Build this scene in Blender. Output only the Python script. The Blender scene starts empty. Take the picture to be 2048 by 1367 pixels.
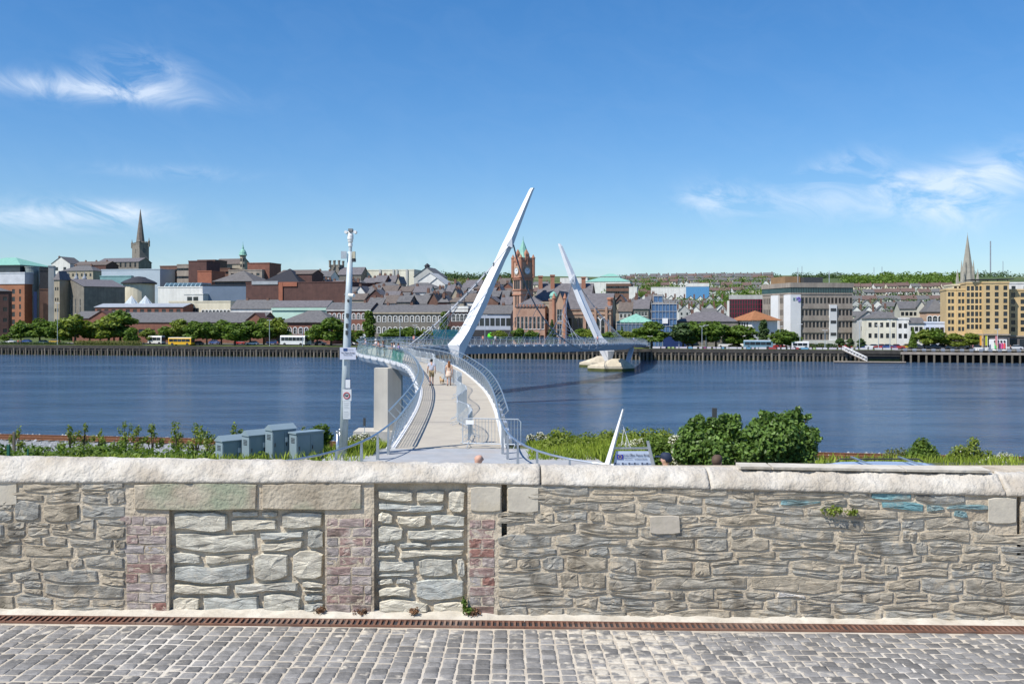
import bpy, math, random
import numpy as np
from mathutils import Vector, Matrix
R = math.radians
# ------------------------------------------------------------------ camera, sky, sun, exposure
H, HY, F = 12.7, 636.0, 2000.0          # camera height over the river, horizon row, focal length (px of 2048)
scn = bpy.context.scene
cam = bpy.data.cameras.new('camera'); cam_o = bpy.data.objects.new('camera', cam)
scn.collection.objects.link(cam_o); scn.camera = cam_o
cam.sensor_width = 36; cam.lens = 36*F/2048; cam.shift_y = -(683.5-HY)/2048
cam.clip_start = .1; cam.clip_end = 30000
cam_o.location = (0, 0, H); cam_o.rotation_euler = (R(90), 0, 0)
SUN_EL, SUN_AZ = R(52), R(232)          # azimuth clockwise from +Y
sdir = Vector((math.sin(SUN_AZ)*math.cos(SUN_EL), math.cos(SUN_AZ)*math.cos(SUN_EL), math.sin(SUN_EL)))
sl = bpy.data.lights.new('sun', 'SUN'); sl.energy = 5.0; sl.angle = R(.5); sl.color = (1, .955, .88)
so = bpy.data.objects.new('sun', sl); scn.collection.objects.link(so)
so.rotation_euler = sdir.to_track_quat('Z', 'Y').to_euler()
vs = scn.view_settings; vs.view_transform = 'Standard'; vs.look = 'None'; vs.exposure = 0.22; vs.gamma = 1
w = bpy.data.worlds.new('World'); scn.world = w; w.use_nodes = True
nt = w.node_tree; N = nt.nodes; LK = nt.links; N.clear()
def wn(t, **k):
    n = N.new(t)
    for a, b in k.items(): setattr(n, a, b)
    return n
def wm(op, a, b=None, c=None):
    n = wn('ShaderNodeMath', operation=op)
    for i, v in enumerate((a, b, c)):
        if v is None: continue
        if isinstance(v, (int, float)): n.inputs[i].default_value = v
        else: LK.new(v, n.inputs[i])
    return n.outputs[0]
sky = wn('ShaderNodeTexSky', sky_type='NISHITA'); sky.sun_disc = False
sky.sun_elevation = SUN_EL; sky.sun_rotation = SUN_AZ; sky.air_density = 1.0; sky.dust_density = .25; sky.ozone_density = 3.2; sky.altitude = 0
tc = wn('ShaderNodeTexCoord'); sx = wn('ShaderNodeSeparateXYZ'); LK.new(tc.outputs['Generated'], sx.inputs[0])
az = wm('ARCTAN2', sx.outputs[0], sx.outputs[1]); el = wm('ARCSINE', sx.outputs[2])
cx = wn('ShaderNodeCombineXYZ')
LK.new(wm('MULTIPLY', wm('ADD', az, wm('MULTIPLY', el, .8)), 17), cx.inputs[0]); LK.new(wm('MULTIPLY', wm('SUBTRACT', el, wm('MULTIPLY', az, .05)), 28), cx.inputs[1])
n1 = wn('ShaderNodeTexNoise'); n1.inputs['Scale'].default_value = 1.0; n1.inputs['Detail'].default_value = 9; n1.inputs['Roughness'].default_value = .62; n1.inputs['Distortion'].default_value = .9
LK.new(cx.outputs[0], n1.inputs['Vector'])
# wisps of cirrus, each at its own direction in the sky (azimuth, elevation, spans, amount)
wisps = [(-.40, .208, .085, .010, 1.0), (-.355, .224, .04, .016, .75), (-.43, .092, .09, .012, .8), (-.385, .100, .035, .008, .8), (.20, .117, .03, .014, .7), (.29, .112, .07, .016, .45),
         (.335, .148, .022, .010, .7), (.41, .105, .05, .022, .9), (.30, .138, .02, .010, .6), (.375, .125, .035, .012, .6), (.445, .128, .03, .014, .5), (-.1, .05, .3, .012, .22), (-.33, .137, .06, .006, .35), (.46, .13, .04, .02, .5)]
tot = None
for a0, e0, sa, se, amt in wisps:
    qa = wm('POWER', wm('DIVIDE', wm('SUBTRACT', az, a0), sa), 2); qe = wm('POWER', wm('DIVIDE', wm('SUBTRACT', el, e0), se), 2)
    g = wm('MULTIPLY', wm('EXPONENT', wm('MULTIPLY', wm('ADD', qa, qe), -1)), amt)
    tot = g if tot is None else wm('ADD', tot, g)
tot = wm('ADD', tot, .02)
rmp = wn('ShaderNodeMapRange'); rmp.inputs['From Min'].default_value = .40; rmp.inputs['From Max'].default_value = .80
LK.new(n1.outputs[0], rmp.inputs['Value'])
mask = wm('MINIMUM', wm('MULTIPLY', wm('MULTIPLY', rmp.outputs[0], tot), 1.15), .62)
mix = wn('ShaderNodeMixRGB'); LK.new(mask, mix.inputs[0]); hsv = wn('ShaderNodeHueSaturation'); hsv.inputs['Saturation'].default_value = 1.33; tn = wn('ShaderNodeMixRGB', blend_type='MULTIPLY'); tn.inputs[0].default_value = 1; tn.inputs[2].default_value = (.92, 1.07, 1.30, 1)
LK.new(sky.outputs[0], hsv.inputs['Color']); LK.new(hsv.outputs[0], tn.inputs[1]); gm = wn('ShaderNodeGamma'); gm.inputs[1].default_value = .88; LK.new(tn.outputs[0], gm.inputs[0]); LK.new(gm.outputs[0], mix.inputs[1]); mix.inputs[2].default_value = (7.2, 7.8, 8.6, 1)
bg = wn('ShaderNodeBackground'); bg.inputs['Strength'].default_value = .115
LK.new(mix.outputs[0], bg.inputs[0]); wo = wn('ShaderNodeOutputWorld'); LK.new(bg.outputs[0], wo.inputs[0])
scn.cycles.max_bounces = 6; scn.cycles.diffuse_bounces = 3; scn.cycles.glossy_bounces = 3; scn.cycles.transparent_max_bounces = 12; scn.cycles.transmission_bounces = 4
# ------------------------------------------------------------------ helpers
rnd = random.Random(7)
COL = scn.collection
def P(px, py, d): return Vector(((px-1024)/F*d, d, H-(py-HY)/F*d))
def zy(py, d): return H-(py-HY)/F*d
def D(px, k): return (312+k)/(1+.000105*(px-1024))      # distance of a line k metres behind the far quay edge
QA = -math.atan(.21)                                     # direction of the far quay
def smooth(a, b, x):
    t = np.clip((x-a)/(b-a), 0, 1); return t*t*(3-2*t)
def inv(par): return Matrix.Translation(-par.location)
def put(o, par):
    o.parent = par; o.matrix_parent_inverse = inv(par)
    return o
def tag(o, label=None, cat=None, group=None, kind=None):
    for k, v in (('label', label), ('category', cat), ('group', group), ('kind', kind)):
        if v: o[k] = v
    return o
def thing(name, label, cat, loc=(0, 0, 0), group=None, rz=0):
    o = bpy.data.objects.new(name, None); o.empty_display_size = .3; COL.objects.link(o); o.location = loc; o.rotation_euler = (0, 0, rz)
    return tag(o, label, cat, group)
def mk(name, me, mats=None, par=None, loc=None, rz=0):
    o = bpy.data.objects.new(name, me); COL.objects.link(o)
    if mats is not None and len(me.materials) == 0:
        for m in (mats if isinstance(mats, (list, tuple)) else [mats]): me.materials.append(m)
    if loc is not None: o.location = loc
    if rz: o.rotation_euler = (0, 0, rz)
    if par is not None: put(o, par)
    return o
def copy_tree(o, par=None):
    c = o.copy(); COL.objects.link(c)
    if par is not None: c.parent = par
    for ch in list(o.children): copy_tree(ch, c)
    return c
class MB:
    def __init__(s): s.v = []; s.f = []; s.m = []; s.t = []
    def add(s, v, f, m=0, t=None):
        b = len(s.v); s.v += [tuple(q) for q in v]; s.f += [tuple(i+b for i in q) for q in f]; s.m += [m]*len(f)
        if t is not None: s.t += [t]*len(f)
        return s
    def hexa(s, p, m=0): return s.add(p, [(3, 2, 1, 0), (4, 5, 6, 7), (0, 1, 5, 4), (1, 2, 6, 5), (2, 3, 7, 6), (3, 0, 4, 7)], m)
    def box(s, x0, x1, y0, y1, z0, z1, m=0):
        return s.hexa([(x0, y0, z0), (x1, y0, z0), (x1, y1, z0), (x0, y1, z0), (x0, y0, z1), (x1, y0, z1), (x1, y1, z1), (x0, y1, z1)], m)
    def beam(s, p, q, w, h, m=0, up=(0, 0, 1)):
        p, q = Vector(p), Vector(q); d = (q-p).normalized(); u = Vector(up)
        if abs(d.dot(u)) > .98: u = Vector((0, 1, 0))
        a = d.cross(u).normalized()*w/2; b = a.cross(d).normalized()*h/2
        return s.hexa([p-a-b, p+a-b, p+a+b, p-a+b, q-a-b, q+a-b, q+a+b, q-a+b], m)
    def tube(s, pts, r, n=6, m=0, cap=True, up=(0, 0, 1)):
        pts = [Vector(p) for p in pts]; k = len(pts); rings = []
        for i, p in enumerate(pts):
            d = (pts[min(i+1, k-1)]-pts[max(i-1, 0)]).normalized(); u = Vector(up)
            if abs(d.dot(u)) > .95: u = Vector((1, 0, 0))
            a = d.cross(u).normalized(); b = a.cross(d); rr = r[i] if isinstance(r, (list, tuple)) else r
            rings.append([p+(a*math.cos(t)+b*math.sin(t))*rr for t in [2*math.pi*j/n for j in range(n)]])
        return s.loft(rings, m, cap)
    def loft(s, rings, m=0, cap=True):
        n = len(rings[0]); v = [q for r in rings for q in r]; f = []
        for i in range(len(rings)-1):
            for j in range(n): f.append((i*n+j, i*n+(j+1) % n, (i+1)*n+(j+1) % n, (i+1)*n+j))
        if cap: f.append(tuple(range(n-1, -1, -1))); f.append(tuple((len(rings)-1)*n+j for j in range(n)))
        return s.add(v, f, m)
    def lathe(s, c, prof, n=12, m=0):
        return s.loft([[(c[0]+r*math.cos(2*math.pi*j/n), c[1]+r*math.sin(2*math.pi*j/n), c[2]+z) for j in range(n)] for r, z in prof], m)
    def prism(s, poly, z0, z1, m=0): return s.loft([[(x, y, z0) for x, y in poly], [(x, y, z1) for x, y in poly]], m)
    def quad(s, a, b, c, d, m=0): return s.add([a, b, c, d], [(0, 1, 2, 3)], m)
    def mesh(s, name='m', smoothf=False):
        me = bpy.data.meshes.new(name); me.from_pydata(s.v, [], s.f); me.update()
        if any(s.m): me.polygons.foreach_set('material_index', s.m)
        if s.t and len(s.t) == len(s.f):
            a = me.attributes.new('tint', 'FLOAT', 'FACE'); a.data.foreach_set('value', s.t)
        if smoothf: me.polygons.foreach_set('use_smooth', [True]*len(s.f))
        return me
    def build(s, name, mats, par=None, loc=None, rz=0, smoothf=False): return mk(name, s.mesh(name, smoothf), mats, par, loc, rz)
def npmesh(name, v, f):
    me = bpy.data.meshes.new(name); n, k = f.shape
    me.vertices.add(len(v)); me.vertices.foreach_set('co', v.astype(np.float32).ravel())
    me.loops.add(n*k); me.loops.foreach_set('vertex_index', f.astype(np.int32).ravel())
    me.polygons.add(n); me.polygons.foreach_set('loop_start', np.arange(0, n*k, k, dtype=np.int32)); me.update(calc_edges=True); return me
# ------------------------------------------------------------------ materials (all procedural, world-space noise)
MATS = {}
def M(name, c, c2=None, s=2.0, rough=.8, bump=0, bs=None, metal=0, spec=.3, rv=0, isl=0, trans=0, stretch=None, c3=None, s3=.2, a3=.5, coat=0, bd=.02, sub=None, streak=0):
    if name in MATS: return MATS[name]
    m = bpy.data.materials.new(name); m.use_nodes = True; t = m.node_tree; n = t.nodes; l = t.links
    b = n['Principled BSDF']; b.inputs['Roughness'].default_value = rough; b.inputs['Metallic'].default_value = metal; b.inputs['Specular IOR Level'].default_value = spec
    if coat: b.inputs['Coat Weight'].default_value = coat
    g = n.new('ShaderNodeNewGeometry'); pos = g.outputs['Position']
    if stretch:
        mp = n.new('ShaderNodeMapping'); mp.inputs['Scale'].default_value = stretch; l.new(pos, mp.inputs[0]); pos = mp.outputs[0]
    c2 = c2 or tuple(x*.78 for x in c)
    nz = n.new('ShaderNodeTexNoise'); nz.inputs['Scale'].default_value = s; nz.inputs['Detail'].default_value = 7; nz.inputs['Roughness'].default_value = .65; l.new(pos, nz.inputs['Vector'])
    cr = n.new('ShaderNodeValToRGB'); cr.color_ramp.elements[0].position = .34; cr.color_ramp.elements[1].position = .66
    cr.color_ramp.elements[0].color = (*c2, 1); cr.color_ramp.elements[1].color = (*c, 1); l.new(nz.outputs[0], cr.inputs[0]); out = cr.outputs[0]
    if c3:
        n3 = n.new('ShaderNodeTexNoise'); n3.inputs['Scale'].default_value = s3; n3.inputs['Detail'].default_value = 5; l.new(pos, n3.inputs['Vector'])
        r3 = n.new('ShaderNodeMapRange'); r3.inputs['From Min'].default_value = .5; r3.inputs['From Max'].default_value = .68; r3.inputs['To Max'].default_value = a3; l.new(n3.outputs[0], r3.inputs['Value'])
        x = n.new('ShaderNodeMixRGB'); l.new(r3.outputs[0], x.inputs[0]); l.new(out, x.inputs[1]); x.inputs[2].default_value = (*c3, 1); out = x.outputs[0]
    if streak:
        mp = n.new('ShaderNodeMapping'); mp.inputs['Scale'].default_value = (.9, .9, .06); l.new(g.outputs['Position'], mp.inputs[0])
        n4 = n.new('ShaderNodeTexNoise'); n4.inputs['Scale'].default_value = 1.2; n4.inputs['Detail'].default_value = 4; l.new(mp.outputs[0], n4.inputs['Vector'])
        r4 = n.new('ShaderNodeMapRange'); r4.inputs['From Min'].default_value = .35; r4.inputs['From Max'].default_value = .75; r4.inputs['To Min'].default_value = 1; r4.inputs['To Max'].default_value = 1-streak; l.new(n4.outputs[0], r4.inputs['Value'])
        x = n.new('ShaderNodeMixRGB'); x.blend_type = 'MULTIPLY'; x.inputs[0].default_value = 1; l.new(out, x.inputs[1]); l.new(r4.outputs[0], x.inputs[2]); out = x.outputs[0]
    if rv or isl:
        hs = n.new('ShaderNodeHueSaturation'); mr = n.new('ShaderNodeMapRange'); a = rv or isl; mr.inputs['To Min'].default_value = 1-a; mr.inputs['To Max'].default_value = 1+a
        if isl: l.new(g.outputs['Random Per Island'], mr.inputs['Value'])
        else:
            oi = n.new('ShaderNodeObjectInfo'); l.new(oi.outputs['Random'], mr.inputs['Value'])
        l.new(mr.outputs[0], hs.inputs['Value']); l.new(out, hs.inputs['Color']); out = hs.outputs[0]
    l.new(out, b.inputs['Base Color'])
    if bump:
        nb = n.new('ShaderNodeTexNoise'); nb.inputs['Scale'].default_value = bs or s*3; nb.inputs['Detail'].default_value = 8; l.new(pos, nb.inputs['Vector'])
        bp = n.new('ShaderNodeBump'); bp.inputs['Strength'].default_value = bump; bp.inputs['Distance'].default_value = bd; l.new(nb.outputs[0], bp.inputs['Height']); l.new(bp.outputs[0], b.inputs['Normal'])
    if trans:
        tl = n.new('ShaderNodeBsdfTranslucent'); ms = n.new('ShaderNodeMixShader'); ms.inputs[0].default_value = trans
        tint = n.new('ShaderNodeMixRGB'); tint.blend_type = 'MULTIPLY'; tint.inputs[0].default_value = 1; tint.inputs[2].default_value = (1.5, 1.6, .7, 1); l.new(out, tint.inputs[1]); l.new(tint.outputs[0], tl.inputs[0])
        l.new(b.outputs[0], ms.inputs[1]); l.new(tl.outputs[0], ms.inputs[2]); l.new(ms.outputs[0], n['Material Output'].inputs[0])
    MATS[name] = m; return m
def flat(c, rough=.6, **k): return M('paint_%d_%d_%d_%d' % (c[0]*255, c[1]*255, c[2]*255, rough*100), c, tuple(x*.9 for x in c), s=1.5, rough=rough, **k)
def glass_mat(name, tint, fac):
    m = bpy.data.materials.new(name); m.use_nodes = True; n = m.node_tree.nodes; l = m.node_tree.links; b = n['Principled BSDF']
    b.inputs['Base Color'].default_value = (*tint, 1); b.inputs['Roughness'].default_value = .05
    tr = n.new('ShaderNodeBsdfTransparent'); tr.inputs[0].default_value = (*[min(1, x*.5+.6) for x in tint], 1); ms = n.new('ShaderNodeMixShader'); ms.inputs[0].default_value = fac
    l.new(tr.outputs[0], ms.inputs[1]); l.new(b.outputs[0], ms.inputs[2]); l.new(ms.outputs[0], n['Material Output'].inputs[0]); return m
GLASS = M('window_glass', (.03, .04, .05), (.015, .02, .025), s=.3, rough=.12, spec=.6, rv=.5)
TEAL = glass_mat('teal_glass', (.05, .38, .42), .6)
PALEG = glass_mat('pale_glass', (.45, .6, .58), .2)
WHITE = M('white_paint', (.78, .78, .77), (.70, .70, .69), s=.3, rough=.5)
MASTW = M('mast_paint', (.84, .84, .84), (.76, .76, .755), s=.25, rough=.4, spec=.4, streak=.10)
STEEL = M('stainless_steel', (.60, .63, .64), (.48, .50, .52), s=3, rough=.32, metal=.85)
GALV = M('galvanised_steel', (.55, .59, .62), (.44, .48, .51), s=4, rough=.45, metal=.35)
SLATE = M('slate_roof', (.165, .16, .16), (.11, .108, .11), s=1.2, rough=.7, bump=.4, bs=3, streak=.25, c3=(.16, .15, .14), s3=.12, a3=.4)
SLATE2 = M('purple_slate', (.18, .168, .175), (.125, .117, .123), s=1.0, rough=.7, bump=.4, bs=3, streak=.2)
BROWNR = M('brown_roof', (.17, .14, .12), (.115, .095, .085), s=1, rough=.8, streak=.2)
FELT = M('roof_felt', (.16, .155, .15), (.10, .10, .10), s=.3, rough=.9)
COPPER = M('copper_green', (.27, .52, .42), (.20, .42, .35), s=.8, rough=.6, streak=.2)
BRICK = M('red_brick', (.26, .115, .08), (.19, .088, .064), s=.6, rough=.85, bump=.2, streak=.15)
BRICKD = M('dark_brick', (.13, .068, .058), (.095, .052, .046), s=.5, rough=.85, streak=.15)
BRICKB = M('brown_brick', (.20, .115, .085), (.15, .085, .065), s=.5, rough=.85, streak=.15)
BRICKO = M('orange_brick', (.36, .14, .085), (.29, .11, .07), s=.4, rough=.85)
SANDST = M('red_sandstone', (.50, .315, .23), (.40, .235, .165), s=.5, rough=.85, bump=.25, bs=2, streak=.25, c3=(.5, .33, .22), s3=.25, a3=.5)
STONEG = M('grey_stone', (.24, .22, .185), (.17, .155, .135), s=.5, rough=.85, streak=.25, bump=.2)
STONEC = M('cream_stone', (.46, .40, .30), (.36, .31, .235), s=.4, rough=.85, streak=.25)
CREAM = M('cream_render', (.72, .66, .50), (.63, .57, .43), s=.25, rough=.85, streak=.15)
RENDW = M('white_render', (.76, .75, .71), (.66, .65, .61), s=.25, rough=.85, streak=.18)
RENDG = M('grey_render', (.50, .50, .48), (.42, .42, .40), s=.25, rough=.85, streak=.2)
YELLOW = M('yellow_brick', (.64, .47, .245), (.57, .41, .205), s=.3, rough=.85, streak=.1)
CONC = M('concrete_brown', (.38, .33, .275), (.30, .255, .215), s=.4, rough=.85, streak=.25)
CONCP = M('pale_concrete', (.56, .525, .455), (.47, .44, .385), s=.35, rough=.85, streak=.18, bump=.15, bs=2)
MINT = M('mint_paint', (.50, .68, .58), (.42, .60, .50), s=.3, rough=.7)
BLUEG = M('blue_grey_metal', (.20, .25, .32), (.17, .215, .28), s=.2, rough=.45, spec=.4)
TERRA = M('terracotta_tiles', (.38, .17, .075), (.28, .12, .055), s=1, rough=.8, streak=.15)
DARK = M('dark_grey', (.05, .05, .055), (.035, .035, .04), s=1, rough=.6)
DARKP = M('dark_metal', (.08, .085, .09), None, s=2, rough=.5, metal=.3)
ASPH = M('asphalt', (.065, .063, .06), (.045, .044, .043), s=2, rough=.9)
LEAF = M('leaf_green', (.135, .20, .034), (.085, .145, .022), s=.35, rough=.55, spec=.25, isl=.35, trans=.28)
LEAFN = M('leaf_sycamore', (.145, .23, .05), (.085, .15, .03), s=1.6, rough=.45, spec=.35, isl=.4, trans=.25)
LEAFY = M('leaf_yellow_green', (.20, .245, .04), (.14, .185, .028), s=.35, rough=.55, isl=.35, trans=.3)
LEAFD = M('leaf_dark', (.075, .12, .036), (.048, .085, .026), s=.35, rough=.6, isl=.35, trans=.15)
LEAFO = M('leaf_olive', (.19, .20, .06), (.13, .15, .045), s=.8, rough=.6, isl=.35, trans=.25)
BLOSS = M('hawthorn_blossom', (.78, .76, .66), (.66, .65, .52), s=4, rough=.7, isl=.15, trans=.2)
GRASSB = M('grass_blade', (.30, .36, .05), (.21, .275, .036), s=.8, rough=.6, isl=.4, trans=.3)
BARK = M('bark', (.10, .08, .06), (.06, .05, .04), s=6, rough=.9)
WOODP = M('weathered_timber', (.22, .19, .15), (.13, .11, .085), s=3, rough=.9, streak=.3)
def leaf_arrays(blobs, n, size, g, shell=.55, up=.35, asp=.62):
    wt = np.array([(b[1][0]*b[1][1]*b[1][2])**.667 for b in blobs]); idx = g.choice(len(blobs), n, p=wt/wt.sum())
    c = np.array([b[0] for b in blobs])[idx]; r = np.array([b[1] for b in blobs])[idx]
    d = g.normal(size=(n, 3)); d /= np.linalg.norm(d, axis=1)[:, None]
    rad = shell+(1.06-shell)*g.random(n)**.7; p = c+d*r*rad[:, None]
    nr = d*.7+g.normal(size=(n, 3))*.55+np.array([0, 0, up]); nr /= np.linalg.norm(nr, axis=1)[:, None]
    t = np.cross(nr, g.normal(size=(n, 3))); t /= np.linalg.norm(t, axis=1)[:, None]; b = np.cross(nr, t)
    s = (size*(.6+.8*g.random(n)))[:, None]
    v = np.stack([p-t*s, p+b*s*asp-nr*s*.12, p+t*s, p-b*s*asp-nr*s*.12], 1).reshape(-1, 3)
    return v, np.arange(4*n).reshape(-1, 4)
def leaf_mesh(name, blobs, n, size, seed, **k):
    v, f = leaf_arrays(blobs, n, size, np.random.default_rng(seed), **k); return npmesh(name, v, f)
def blade_mesh(name, pts, h, seed, wd=.02, lean=.35):
    g = np.random.default_rng(seed); n = len(pts); hh = h*(.5+.8*g.random(n)); a = g.random(n)*6.283; dx = np.stack([np.cos(a), np.sin(a), a*0], 1)*(wd*(.6+.8*g.random(n)))[:, None]
    tip = pts+np.stack([g.normal(size=n)*lean*hh, g.normal(size=n)*lean*hh, hh], 1); mid = pts+(tip-pts)*.5+np.array([0, 0, 1])*(hh*.08)[:, None]
    v = np.stack([pts-dx, pts+dx, mid+dx*.8, tip, mid-dx*.8], 1).reshape(-1, 3); return npmesh(name, v, np.arange(5*n).reshape(-1, 5))
ORD = 'first second third fourth fifth sixth seventh eighth ninth tenth eleventh twelfth thirteenth fourteenth fifteenth sixteenth seventeenth eighteenth nineteenth twentieth'.split()
def ordw(i):
    if i < 20: return ORD[i]
    tens = ['', '', 'twenty', 'thirty', 'forty', 'fifty', 'sixty', 'seventy', 'eighty', 'ninety'][(i+1)//10]
    return (tens[:-1]+'ieth' if (i+1) % 10 == 0 else tens+'-'+ORD[(i+1) % 10-1])
# ------------------------------------------------------------------ ground, river, railway
def near_z(x, y):
    ys = 84-.176*x; t = ys-y; crest = 34+4.5*np.exp(-((x-.5)/6.5)**4)
    bank = 7.8-(7.8-2.3)*np.clip((y-crest)/np.maximum(ys-14-crest, 4), 0, 1)
    shore = 2.3*smooth(-1, 4, t)-1.6*smooth(1, -6, t)
    return np.where(t > 6, np.minimum(bank, 7.8), shore)
def grid_obj(name, xs, ys, fz, mat):
    X, Y = np.meshgrid(xs, ys); Z = fz(X, Y); v = np.stack([X, Y, Z], -1).reshape(-1, 3); nx, ny = len(xs), len(ys)
    i = (np.arange(ny-1)[:, None]*nx+np.arange(nx-1)[None]).ravel(); f = np.stack([i, i+1, i+nx+1, i+nx], 1)
    o = mk(name, npmesh(name, v, f), mat); o.data.polygons.foreach_set('use_smooth', [True]*len(f)); return tag(o, kind='structure')
GROUND = M('bank_soil', (.12, .14, .045), (.09, .10, .04), s=.5, rough=.95, c3=(.17, .14, .09), s3=.3, a3=.7)
grid_obj('river_bank', np.concatenate([np.linspace(-600, -130, 16), np.linspace(-120, 120, 161), np.linspace(130, 600, 16)]), np.linspace(8.6, 120, 140), lambda x, y: near_z(x, y)+.05*np.sin(x*1.7)*np.sin(y*1.3), GROUND)
def far_z(x, y):
    k = y-312+.21*x
    r = np.interp(k, [-5, 150, 400, 700, 1200, 1700, 2200, 3700, 5000, 9000], [3.4, 3.4, 9, 26, 58, 88, 98, 172, 186, 150])
    hump = 24*np.exp(-((x+230)/230)**2)*smooth(60, 330, k)*(1-smooth(900, 1400, k))
    roll = smooth(2600, 3600, k)*(13*np.sin(x*.0021+.6)+8*np.sin(x*.0047+2)-6)
    return r+hump+roll
FIELD = M('far_land', (.085, .115, .03), (.06, .09, .026), s=.006, rough=.95, c3=(.19, .19, .085), s3=.0035, a3=.9)
xs = np.concatenate([np.linspace(-6000, -700, 54), np.linspace(-680, 900, 160), np.linspace(920, 6000, 50)])
kk = np.concatenate([np.linspace(0, 600, 50), np.linspace(620, 5200, 130), np.linspace(5300, 9000, 12)])
KX, XX = np.meshgrid(kk, xs, indexing='ij'); YY = KX+312-.21*XX; ZZ = far_z(XX, YY)
i = (np.arange(len(kk)-1)[:, None]*len(xs)+np.arange(len(xs)-1)[None]).ravel(); f = np.stack([i, i+1, i+len(xs)+1, i+len(xs)], 1)
fl = mk('city_ground', npmesh('city_ground', np.stack([XX, YY, ZZ], -1).reshape(-1, 3), f), FIELD); fl.data.polygons.foreach_set('use_smooth', [True]*len(f)); tag(fl, kind='structure')
ue = Vector((math.cos(QA), math.sin(QA), 0)); vn = Vector((-math.sin(QA), math.cos(QA), 0))
Q0 = Vector((0, 312, 0))
def Qp(px, k, z=3.4):
    d = D(px, k); return Vector(((px-1024)/F*d, d, z))
def strip(name, px0, px1, k0, k1, z, mat, kind='structure'):
    b = MB(); a = [Qp(px0, k0, z), Qp(px1, k0, z), Qp(px1, k1, z), Qp(px0, k1, z)]; b.quad(*a); return tag(b.build(name, mat), kind=kind)
QGRASS = M('quay_grass', (.13, .165, .04), (.09, .125, .03), s=.3, rough=.95)
PAVE = M('quay_paving', (.27, .25, .225), (.21, .195, .175), s=.5, rough=.9)
strip('quay_lawn', -250, 1790, 1.2, 12, 3.42, QGRASS); strip('road', -300, 2400, 12, 28, 3.424, ASPH); strip('promenade', 1790, 2400, 1.2, 12, 3.42, PAVE); strip('pavement', -300, 2400, 28, 34, 3.43, PAVE)
# river: one sheet of rippled water
wm_ = bpy.data.materials.new('river_water'); wm_.use_nodes = True; n = wm_.node_tree.nodes; l = wm_.node_tree.links; b = n['Principled BSDF']
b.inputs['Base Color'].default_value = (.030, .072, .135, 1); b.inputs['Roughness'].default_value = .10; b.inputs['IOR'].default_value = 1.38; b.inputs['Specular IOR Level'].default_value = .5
g = n.new('ShaderNodeNewGeometry'); hts = None
for sc, st, wgt in (((.35, 1.1, 1), 1.0, 1.0), ((.9, 2.6, 1), 1.0, .35), ((.05, .16, 1), 1.0, 1.3), ((.012, .05, 1), 1.0, 2.4)):
    mp = n.new('ShaderNodeMapping'); mp.inputs['Scale'].default_value = sc; mp.inputs['Rotation'].default_value = (0, 0, .2); l.new(g.outputs['Position'], mp.inputs[0])
    z = n.new('ShaderNodeTexNoise'); z.inputs['Scale'].default_value = st; z.inputs['Detail'].default_value = 5; z.inputs['Roughness'].default_value = .55; l.new(mp.outputs[0], z.inputs['Vector'])
    k = n.new('ShaderNodeMath'); k.operation = 'MULTIPLY'; k.inputs[1].default_value = wgt; l.new(z.outputs[0], k.inputs[0])
    if hts is None: hts = k.outputs[0]
    else:
        a = n.new('ShaderNodeMath'); a.operation = 'ADD'; l.new(hts, a.inputs[0]); l.new(k.outputs[0], a.inputs[1]); hts = a.outputs[0]
mp = n.new('ShaderNodeMapping'); mp.inputs['Scale'].default_value = (.010, .035, 1); l.new(g.outputs['Position'], mp.inputs[0])
z = n.new('ShaderNodeTexNoise'); z.inputs['Scale'].default_value = 1; z.inputs['Detail'].default_value = 4; l.new(mp.outputs[0], z.inputs['Vector'])
mr = n.new('ShaderNodeMapRange'); mr.inputs['From Min'].default_value = .35; mr.inputs['From Max'].default_value = .65; mr.inputs['To Min'].default_value = .6; mr.inputs['To Max'].default_value = 1.0; l.new(z.outputs[0], mr.inputs['Value'])
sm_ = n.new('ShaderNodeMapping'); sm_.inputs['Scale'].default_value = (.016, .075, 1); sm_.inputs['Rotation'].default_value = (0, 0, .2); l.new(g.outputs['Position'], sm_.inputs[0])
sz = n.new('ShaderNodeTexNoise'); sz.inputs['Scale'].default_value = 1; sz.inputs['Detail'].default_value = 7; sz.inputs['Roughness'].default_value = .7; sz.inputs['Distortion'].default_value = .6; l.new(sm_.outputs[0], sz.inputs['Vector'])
sr = n.new('ShaderNodeValToRGB'); sr.color_ramp.elements[0].position = .36; sr.color_ramp.elements[0].color = (.032, .078, .150, 1); sr.color_ramp.elements[1].position = .68; sr.color_ramp.elements[1].color = (.075, .112, .165, 1); e3 = sr.color_ramp.elements.new(.80); e3.color = (.115, .098, .105, 1); l.new(sz.outputs[0], sr.inputs[0]); l.new(sr.outputs[0], b.inputs['Base Color'])  # blue of the reflected sky is put into the water's base colour
rr_ = n.new('ShaderNodeMapRange'); rr_.inputs['From Min'].default_value = .35; rr_.inputs['From Max'].default_value = .7; rr_.inputs['To Min'].default_value = .05; rr_.inputs['To Max'].default_value = .24; l.new(sz.outputs[0], rr_.inputs['Value']); l.new(rr_.outputs[0], b.inputs['Roughness'])
bp = n.new('ShaderNodeBump'); bp.inputs['Distance'].default_value = .45; l.new(mr.outputs[0], bp.inputs['Strength']); l.new(hts, bp.inputs['Height']); l.new(bp.outputs[0], b.inputs['Normal'])
wb = MB(); wb.quad((-1500, 60, 0), (1500, 60, 0), (1500, 700, 0), (-1500, 700, 0)); tag(wb.build('river', wm_), kind='structure')
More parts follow.
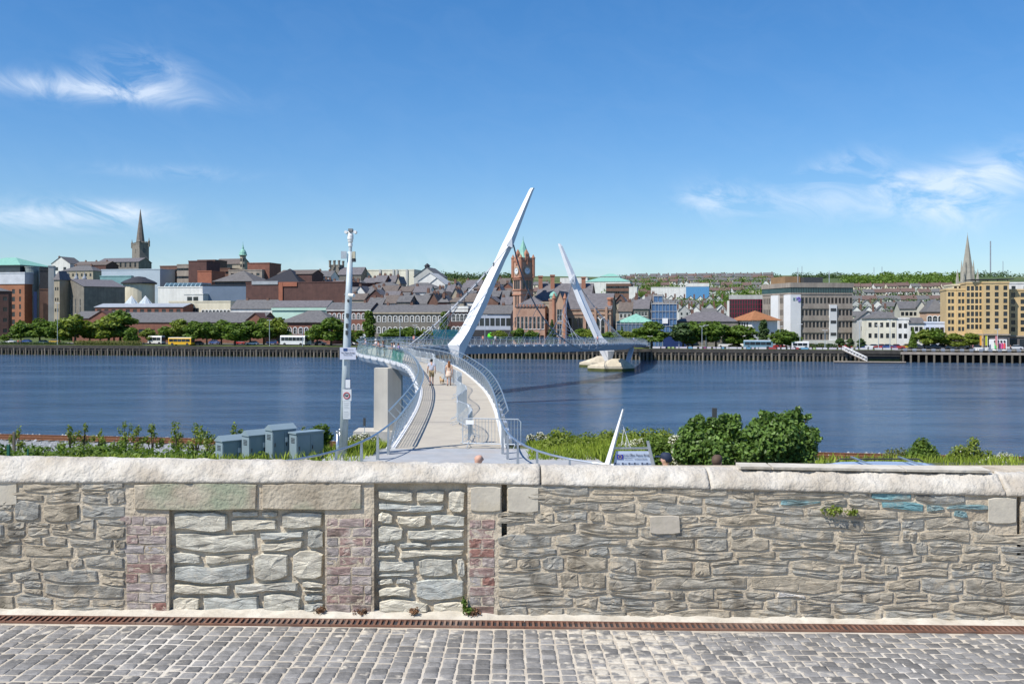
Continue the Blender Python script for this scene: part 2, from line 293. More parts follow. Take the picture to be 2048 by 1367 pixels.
# railway along the near shore
BALL = M('ballast', (.36, .37, .37), (.16, .165, .17), s=5, rough=.95, bump=.8, bs=7, bd=.08)
sd = Vector((1, -.176, 0)).normalized(); sn = Vector((.176, 1, 0)).normalized()
def RP(s, t, z): q = Vector((0, 84, 0))+sd*s-sn*t; return Vector((q.x, q.y, z))
bl = MB()
for s0 in range(-90, 90, 6):
    r = [[RP(s, t, z) for t, z in ((15, 2.2), (12.5, 2.55), (4.6, 2.62), (3.6, 2.5), (2.4, 2.0), (.6, .6))] for s in (s0, s0+6)]
    for j in range(5): bl.quad(r[0][j], r[1][j], r[1][j+1], r[0][j+1])
tag(bl.build('ballast', BALL), kind='structure')
ST = MB()
g = np.random.default_rng(3); n_ = 5200; ss = g.uniform(-75, 60, n_); tt = g.uniform(.6, 14, n_)
for a, t in zip(ss, tt):
    r = .05+.10*g.random(); z = 2.62 if t > 4.6 else 2.5 if t > 3.6 else 1.9; c = RP(a, t, z)
    q = [c+Vector((g.normal()*.3+dx, g.normal()*.3+dy, dz))*r for dx, dy, dz in ((1, 0, 0), (0, 1, 0), (-1, 0, 0), (0, -1, 0), (0, 0, 1))]
    ST.add(q, [(0, 1, 4), (1, 2, 4), (2, 3, 4), (3, 0, 4)])
tag(ST.build('ballast_stones', M('ballast_stone', (.42, .43, .43), (.25, .26, .27), s=3, rough=.95, isl=.4)), 'loose grey ballast stones covering the railway bed by the shore', 'ballast', kind='stuff')
RUST = M('rusty_rail', (.26, .115, .055), (.17, .075, .04), s=6, rough=.8)
track = thing('railway_track', 'rusty railway track on grey ballast along the near shore', 'railway track', RP(0, 7.4, 2.6))
for t in (6.6, 8.2):
    rb = MB(); rb.beam(RP(-110, t, 2.86), RP(110, t, 2.86), .075, .05); rb.beam(RP(-110, t, 2.76), RP(110, t, 2.76), .02, .14); rb.beam(RP(-110, t, 2.68), RP(110, t, 2.68), .14, .03); rb.build('rail', RUST, track)
sm = MB(); sm.box(-.13, .13, -1.3, 1.3, -.1, .05); sme = sm.mesh('sleeper'); sme.materials.append(WOODP); ra = math.atan(-.176)
for i in range(-75, 60, 1):
    mk('sleeper', sme, None, track, RP(i*1.0, 7.4, 2.62), ra)
# near terrace paving in front of the bridge
TERR = M('terrace_slabs', (.40, .41, .42), (.33, .34, .35), s=1.5, rough=.8, bump=.1, c3=(.40, .34, .29), s3=.6, a3=.5)
tp = MB(); tp.quad((-7, 8.9, 7.88), (6, 8.9, 7.88), (2.6, 37.0, 7.884), (-6.4, 37.0, 7.884)); tag(tp.build('terrace_paving', TERR), kind='structure')
cp = MB(); cp.quad((6.1, 8.9, 7.87), (40, 8.9, 7.87), (40, 31.0, 7.87), (6.1, 31.0, 7.87)); tag(cp.build('car_park', ASPH), kind='structure')

# ------------------------------------------------------------------ foreground: setts, drain, stone wall
U = .004                                         # metres per photo pixel on the wall face (8 m away)
WD = 8.0
def gx(px): return (px-1024)*U
def gz(px): return H-(1222+22*px/2048-HY)*U      # foot of the wall: falls gently to the right
def tz(px): return H-(911+33*px/2048-HY)*U
SAND = M('joint_sand', (.58, .515, .415), (.43, .375, .30), s=6, rough=.95, bump=.5, bs=60, bd=.01, c3=(.68, .64, .57), s3=1.2, a3=.7)
def ground_at(x): return gz(1024+x/U)
gb = MB(); gb.quad((-30, -25, ground_at(-30)-.002), (30, -25, ground_at(30)-.002), (30, WD+.05, ground_at(30)-.002), (-30, WD+.05, ground_at(-30)-.002)); pave = tag(gb.build('cobbled_pavement', SAND), kind='structure')
# sett material: dark whinstone, dusted with pale sand in a patch
SETT = M('whinstone_sett', (.265, .252, .235), (.155, .15, .142), s=9, rough=.8, spec=.25, bump=.8, bs=40, bd=.008, rv=.3)
def dust(m, c, attr=None):
    n = m.node_tree.nodes; l = m.node_tree.links; b = n['Principled BSDF']; src = b.inputs['Base Color'].links[0].from_socket
    g = n.new('ShaderNodeNewGeometry'); a = n.new('ShaderNodeTexNoise'); a.inputs['Scale'].default_value = 11; a.inputs['Detail'].default_value = 6; l.new(g.outputs['Position'], a.inputs['Vector'])
    q = n.new('ShaderNodeTexNoise'); q.inputs['Scale'].default_value = .9; q.inputs['Detail'].default_value = 2; l.new(g.outputs['Position'], q.inputs['Vector'])
    sp = n.new('ShaderNodeSeparateXYZ'); l.new(g.outputs['Position'], sp.inputs[0])
    def mth(op, x, y):
        k = n.new('ShaderNodeMath'); k.operation = op
        for i, v in enumerate((x, y)):
            if isinstance(v, (int, float)): k.inputs[i].default_value = v
            else: l.new(v, k.inputs[i])
        return k.outputs[0]
    bump = mth('EXPONENT', mth('MULTIPLY', mth('POWER', mth('DIVIDE', mth('SUBTRACT', sp.outputs[0], .75), .55), 2), -1), 0)
    s = mth('ADD', mth('ADD', a.outputs[0], mth('MULTIPLY', mth('SUBTRACT', q.outputs[0], .5), .5)), mth('MULTIPLY', bump, .17))
    r = n.new('ShaderNodeMapRange'); r.inputs['From Min'].default_value = .60; r.inputs['From Max'].default_value = .72; r.inputs['To Max'].default_value = .85; l.new(s, r.inputs['Value'])
    x = n.new('ShaderNodeMixRGB'); l.new(r.outputs[0], x.inputs[0]); l.new(src, x.inputs[1]); x.inputs[2].default_value = (*c, 1); l.new(x.outputs[0], b.inputs['Base Color'])
dust(SETT, (.60, .54, .44))
def sett_mesh(i, lx, ly):
    q = random.Random(i); b = MB(); o = []
    for cx_, cy_ in ((1, 1), (-1, 1), (-1, -1), (1, -1)):
        r = q.uniform(.10, .28); pts = [(1, 1-r), (1-r*.3, 1-r*.3), (1-r, 1)]
        if cx_*cy_ < 0: pts = pts[::-1]
        for u, v in pts: o.append((cx_*u*lx/2*(1+q.uniform(-.035, .03)), cy_*v*ly/2*(1+q.uniform(-.035, .03))))
    tx, ty = q.uniform(-.02, .02), q.uniform(-.02, .02); hz = lambda x, y: x*tx+y*ty
    b.loft([[(x, y, -.03) for x, y in o], [(x, y, -.0015) for x, y in o], [(x*.95, y*.94, .0022+hz(x, y)+q.uniform(-.001, .001)) for x, y in o], [(x*.5, y*.5, .003+hz(x, y)+q.uniform(-.0018, .0018)) for x, y in o]], 0, True); me = b.mesh('sett', True); me.materials.append(SETT); return me
SETTS = [sett_mesh(i, .101, .096) for i in range(14)]
spots = []; q = random.Random(5); x = -6.4
while x < 6.6:
    wcol = q.uniform(.95, 1.06); skew = .16*smooth(.5, 2.8, x)+.03*np.sin(x*.7); yo = q.uniform(-.018, .018)*(1+.6*smooth(.6, 1.4, x)); r = 0
    while r < 24:
        y = 7.62-r*.1075+yo+.012*math.sin(x*2.3+r)+q.uniform(-.005, .005); xx = x-skew*(y-7)*1.6+q.uniform(-.004, .004)
        spots.append((xx, y, wcol*q.uniform(.95, 1.02), q.uniform(.93, 1.05), q.uniform(-.045, .045))); r += 1
    x += .101*wcol+.0115+q.uniform(0, .005)
vis = [s for s in spots if abs(s[0]/s[1])*F < 1040 and (H-ground_at(s[0]))/s[1]*F+HY < 1375]
vis.sort(key=lambda s: s[1]); near = set(map(id, vis[:300])); rest = MB()
for s in spots:
    me = q.choice(SETTS); z = ground_at(s[0])
    if id(s) in near:
        o = mk('sett', me, None, pave, (s[0], s[1], z), s[4]+q.choice((0, math.pi))); o.scale = (s[2], s[3], 1)
    else:
        c, sn_ = math.cos(s[4]), math.sin(s[4])
        rest.add([(s[0]+(v.co.x*s[2]*c-v.co.y*s[3]*sn_), s[1]+(v.co.x*s[2]*sn_+v.co.y*s[3]*c), z+v.co.z) for v in me.vertices], [tuple(p.vertices) for p in me.polygons])
SETT2 = M('whinstone_sett_b', (.265, .252, .235), (.155, .15, .142), s=9, rough=.8, spec=.25, bump=.8, bs=40, bd=.008, isl=.3); dust(SETT2, (.60, .54, .44))
tag(rest.build('setts', SETT2, pave, smoothf=True), kind='stuff')
# drain
drain = thing('drain_channel', 'rusty cast iron drain grating along the foot of the stone wall', 'drain', (0, 7.8, ground_at(0)))
RIRON = M('rusty_iron', (.23, .115, .075), (.13, .07, .05), s=9, rough=.85, bump=.3, bs=60, bd=.004, c3=(.30, .22, .17), s3=2, a3=.6)
x0 = -5.4; GY0, GY1 = 7.70, 7.86
tr = MB(); za, zb = ground_at(-6), ground_at(6)
tr.quad((-6, GY0, za+.001), (6, GY0, zb+.001), (6, GY1, zb+.001), (-6, GY1, za+.001)); tr.build('trough', DARK, drain)
for gi in range(22):
    b = MB(); xa = x0+gi*.5
    for j in range(11):
        xc = xa+.012+j*.0445; z = ground_at(xc)
        b.hexa([(xc, GY0+.012, z), (xc+.018, GY0+.012, z), (xc+.018, GY1-.012, z), (xc, GY1-.012, z), (xc, GY0+.012, z+.014), (xc+.018, GY0+.012, z+.014), (xc+.018, GY1-.012, z+.014), (xc, GY1-.012, z+.014)])
    z, z2 = ground_at(xa), ground_at(xa+.497)
    for ya, yb in ((GY0, GY0+.013), (GY1-.013, GY1)):
        b.hexa([(xa, ya, z), (xa+.497, ya, z2), (xa+.497, yb, z2), (xa, yb, z), (xa, ya, z+.016), (xa+.497, ya, z2+.016), (xa+.497, yb, z2+.016), (xa, yb, z+.016)])
    b.build('grating', RIRON, drain)
sk = MB()
for i in range(120):
    xa, xb = -6+i*.1, -5.9+i*.1; h1, h2 = (.012+.008*math.sin(i*2.1)+.006*math.sin(i*.7)), (.012+.008*math.sin((i+1)*2.1)+.006*math.sin((i+1)*.7))
    sk.quad((xa, GY1, ground_at(xa)+.003), (xb, GY1, ground_at(xb)+.003), (xb, WD+.03, ground_at(xb)+h2+.02), (xa, WD+.03, ground_at(xa)+h1+.02))
SKIRT = M('pale_mortar', (.62, .575, .49), (.44, .395, .32), s=5, rough=.95, bump=.5, bs=30, bd=.01); sk.build('mortar_bed', SKIRT, drain)

# ---- the wall
wall = thing('stone_wall', 'long rubble stone wall with whitewashed coping across the foreground', 'wall', (0, WD, ground_at(0)))
MORT = M('lime_mortar', (.58, .50, .385), (.45, .38, .28), s=7, rough=.95, bump=1, bs=26, bd=.02, c3=(.24, .19, .135), s3=2.4, a3=.7)
def tinted(name, ramp, mort, ma=.45, bump=.9, stain=.6):
    m = bpy.data.materials.new(name); m.use_nodes = True; n = m.node_tree.nodes; l = m.node_tree.links; b = n['Principled BSDF']; b.inputs['Roughness'].default_value = .82; b.inputs['Specular IOR Level'].default_value = .25
    at = n.new('ShaderNodeAttribute'); at.attribute_name = 'tint'; cr = n.new('ShaderNodeValToRGB'); e = cr.color_ramp.elements
    for i, c in enumerate(ramp):
        p = i/(len(ramp)-1); x = e[0] if i == 0 else e[1] if i == len(ramp)-1 else e.new(p); x.position = p; x.color = (*c, 1)
    l.new(at.outputs['Fac'], cr.inputs[0]); g = n.new('ShaderNodeNewGeometry')
    mp = n.new('ShaderNodeMapping'); mp.inputs['Scale'].default_value = (5, 5, 22); mp.inputs['Rotation'].default_value = (0, .12, 0); l.new(g.outputs['Position'], mp.inputs[0])
    z = n.new('ShaderNodeTexNoise'); z.inputs['Scale'].default_value = 1.6; z.inputs['Detail'].default_value = 9; z.inputs['Roughness'].default_value = .68; z.inputs['Distortion'].default_value = .4; l.new(mp.outputs[0], z.inputs['Vector'])
    r = n.new('ShaderNodeMapRange'); r.inputs['From Min'].default_value = .3; r.inputs['From Max'].default_value = .7; r.inputs['To Min'].default_value = .45; r.inputs['To Max'].default_value = 1.4; l.new(z.outputs[0], r.inputs['Value'])
    x = n.new('ShaderNodeMixRGB'); x.blend_type = 'MULTIPLY'; x.inputs[0].default_value = 1; l.new(cr.outputs[0], x.inputs[1]); l.new(r.outputs[0], x.inputs[2])
    z2 = n.new('ShaderNodeTexNoise'); z2.inputs['Scale'].default_value = 9; z2.inputs['Detail'].default_value = 7; z2.inputs['Roughness'].default_value = .7; l.new(g.outputs['Position'], z2.inputs['Vector'])
    r2 = n.new('ShaderNodeMapRange'); r2.inputs['From Min'].default_value = .50; r2.inputs['From Max'].default_value = .60; r2.inputs['To Max'].default_value = ma; l.new(z2.outputs[0], r2.inputs['Value'])
    y = n.new('ShaderNodeMixRGB'); l.new(r2.outputs[0], y.inputs[0]); l.new(x.outputs[0], y.inputs[1]); y.inputs[2].default_value = (*mort, 1)
    z3 = n.new('ShaderNodeTexNoise'); z3.inputs['Scale'].default_value = 4.3; z3.inputs['Detail'].default_value = 6; l.new(g.outputs['Position'], z3.inputs['Vector'])
    r3 = n.new('ShaderNodeMapRange'); r3.inputs['From Min'].default_value = .56; r3.inputs['From Max'].default_value = .66; r3.inputs['To Max'].default_value = stain; l.new(z3.outputs[0], r3.inputs['Value'])
    y2 = n.new('ShaderNodeMixRGB'); l.new(r3.outputs[0], y2.inputs[0]); l.new(y.outputs[0], y2.inputs[1]); y2.inputs[2].default_value = (.09, .075, .055, 1)
    l.new(y2.outputs[0], b.inputs['Base Color'])
    fn = n.new('ShaderNodeTexNoise'); fn.inputs['Scale'].default_value = 48; fn.inputs['Detail'].default_value = 8; fn.inputs['Roughness'].default_value = .75; l.new(g.outputs['Position'], fn.inputs['Vector'])
    mv = n.new('ShaderNodeMapping'); mv.inputs['Scale'].default_value = (7, 7, 26); mv.inputs['Rotation'].default_value = (0, -.1, 0); l.new(g.outputs['Position'], mv.inputs[0])
    wv = n.new('ShaderNodeMixRGB'); wv.inputs[0].default_value = .12; l.new(mv.outputs[0], wv.inputs[1]); l.new(z2.outputs['Color'], wv.inputs[2])
    vo = n.new('ShaderNodeTexVoronoi'); vo.feature = 'DISTANCE_TO_EDGE'; vo.inputs['Scale'].default_value = 1.0; l.new(wv.outputs[0], vo.inputs['Vector'])
    vr = n.new('ShaderNodeMapRange'); vr.inputs['From Max'].default_value = .05; vr.inputs['To Max'].default_value = .22; l.new(vo.outputs[0], vr.inputs['Value'])
    def ma_(op, x, y):
        k = n.new('ShaderNodeMath'); k.operation = op
        for i, v in enumerate((x, y)):
            if isinstance(v, (int, float)): k.inputs[i].default_value = v
            else: l.new(v, k.inputs[i])
        return k.outputs[0]
    hh_ = ma_('ADD', ma_('ADD', ma_('MULTIPLY', z.outputs[0], .28), ma_('MULTIPLY', z2.outputs[0], .22)), ma_('ADD', ma_('MULTIPLY', fn.outputs[0], .5), vr.outputs[0]))
    bp = n.new('ShaderNodeBump'); bp.inputs['Strength'].default_value = bump; bp.inputs['Distance'].default_value = .016; l.new(hh_, bp.inputs['Height']); l.new(bp.outputs[0], b.inputs['Normal']); return m
RUB = tinted('rubble_stone', [(.32, .315, .285), (.38, .37, .325), (.43, .395, .315), (.36, .335, .26), (.47, .43, .335), (.40, .395, .36), (.40, .345, .26)], (.52, .44, .325), .8)
INF = tinted('infill_stone', [(.42, .44, .415), (.49, .49, .425), (.40, .43, .405), (.55, .515, .41), (.50, .49, .42), (.43, .44, .34), (.66, .60, .47)], (.60, .54, .44), .4, stain=.35)
BRK = tinted('old_brick', [(.29, .15, .12), (.36, .295, .27), (.35, .32, .315), (.40, .34, .30), (.345, .32, .31), (.31, .315, .335), (.38, .30, .25), (.39, .36, .34)], (.50, .44, .37), .85, .6)
TEALM = tinted('teal_stained_stone', [(.14, .31, .34), (.20, .32, .33), (.25, .33, .33)], (.34, .34, .29), .6)
DRESS = M('dressed_block', (.55, .50, .405), (.44, .40, .33), s=5, rough=.85, bump=.4, bs=30, bd=.01, c3=(.42, .33, .17), s3=2.2, a3=.6)
LINT = M('concrete_lintel', (.52, .455, .35), (.31, .26, .19), s=4, rough=.9, bump=.9, bs=34, bd=.014, c3=(.27, .32, .22), s3=3.2, a3=.75)
COPE = M('limewash_coping', (.60, .565, .50), (.41, .365, .30), s=2.6, rough=.95, bump=.8, bs=34, bd=.022, c3=(.36, .31, .245), s3=2.1, a3=.8)
X0, X1 = -420, 2480
def wz(py): return H-(py-HY)*U
# face of the mortar core, with two sunk panels and two slots
holes = [(338, 650, 1018, 1400, .055), (748, 935, 1000, 1400, .055), (1003, 1014, 1000, 1090, .16), (2034, 2042, 1000, 1110, .16)]
xsb = sorted({X0, X1, *[h[0] for h in holes], *[h[1] for h in holes], *range(X0, X1, 100)}); ysb = sorted({940, 1300, *[min(h[3], 1300) for h in holes], *[h[2] for h in holes]})
topl = lambda x: 962+(26*max(0, x-900)/1100)
core = MB()
for a, b2 in zip(xsb, xsb[1:]):
    for c, d2 in zip(ysb, ysb[1:]):
        dp = 0
        for h in holes:
            if h[0] <= (a+b2)/2 <= h[1] and (h[2] <= (c+d2)/2 <= h[3] or (h[2] == 1000 and c == 940)): dp = h[4]
        yc = (lambda q, c=c: wz(topl(q)+2) if c == 940 else wz(c)); core.quad((gx(a), WD+dp, wz(d2)), (gx(b2), WD+dp, wz(d2)), (gx(b2), WD+dp, yc(b2)), (gx(a), WD+dp, yc(a)))
for h in holes:
    y1 = min(h[3], 1300)
    yt_ = h[2] if h[2] != 1000 else topl(h[0])
    for sgn, xx in ((1, h[0]), (-1, h[1])): core.quad((gx(xx), WD, wz(y1)), (gx(xx), WD+h[4], wz(y1)), (gx(xx), WD+h[4], wz(yt_)), (gx(xx), WD, wz(yt_)))
    core.quad((gx(h[0]), WD, wz(yt_)), (gx(h[1]), WD, wz(yt_)), (gx(h[1]), WD+h[4], wz(yt_)), (gx(h[0]), WD+h[4], wz(yt_)))
core.box(gx(X0), gx(X1), WD+.2, WD+.55, 7.4, wz(950)); core.build('wall_core', MORT, wall)
# stones
STONES = []                                       # (area, mesh data)
def stone(pts, depth, relief, mat, tint, name='stone', rs=None, rough=1.0):
    rs = rs or rnd; n = len(pts); cxp = sum(p[0] for p in pts)/n; cyp = sum(p[1] for p in pts)/n
    def ring(k, dep, jit): return [(gx(cxp+(x-cxp)*k), WD+depth-dep+rs.uniform(-jit, jit), wz(cyp+(y-cyp)*k)) for x, y in pts]
    b = MB(); nr = [ring(1.02, -.02, 0), ring(1, relief*.5, .002*rough), ring(.945, relief*.95, .004*rough), ring(.55, relief*1.0, .007*rough)]
    v = [q for r in nr for q in r]; f = []
    for i in range(3):
        for j in range(n): f.append((i*n+j, i*n+(j+1) % n, (i+1)*n+(j+1) % n, (i+1)*n+j))
    v.append((gx(cxp), WD+depth-relief*1.1+rs.uniform(-.005, .005), wz(cyp)))
    f += [(3*n+j, 3*n+(j+1) % n, 4*n) for j in range(n)]
    f = [tuple(reversed(q)) for q in f]
    b.add(v, f, 0, tint); xs_ = [p[0] for p in pts]; ys_ = [p[1] for p in pts]
    STONES.append(((max(xs_)-min(xs_))*(max(ys_)-min(ys_)), name, b, mat, (cxp, cyp)))
def poly_rect(x0, x1, yb, yt, rs, jit=2.2, rnd_c=.17):
    """irregular outline between lower edge yb(x) and upper edge yt(x)"""
    pts = []; n = 5; w_ = x1-x0
    for i in range(n):
        t = i/(n-1); x = x0+w_*t; e = 0
        if i in (0, n-1): e = rs.uniform(.05, rnd_c)
        y = yt(x); h_ = yb(x)-y; pts.append((x+rs.uniform(-jit, jit)*.7+(w_*.02 if i == 0 else -w_*.02 if i == n-1 else 0), y+h_*e+rs.uniform(-jit, jit)*.5))
    for i in range(n):
        t = 1-i/(n-1); x = x0+w_*t; e = 0
        if i in (0, n-1): e = rs.uniform(.05, rnd_c)
        y = yb(x); h_ = y-yt(x); pts.append((x+rs.uniform(-jit, jit)*.7+(w_*.02 if i == n-1 else -w_*.02 if i == 0 else 0), y-h_*e+rs.uniform(-jit, jit)*.5))
    return pts
def blocked(x, y, zones): return any(a < x < b and c < y < d for a, b, c, d in zones)
def rubble(x0, x1, ytop, ybot, hs, ws, depth, relief, mat, seed, zones=(), gap=3.0, split=.3, tints=(0, 1)):
    rs = random.Random(seed); y = 0; levels = [0.0]; full = ybot(.5*(x0+x1))-ytop(.5*(x0+x1))
    while levels[-1] < full-hs[0]:
        levels.append(levels[-1]+rs.uniform(*hs)*rs.choice((.8, 1, 1, 1.25)))
    k = full/levels[-1]; levels = [v*k for v in levels]
    ph = [(rs.uniform(0, 6), rs.uniform(0, 6)) for _ in levels]
    def line(i):
        a, b = ph[i]; amp = 0 if i in (0, len(levels)-1) else 1
        return lambda x: ybot(x)-(ybot(x)-ytop(x))*levels[i]/full+amp*(4.0*math.sin(x*.017+a)+2.2*math.sin(x*.051+b))
    for i in range(len(levels)-1):
        lo, hi = line(i), line(i+1); x = x0
        while x < x1-8:
            h_ = lo(x)-hi(x); wd = max(rs.uniform(*ws)*rs.choice((.5, .8, 1, 1, 1.4)), h_*.7); xe = min(x+wd, x1)
            if x1-xe < 22: xe = x1
            if not blocked((x+xe)/2, (lo(x)+hi(x))/2, zones):
                t = rs.uniform(*tints); lo2 = lambda q, f=lo: f(q)-gap*.5; hi2 = lambda q, f=hi: f(q)+gap*.5
                if h_ > 24 and rs.random() < split:
                    s = rs.uniform(.3, .7); sl = rs.uniform(-.04, .04); xm = (x+xe)/2
                    mid = lambda q: lo(q)+(hi(q)-lo(q))*(s+sl*(q-xm)/40)
                    stone(poly_rect(x+gap/2, xe-gap/2, lo2, lambda q: mid(q)+gap*.45, rs), depth, relief*rs.uniform(.7, 1.1), mat, t, rs=rs)
                    if xe-x > 70 and rs.random() < .5:
                        xs2 = x+(xe-x)*rs.uniform(.35, .65)
                        stone(poly_rect(x+gap/2, xs2-gap/2, lambda q: mid(q)-gap*.45, hi2, rs), depth, relief*rs.uniform(.6, 1.1), mat, rs.uniform(*tints), rs=rs)
                        stone(poly_rect(xs2+gap/2, xe-gap/2, lambda q: mid(q)-gap*.45, hi2, rs), depth, relief*rs.uniform(.6, 1.1), mat, rs.uniform(*tints), rs=rs)
                    else: stone(poly_rect(x+gap/2, xe-gap/2, lambda q: mid(q)-gap*.45, hi2, rs), depth, relief*rs.uniform(.6, 1.1), mat, rs.uniform(*tints), rs=rs)
                else: stone(poly_rect(x+gap/2, xe-gap/2, lo2, hi2, rs), depth, relief*rs.uniform(.75, 1.25), mat, t, rs=rs)
            x = xe
foot = lambda x: 1222+22*x/2048
fz = [(-90, 38, 940, 1010)]
rubble(X0, 252, topl, foot, (17, 36), (50, 125), 0, .013, RUB, 11, fz, 4.4, .46)
rubble(340, 648, lambda x: 1021, foot, (27, 48), (62, 128), .055, .038, INF, 12, (), 7.5, .30)
rubble(751, 933, lambda x: 978, foot, (27, 48), (70, 130), .055, .038, INF, 13, (), 7.5, .25)
rz = [(930, 1080, 900, 1022), (998, 1020, 900, 1092), (1972, 2046, 900, 1046), (2028, 2048, 900, 1110), (985, 1000, 1000, 1240)]
rubble(992, X1, topl, foot, (16, 37), (50, 140), 0, .013, RUB, 14, rz, 4.4, .46)
def brick_pier(x0, x1, y0, seed, ragged):
    rs = random.Random(seed); y = foot(.5*(x0+x1))-3; c = 0
    while y-18.5 > y0:
        x = x0-(rs.choice((0, 0, 14)) if ragged else 0); flip = c % 2
        while x < x1-8:
            bw = 25 if (flip and abs(x-x0) < 16) or rs.random() < .2 else 51
            xe = min(x+bw, x1)
            if x1-xe < 14: xe = x1
            stone([(a+rs.uniform(-1.3, 1.3), b_+rs.uniform(-1.1, 1.1)) for a, b_ in ((x+1.3, y-17.5), ((x+xe)/2, y-18), (xe-1.3, y-17.5), (xe-1.3, y-9), (xe-1.3, y-1.3), ((x+xe)/2, y-1), (x+1.3, y-1.3), (x+1.3, y-9))], .003+rs.uniform(0, .006), .010, BRK, (rs.uniform(.0, .06) if rs.random() < .14 else rs.uniform(.22, 1)), 'brick', rs, .5); x = xe
        y -= 19.2; c += 1
brick_pier(252, 334, 1022, 21, True); brick_pier(652, 744, 1020, 22, False); brick_pier(938, 990, 1024, 23, False)
def slab(name, x0, x1, y0, y1, mat, dep=.016, jit=1.2, seed=1):
    rs = random.Random(seed); pts = poly_rect(x0, x1, lambda q: y1, lambda q: y0, rs, jit, .05); cxp, cyp = (x0+x1)/2, (y0+y1)/2
    b = MB(); b.loft([[(gx(x), WD+.03, wz(y)) for x, y in pts], [(gx(x), WD-dep*.6, wz(y)) for x, y in pts], [(gx(cxp+(x-cxp)*.985), WD-dep, wz(cyp+(y-cyp)*.95)) for x, y in pts]][::-1]); b.build(name, mat, wall)
slab('lintel', 264, 519, 966, 1019, LINT, .02, 1.5, 1); slab('lintel', 521, 727, 966, 1018, LINT, .022, 1.5, 2)
slab('dressed_stone', 940, 1002, 972, 1022, DRESS, .014, .8, 3); slab('dressed_stone', 1015, 1078, 972, 1024, DRESS, .014, .8, 4)
slab('dressed_stone', 1974, 2032, 994, 1046, DRESS, .014, .8, 5); slab('dressed_stone', -60, 37, 959, 1010, DRESS, .014, .8, 6)
slab('cement_patch', 1298, 1360, 1030, 1066, M('cement_patch', (.47, .42, .35), (.40, .36, .29), s=8, rough=.95, bump=.3, bs=30, bd=.01), .026, 1.5, 7)
# a few stones stained turquoise by old paint
for k, (area, nm, b, mat, c) in enumerate(STONES):
    for tx, ty in ((1785, 1003), (1850, 1012), (1942, 1008), (1935, 1030), (48, 970), (1590, 1006), (1690, 1018)):
        if mat is RUB and abs(c[0]-tx) < 34 and abs(c[1]-ty) < 12: STONES[k] = (area, nm, b, TEALM, c)
for nm, pl in (('stone', 'stones'), ('brick', 'bricks')):
    L = sorted([s for s in STONES if s[1] == nm], key=lambda s: -(s[0] if -20 < s[4][0] < 2068 else s[0]*.01)); rest = {}
    for i, s in enumerate(L):
        if i < 300: s[2].build(nm, s[3], wall)
        else:
            r = rest.setdefault(s[3].name, (MB(), s[3]))[0]; r.add(s[2].v, s[2].f, 0, s[2].t[0])
    for r, m in rest.values(): tag(r.build('small_'+pl, m, wall), kind='stuff')
# coping: rough lime mortar blocks, battered front
from mathutils import noise as mnoise
def coping(xa, xb, seed, extra=0):
    b = MB(); nx = int((xb-xa)/4); prof = [(-.018, 0), (-.02, .12), (-.012, .25), (.004, .4), (.026, .55), (.05, .7), (.08, .84), (.115, .94), (.16, .985), (.21, .99), (.30, .9), (.45, .6), (.5, 0)]
    rings = []
    for i in range(nx+1):
        px = xa+(xb-xa)*i/nx; zb, zt = wz(topl(px)+3), tz(px)+extra-.028; r = []
        for j, (yy, t) in enumerate(prof):
            p = Vector((gx(px)*6, yy*14, t*3+seed*9)); d = mnoise.noise(p)*.016+mnoise.noise(p*2.6)*.013+abs(mnoise.noise(p*5.5))*.012+mnoise.noise(p*13)*.004
            if i in (0, nx): d -= .012
            r.append((gx(px), WD+yy-d*(1 if j else .3), zb+(zt-zb)*t+d*.8*(t > .3)))
        rings.append(r)
    b.loft(rings, 0, True); b.build('coping', COPE, wall, smoothf=True)
for i, (a, c) in enumerate(((X0, 1081), (1083, 1419), (1421, 2010), (2012, X1))): coping(a, c, i*3.3)
for i, (a, c) in enumerate(((1486, 1548), (1552, 1818), (1821, 1992))):
    b = MB(); nx = max(4, int((c-a)/12)); rings = []
    for j in range(nx+1):
        px = a+(c-a)*j/nx; q = mnoise.noise(Vector((px*.05, i, 0)))*.012; z = tz(px)-.022
        rings.append([(gx(px), WD+.085+q, z), (gx(px), WD+.08+q, z+.02), (gx(px), WD+.26, z+.028), (gx(px), WD+.26, z-.03)])
    b.loft(rings, 0); b.build('cap_slab', SKIRT, wall)
# little weeds growing from the wall
def weed(px, py, r, mat, seed, label, d=.06, n=160, sz=.012):
    c = Vector((gx(px), WD-d*.5, wz(py)))
    me = leaf_mesh('weed', [((0, 0, 0), (r, d, r*.55)), ((r*.5, -.01, r*.2), (r*.5, d*.6, r*.4))], n, sz, seed, shell=.1); tag(mk('weed', me, mat, None, c), label, 'weed', 'weeds on the stone wall')
weed(1660, 1020, .085, LEAFY, 1, 'small bright green weed sprouting high from the right part of the stone wall'); weed(1700, 1022, .05, LEAFY, 6, 'tiny green tuft just right of the bright weed high on the wall')
RUSTL = M('dry_weed', (.20, .10, .05), (.12, .07, .04), s=9, rough=.9, isl=.4)
weed(722, 1222, .06, RUSTL, 2, 'dry brown weed at the foot of the middle brick pier', n=120); weed(945, 1222, .07, RUSTL, 3, 'dry brown weed beside the green plant at the wall foot', n=140); weed(640, 1217, .05, RUSTL, 4, 'dry brown weed at the lower right corner of the wide sunk panel', n=90)
weed(828, 1219, .05, RUSTL, 5, 'dry brown weed at the foot of the narrow sunk panel', n=80)
me = leaf_mesh('weed', [((0, 0, .06), (.025, .03, .09)), ((.03, 0, .02), (.05, .04, .03))], 120, .022, 9, shell=.1, asp=.35); tag(mk('weed', me, LEAF, None, (gx(930), WD-.03, wz(1222))), 'upright green leafy weed at the foot of the wall by the narrow brick strip', 'weed', 'weeds on the stone wall')
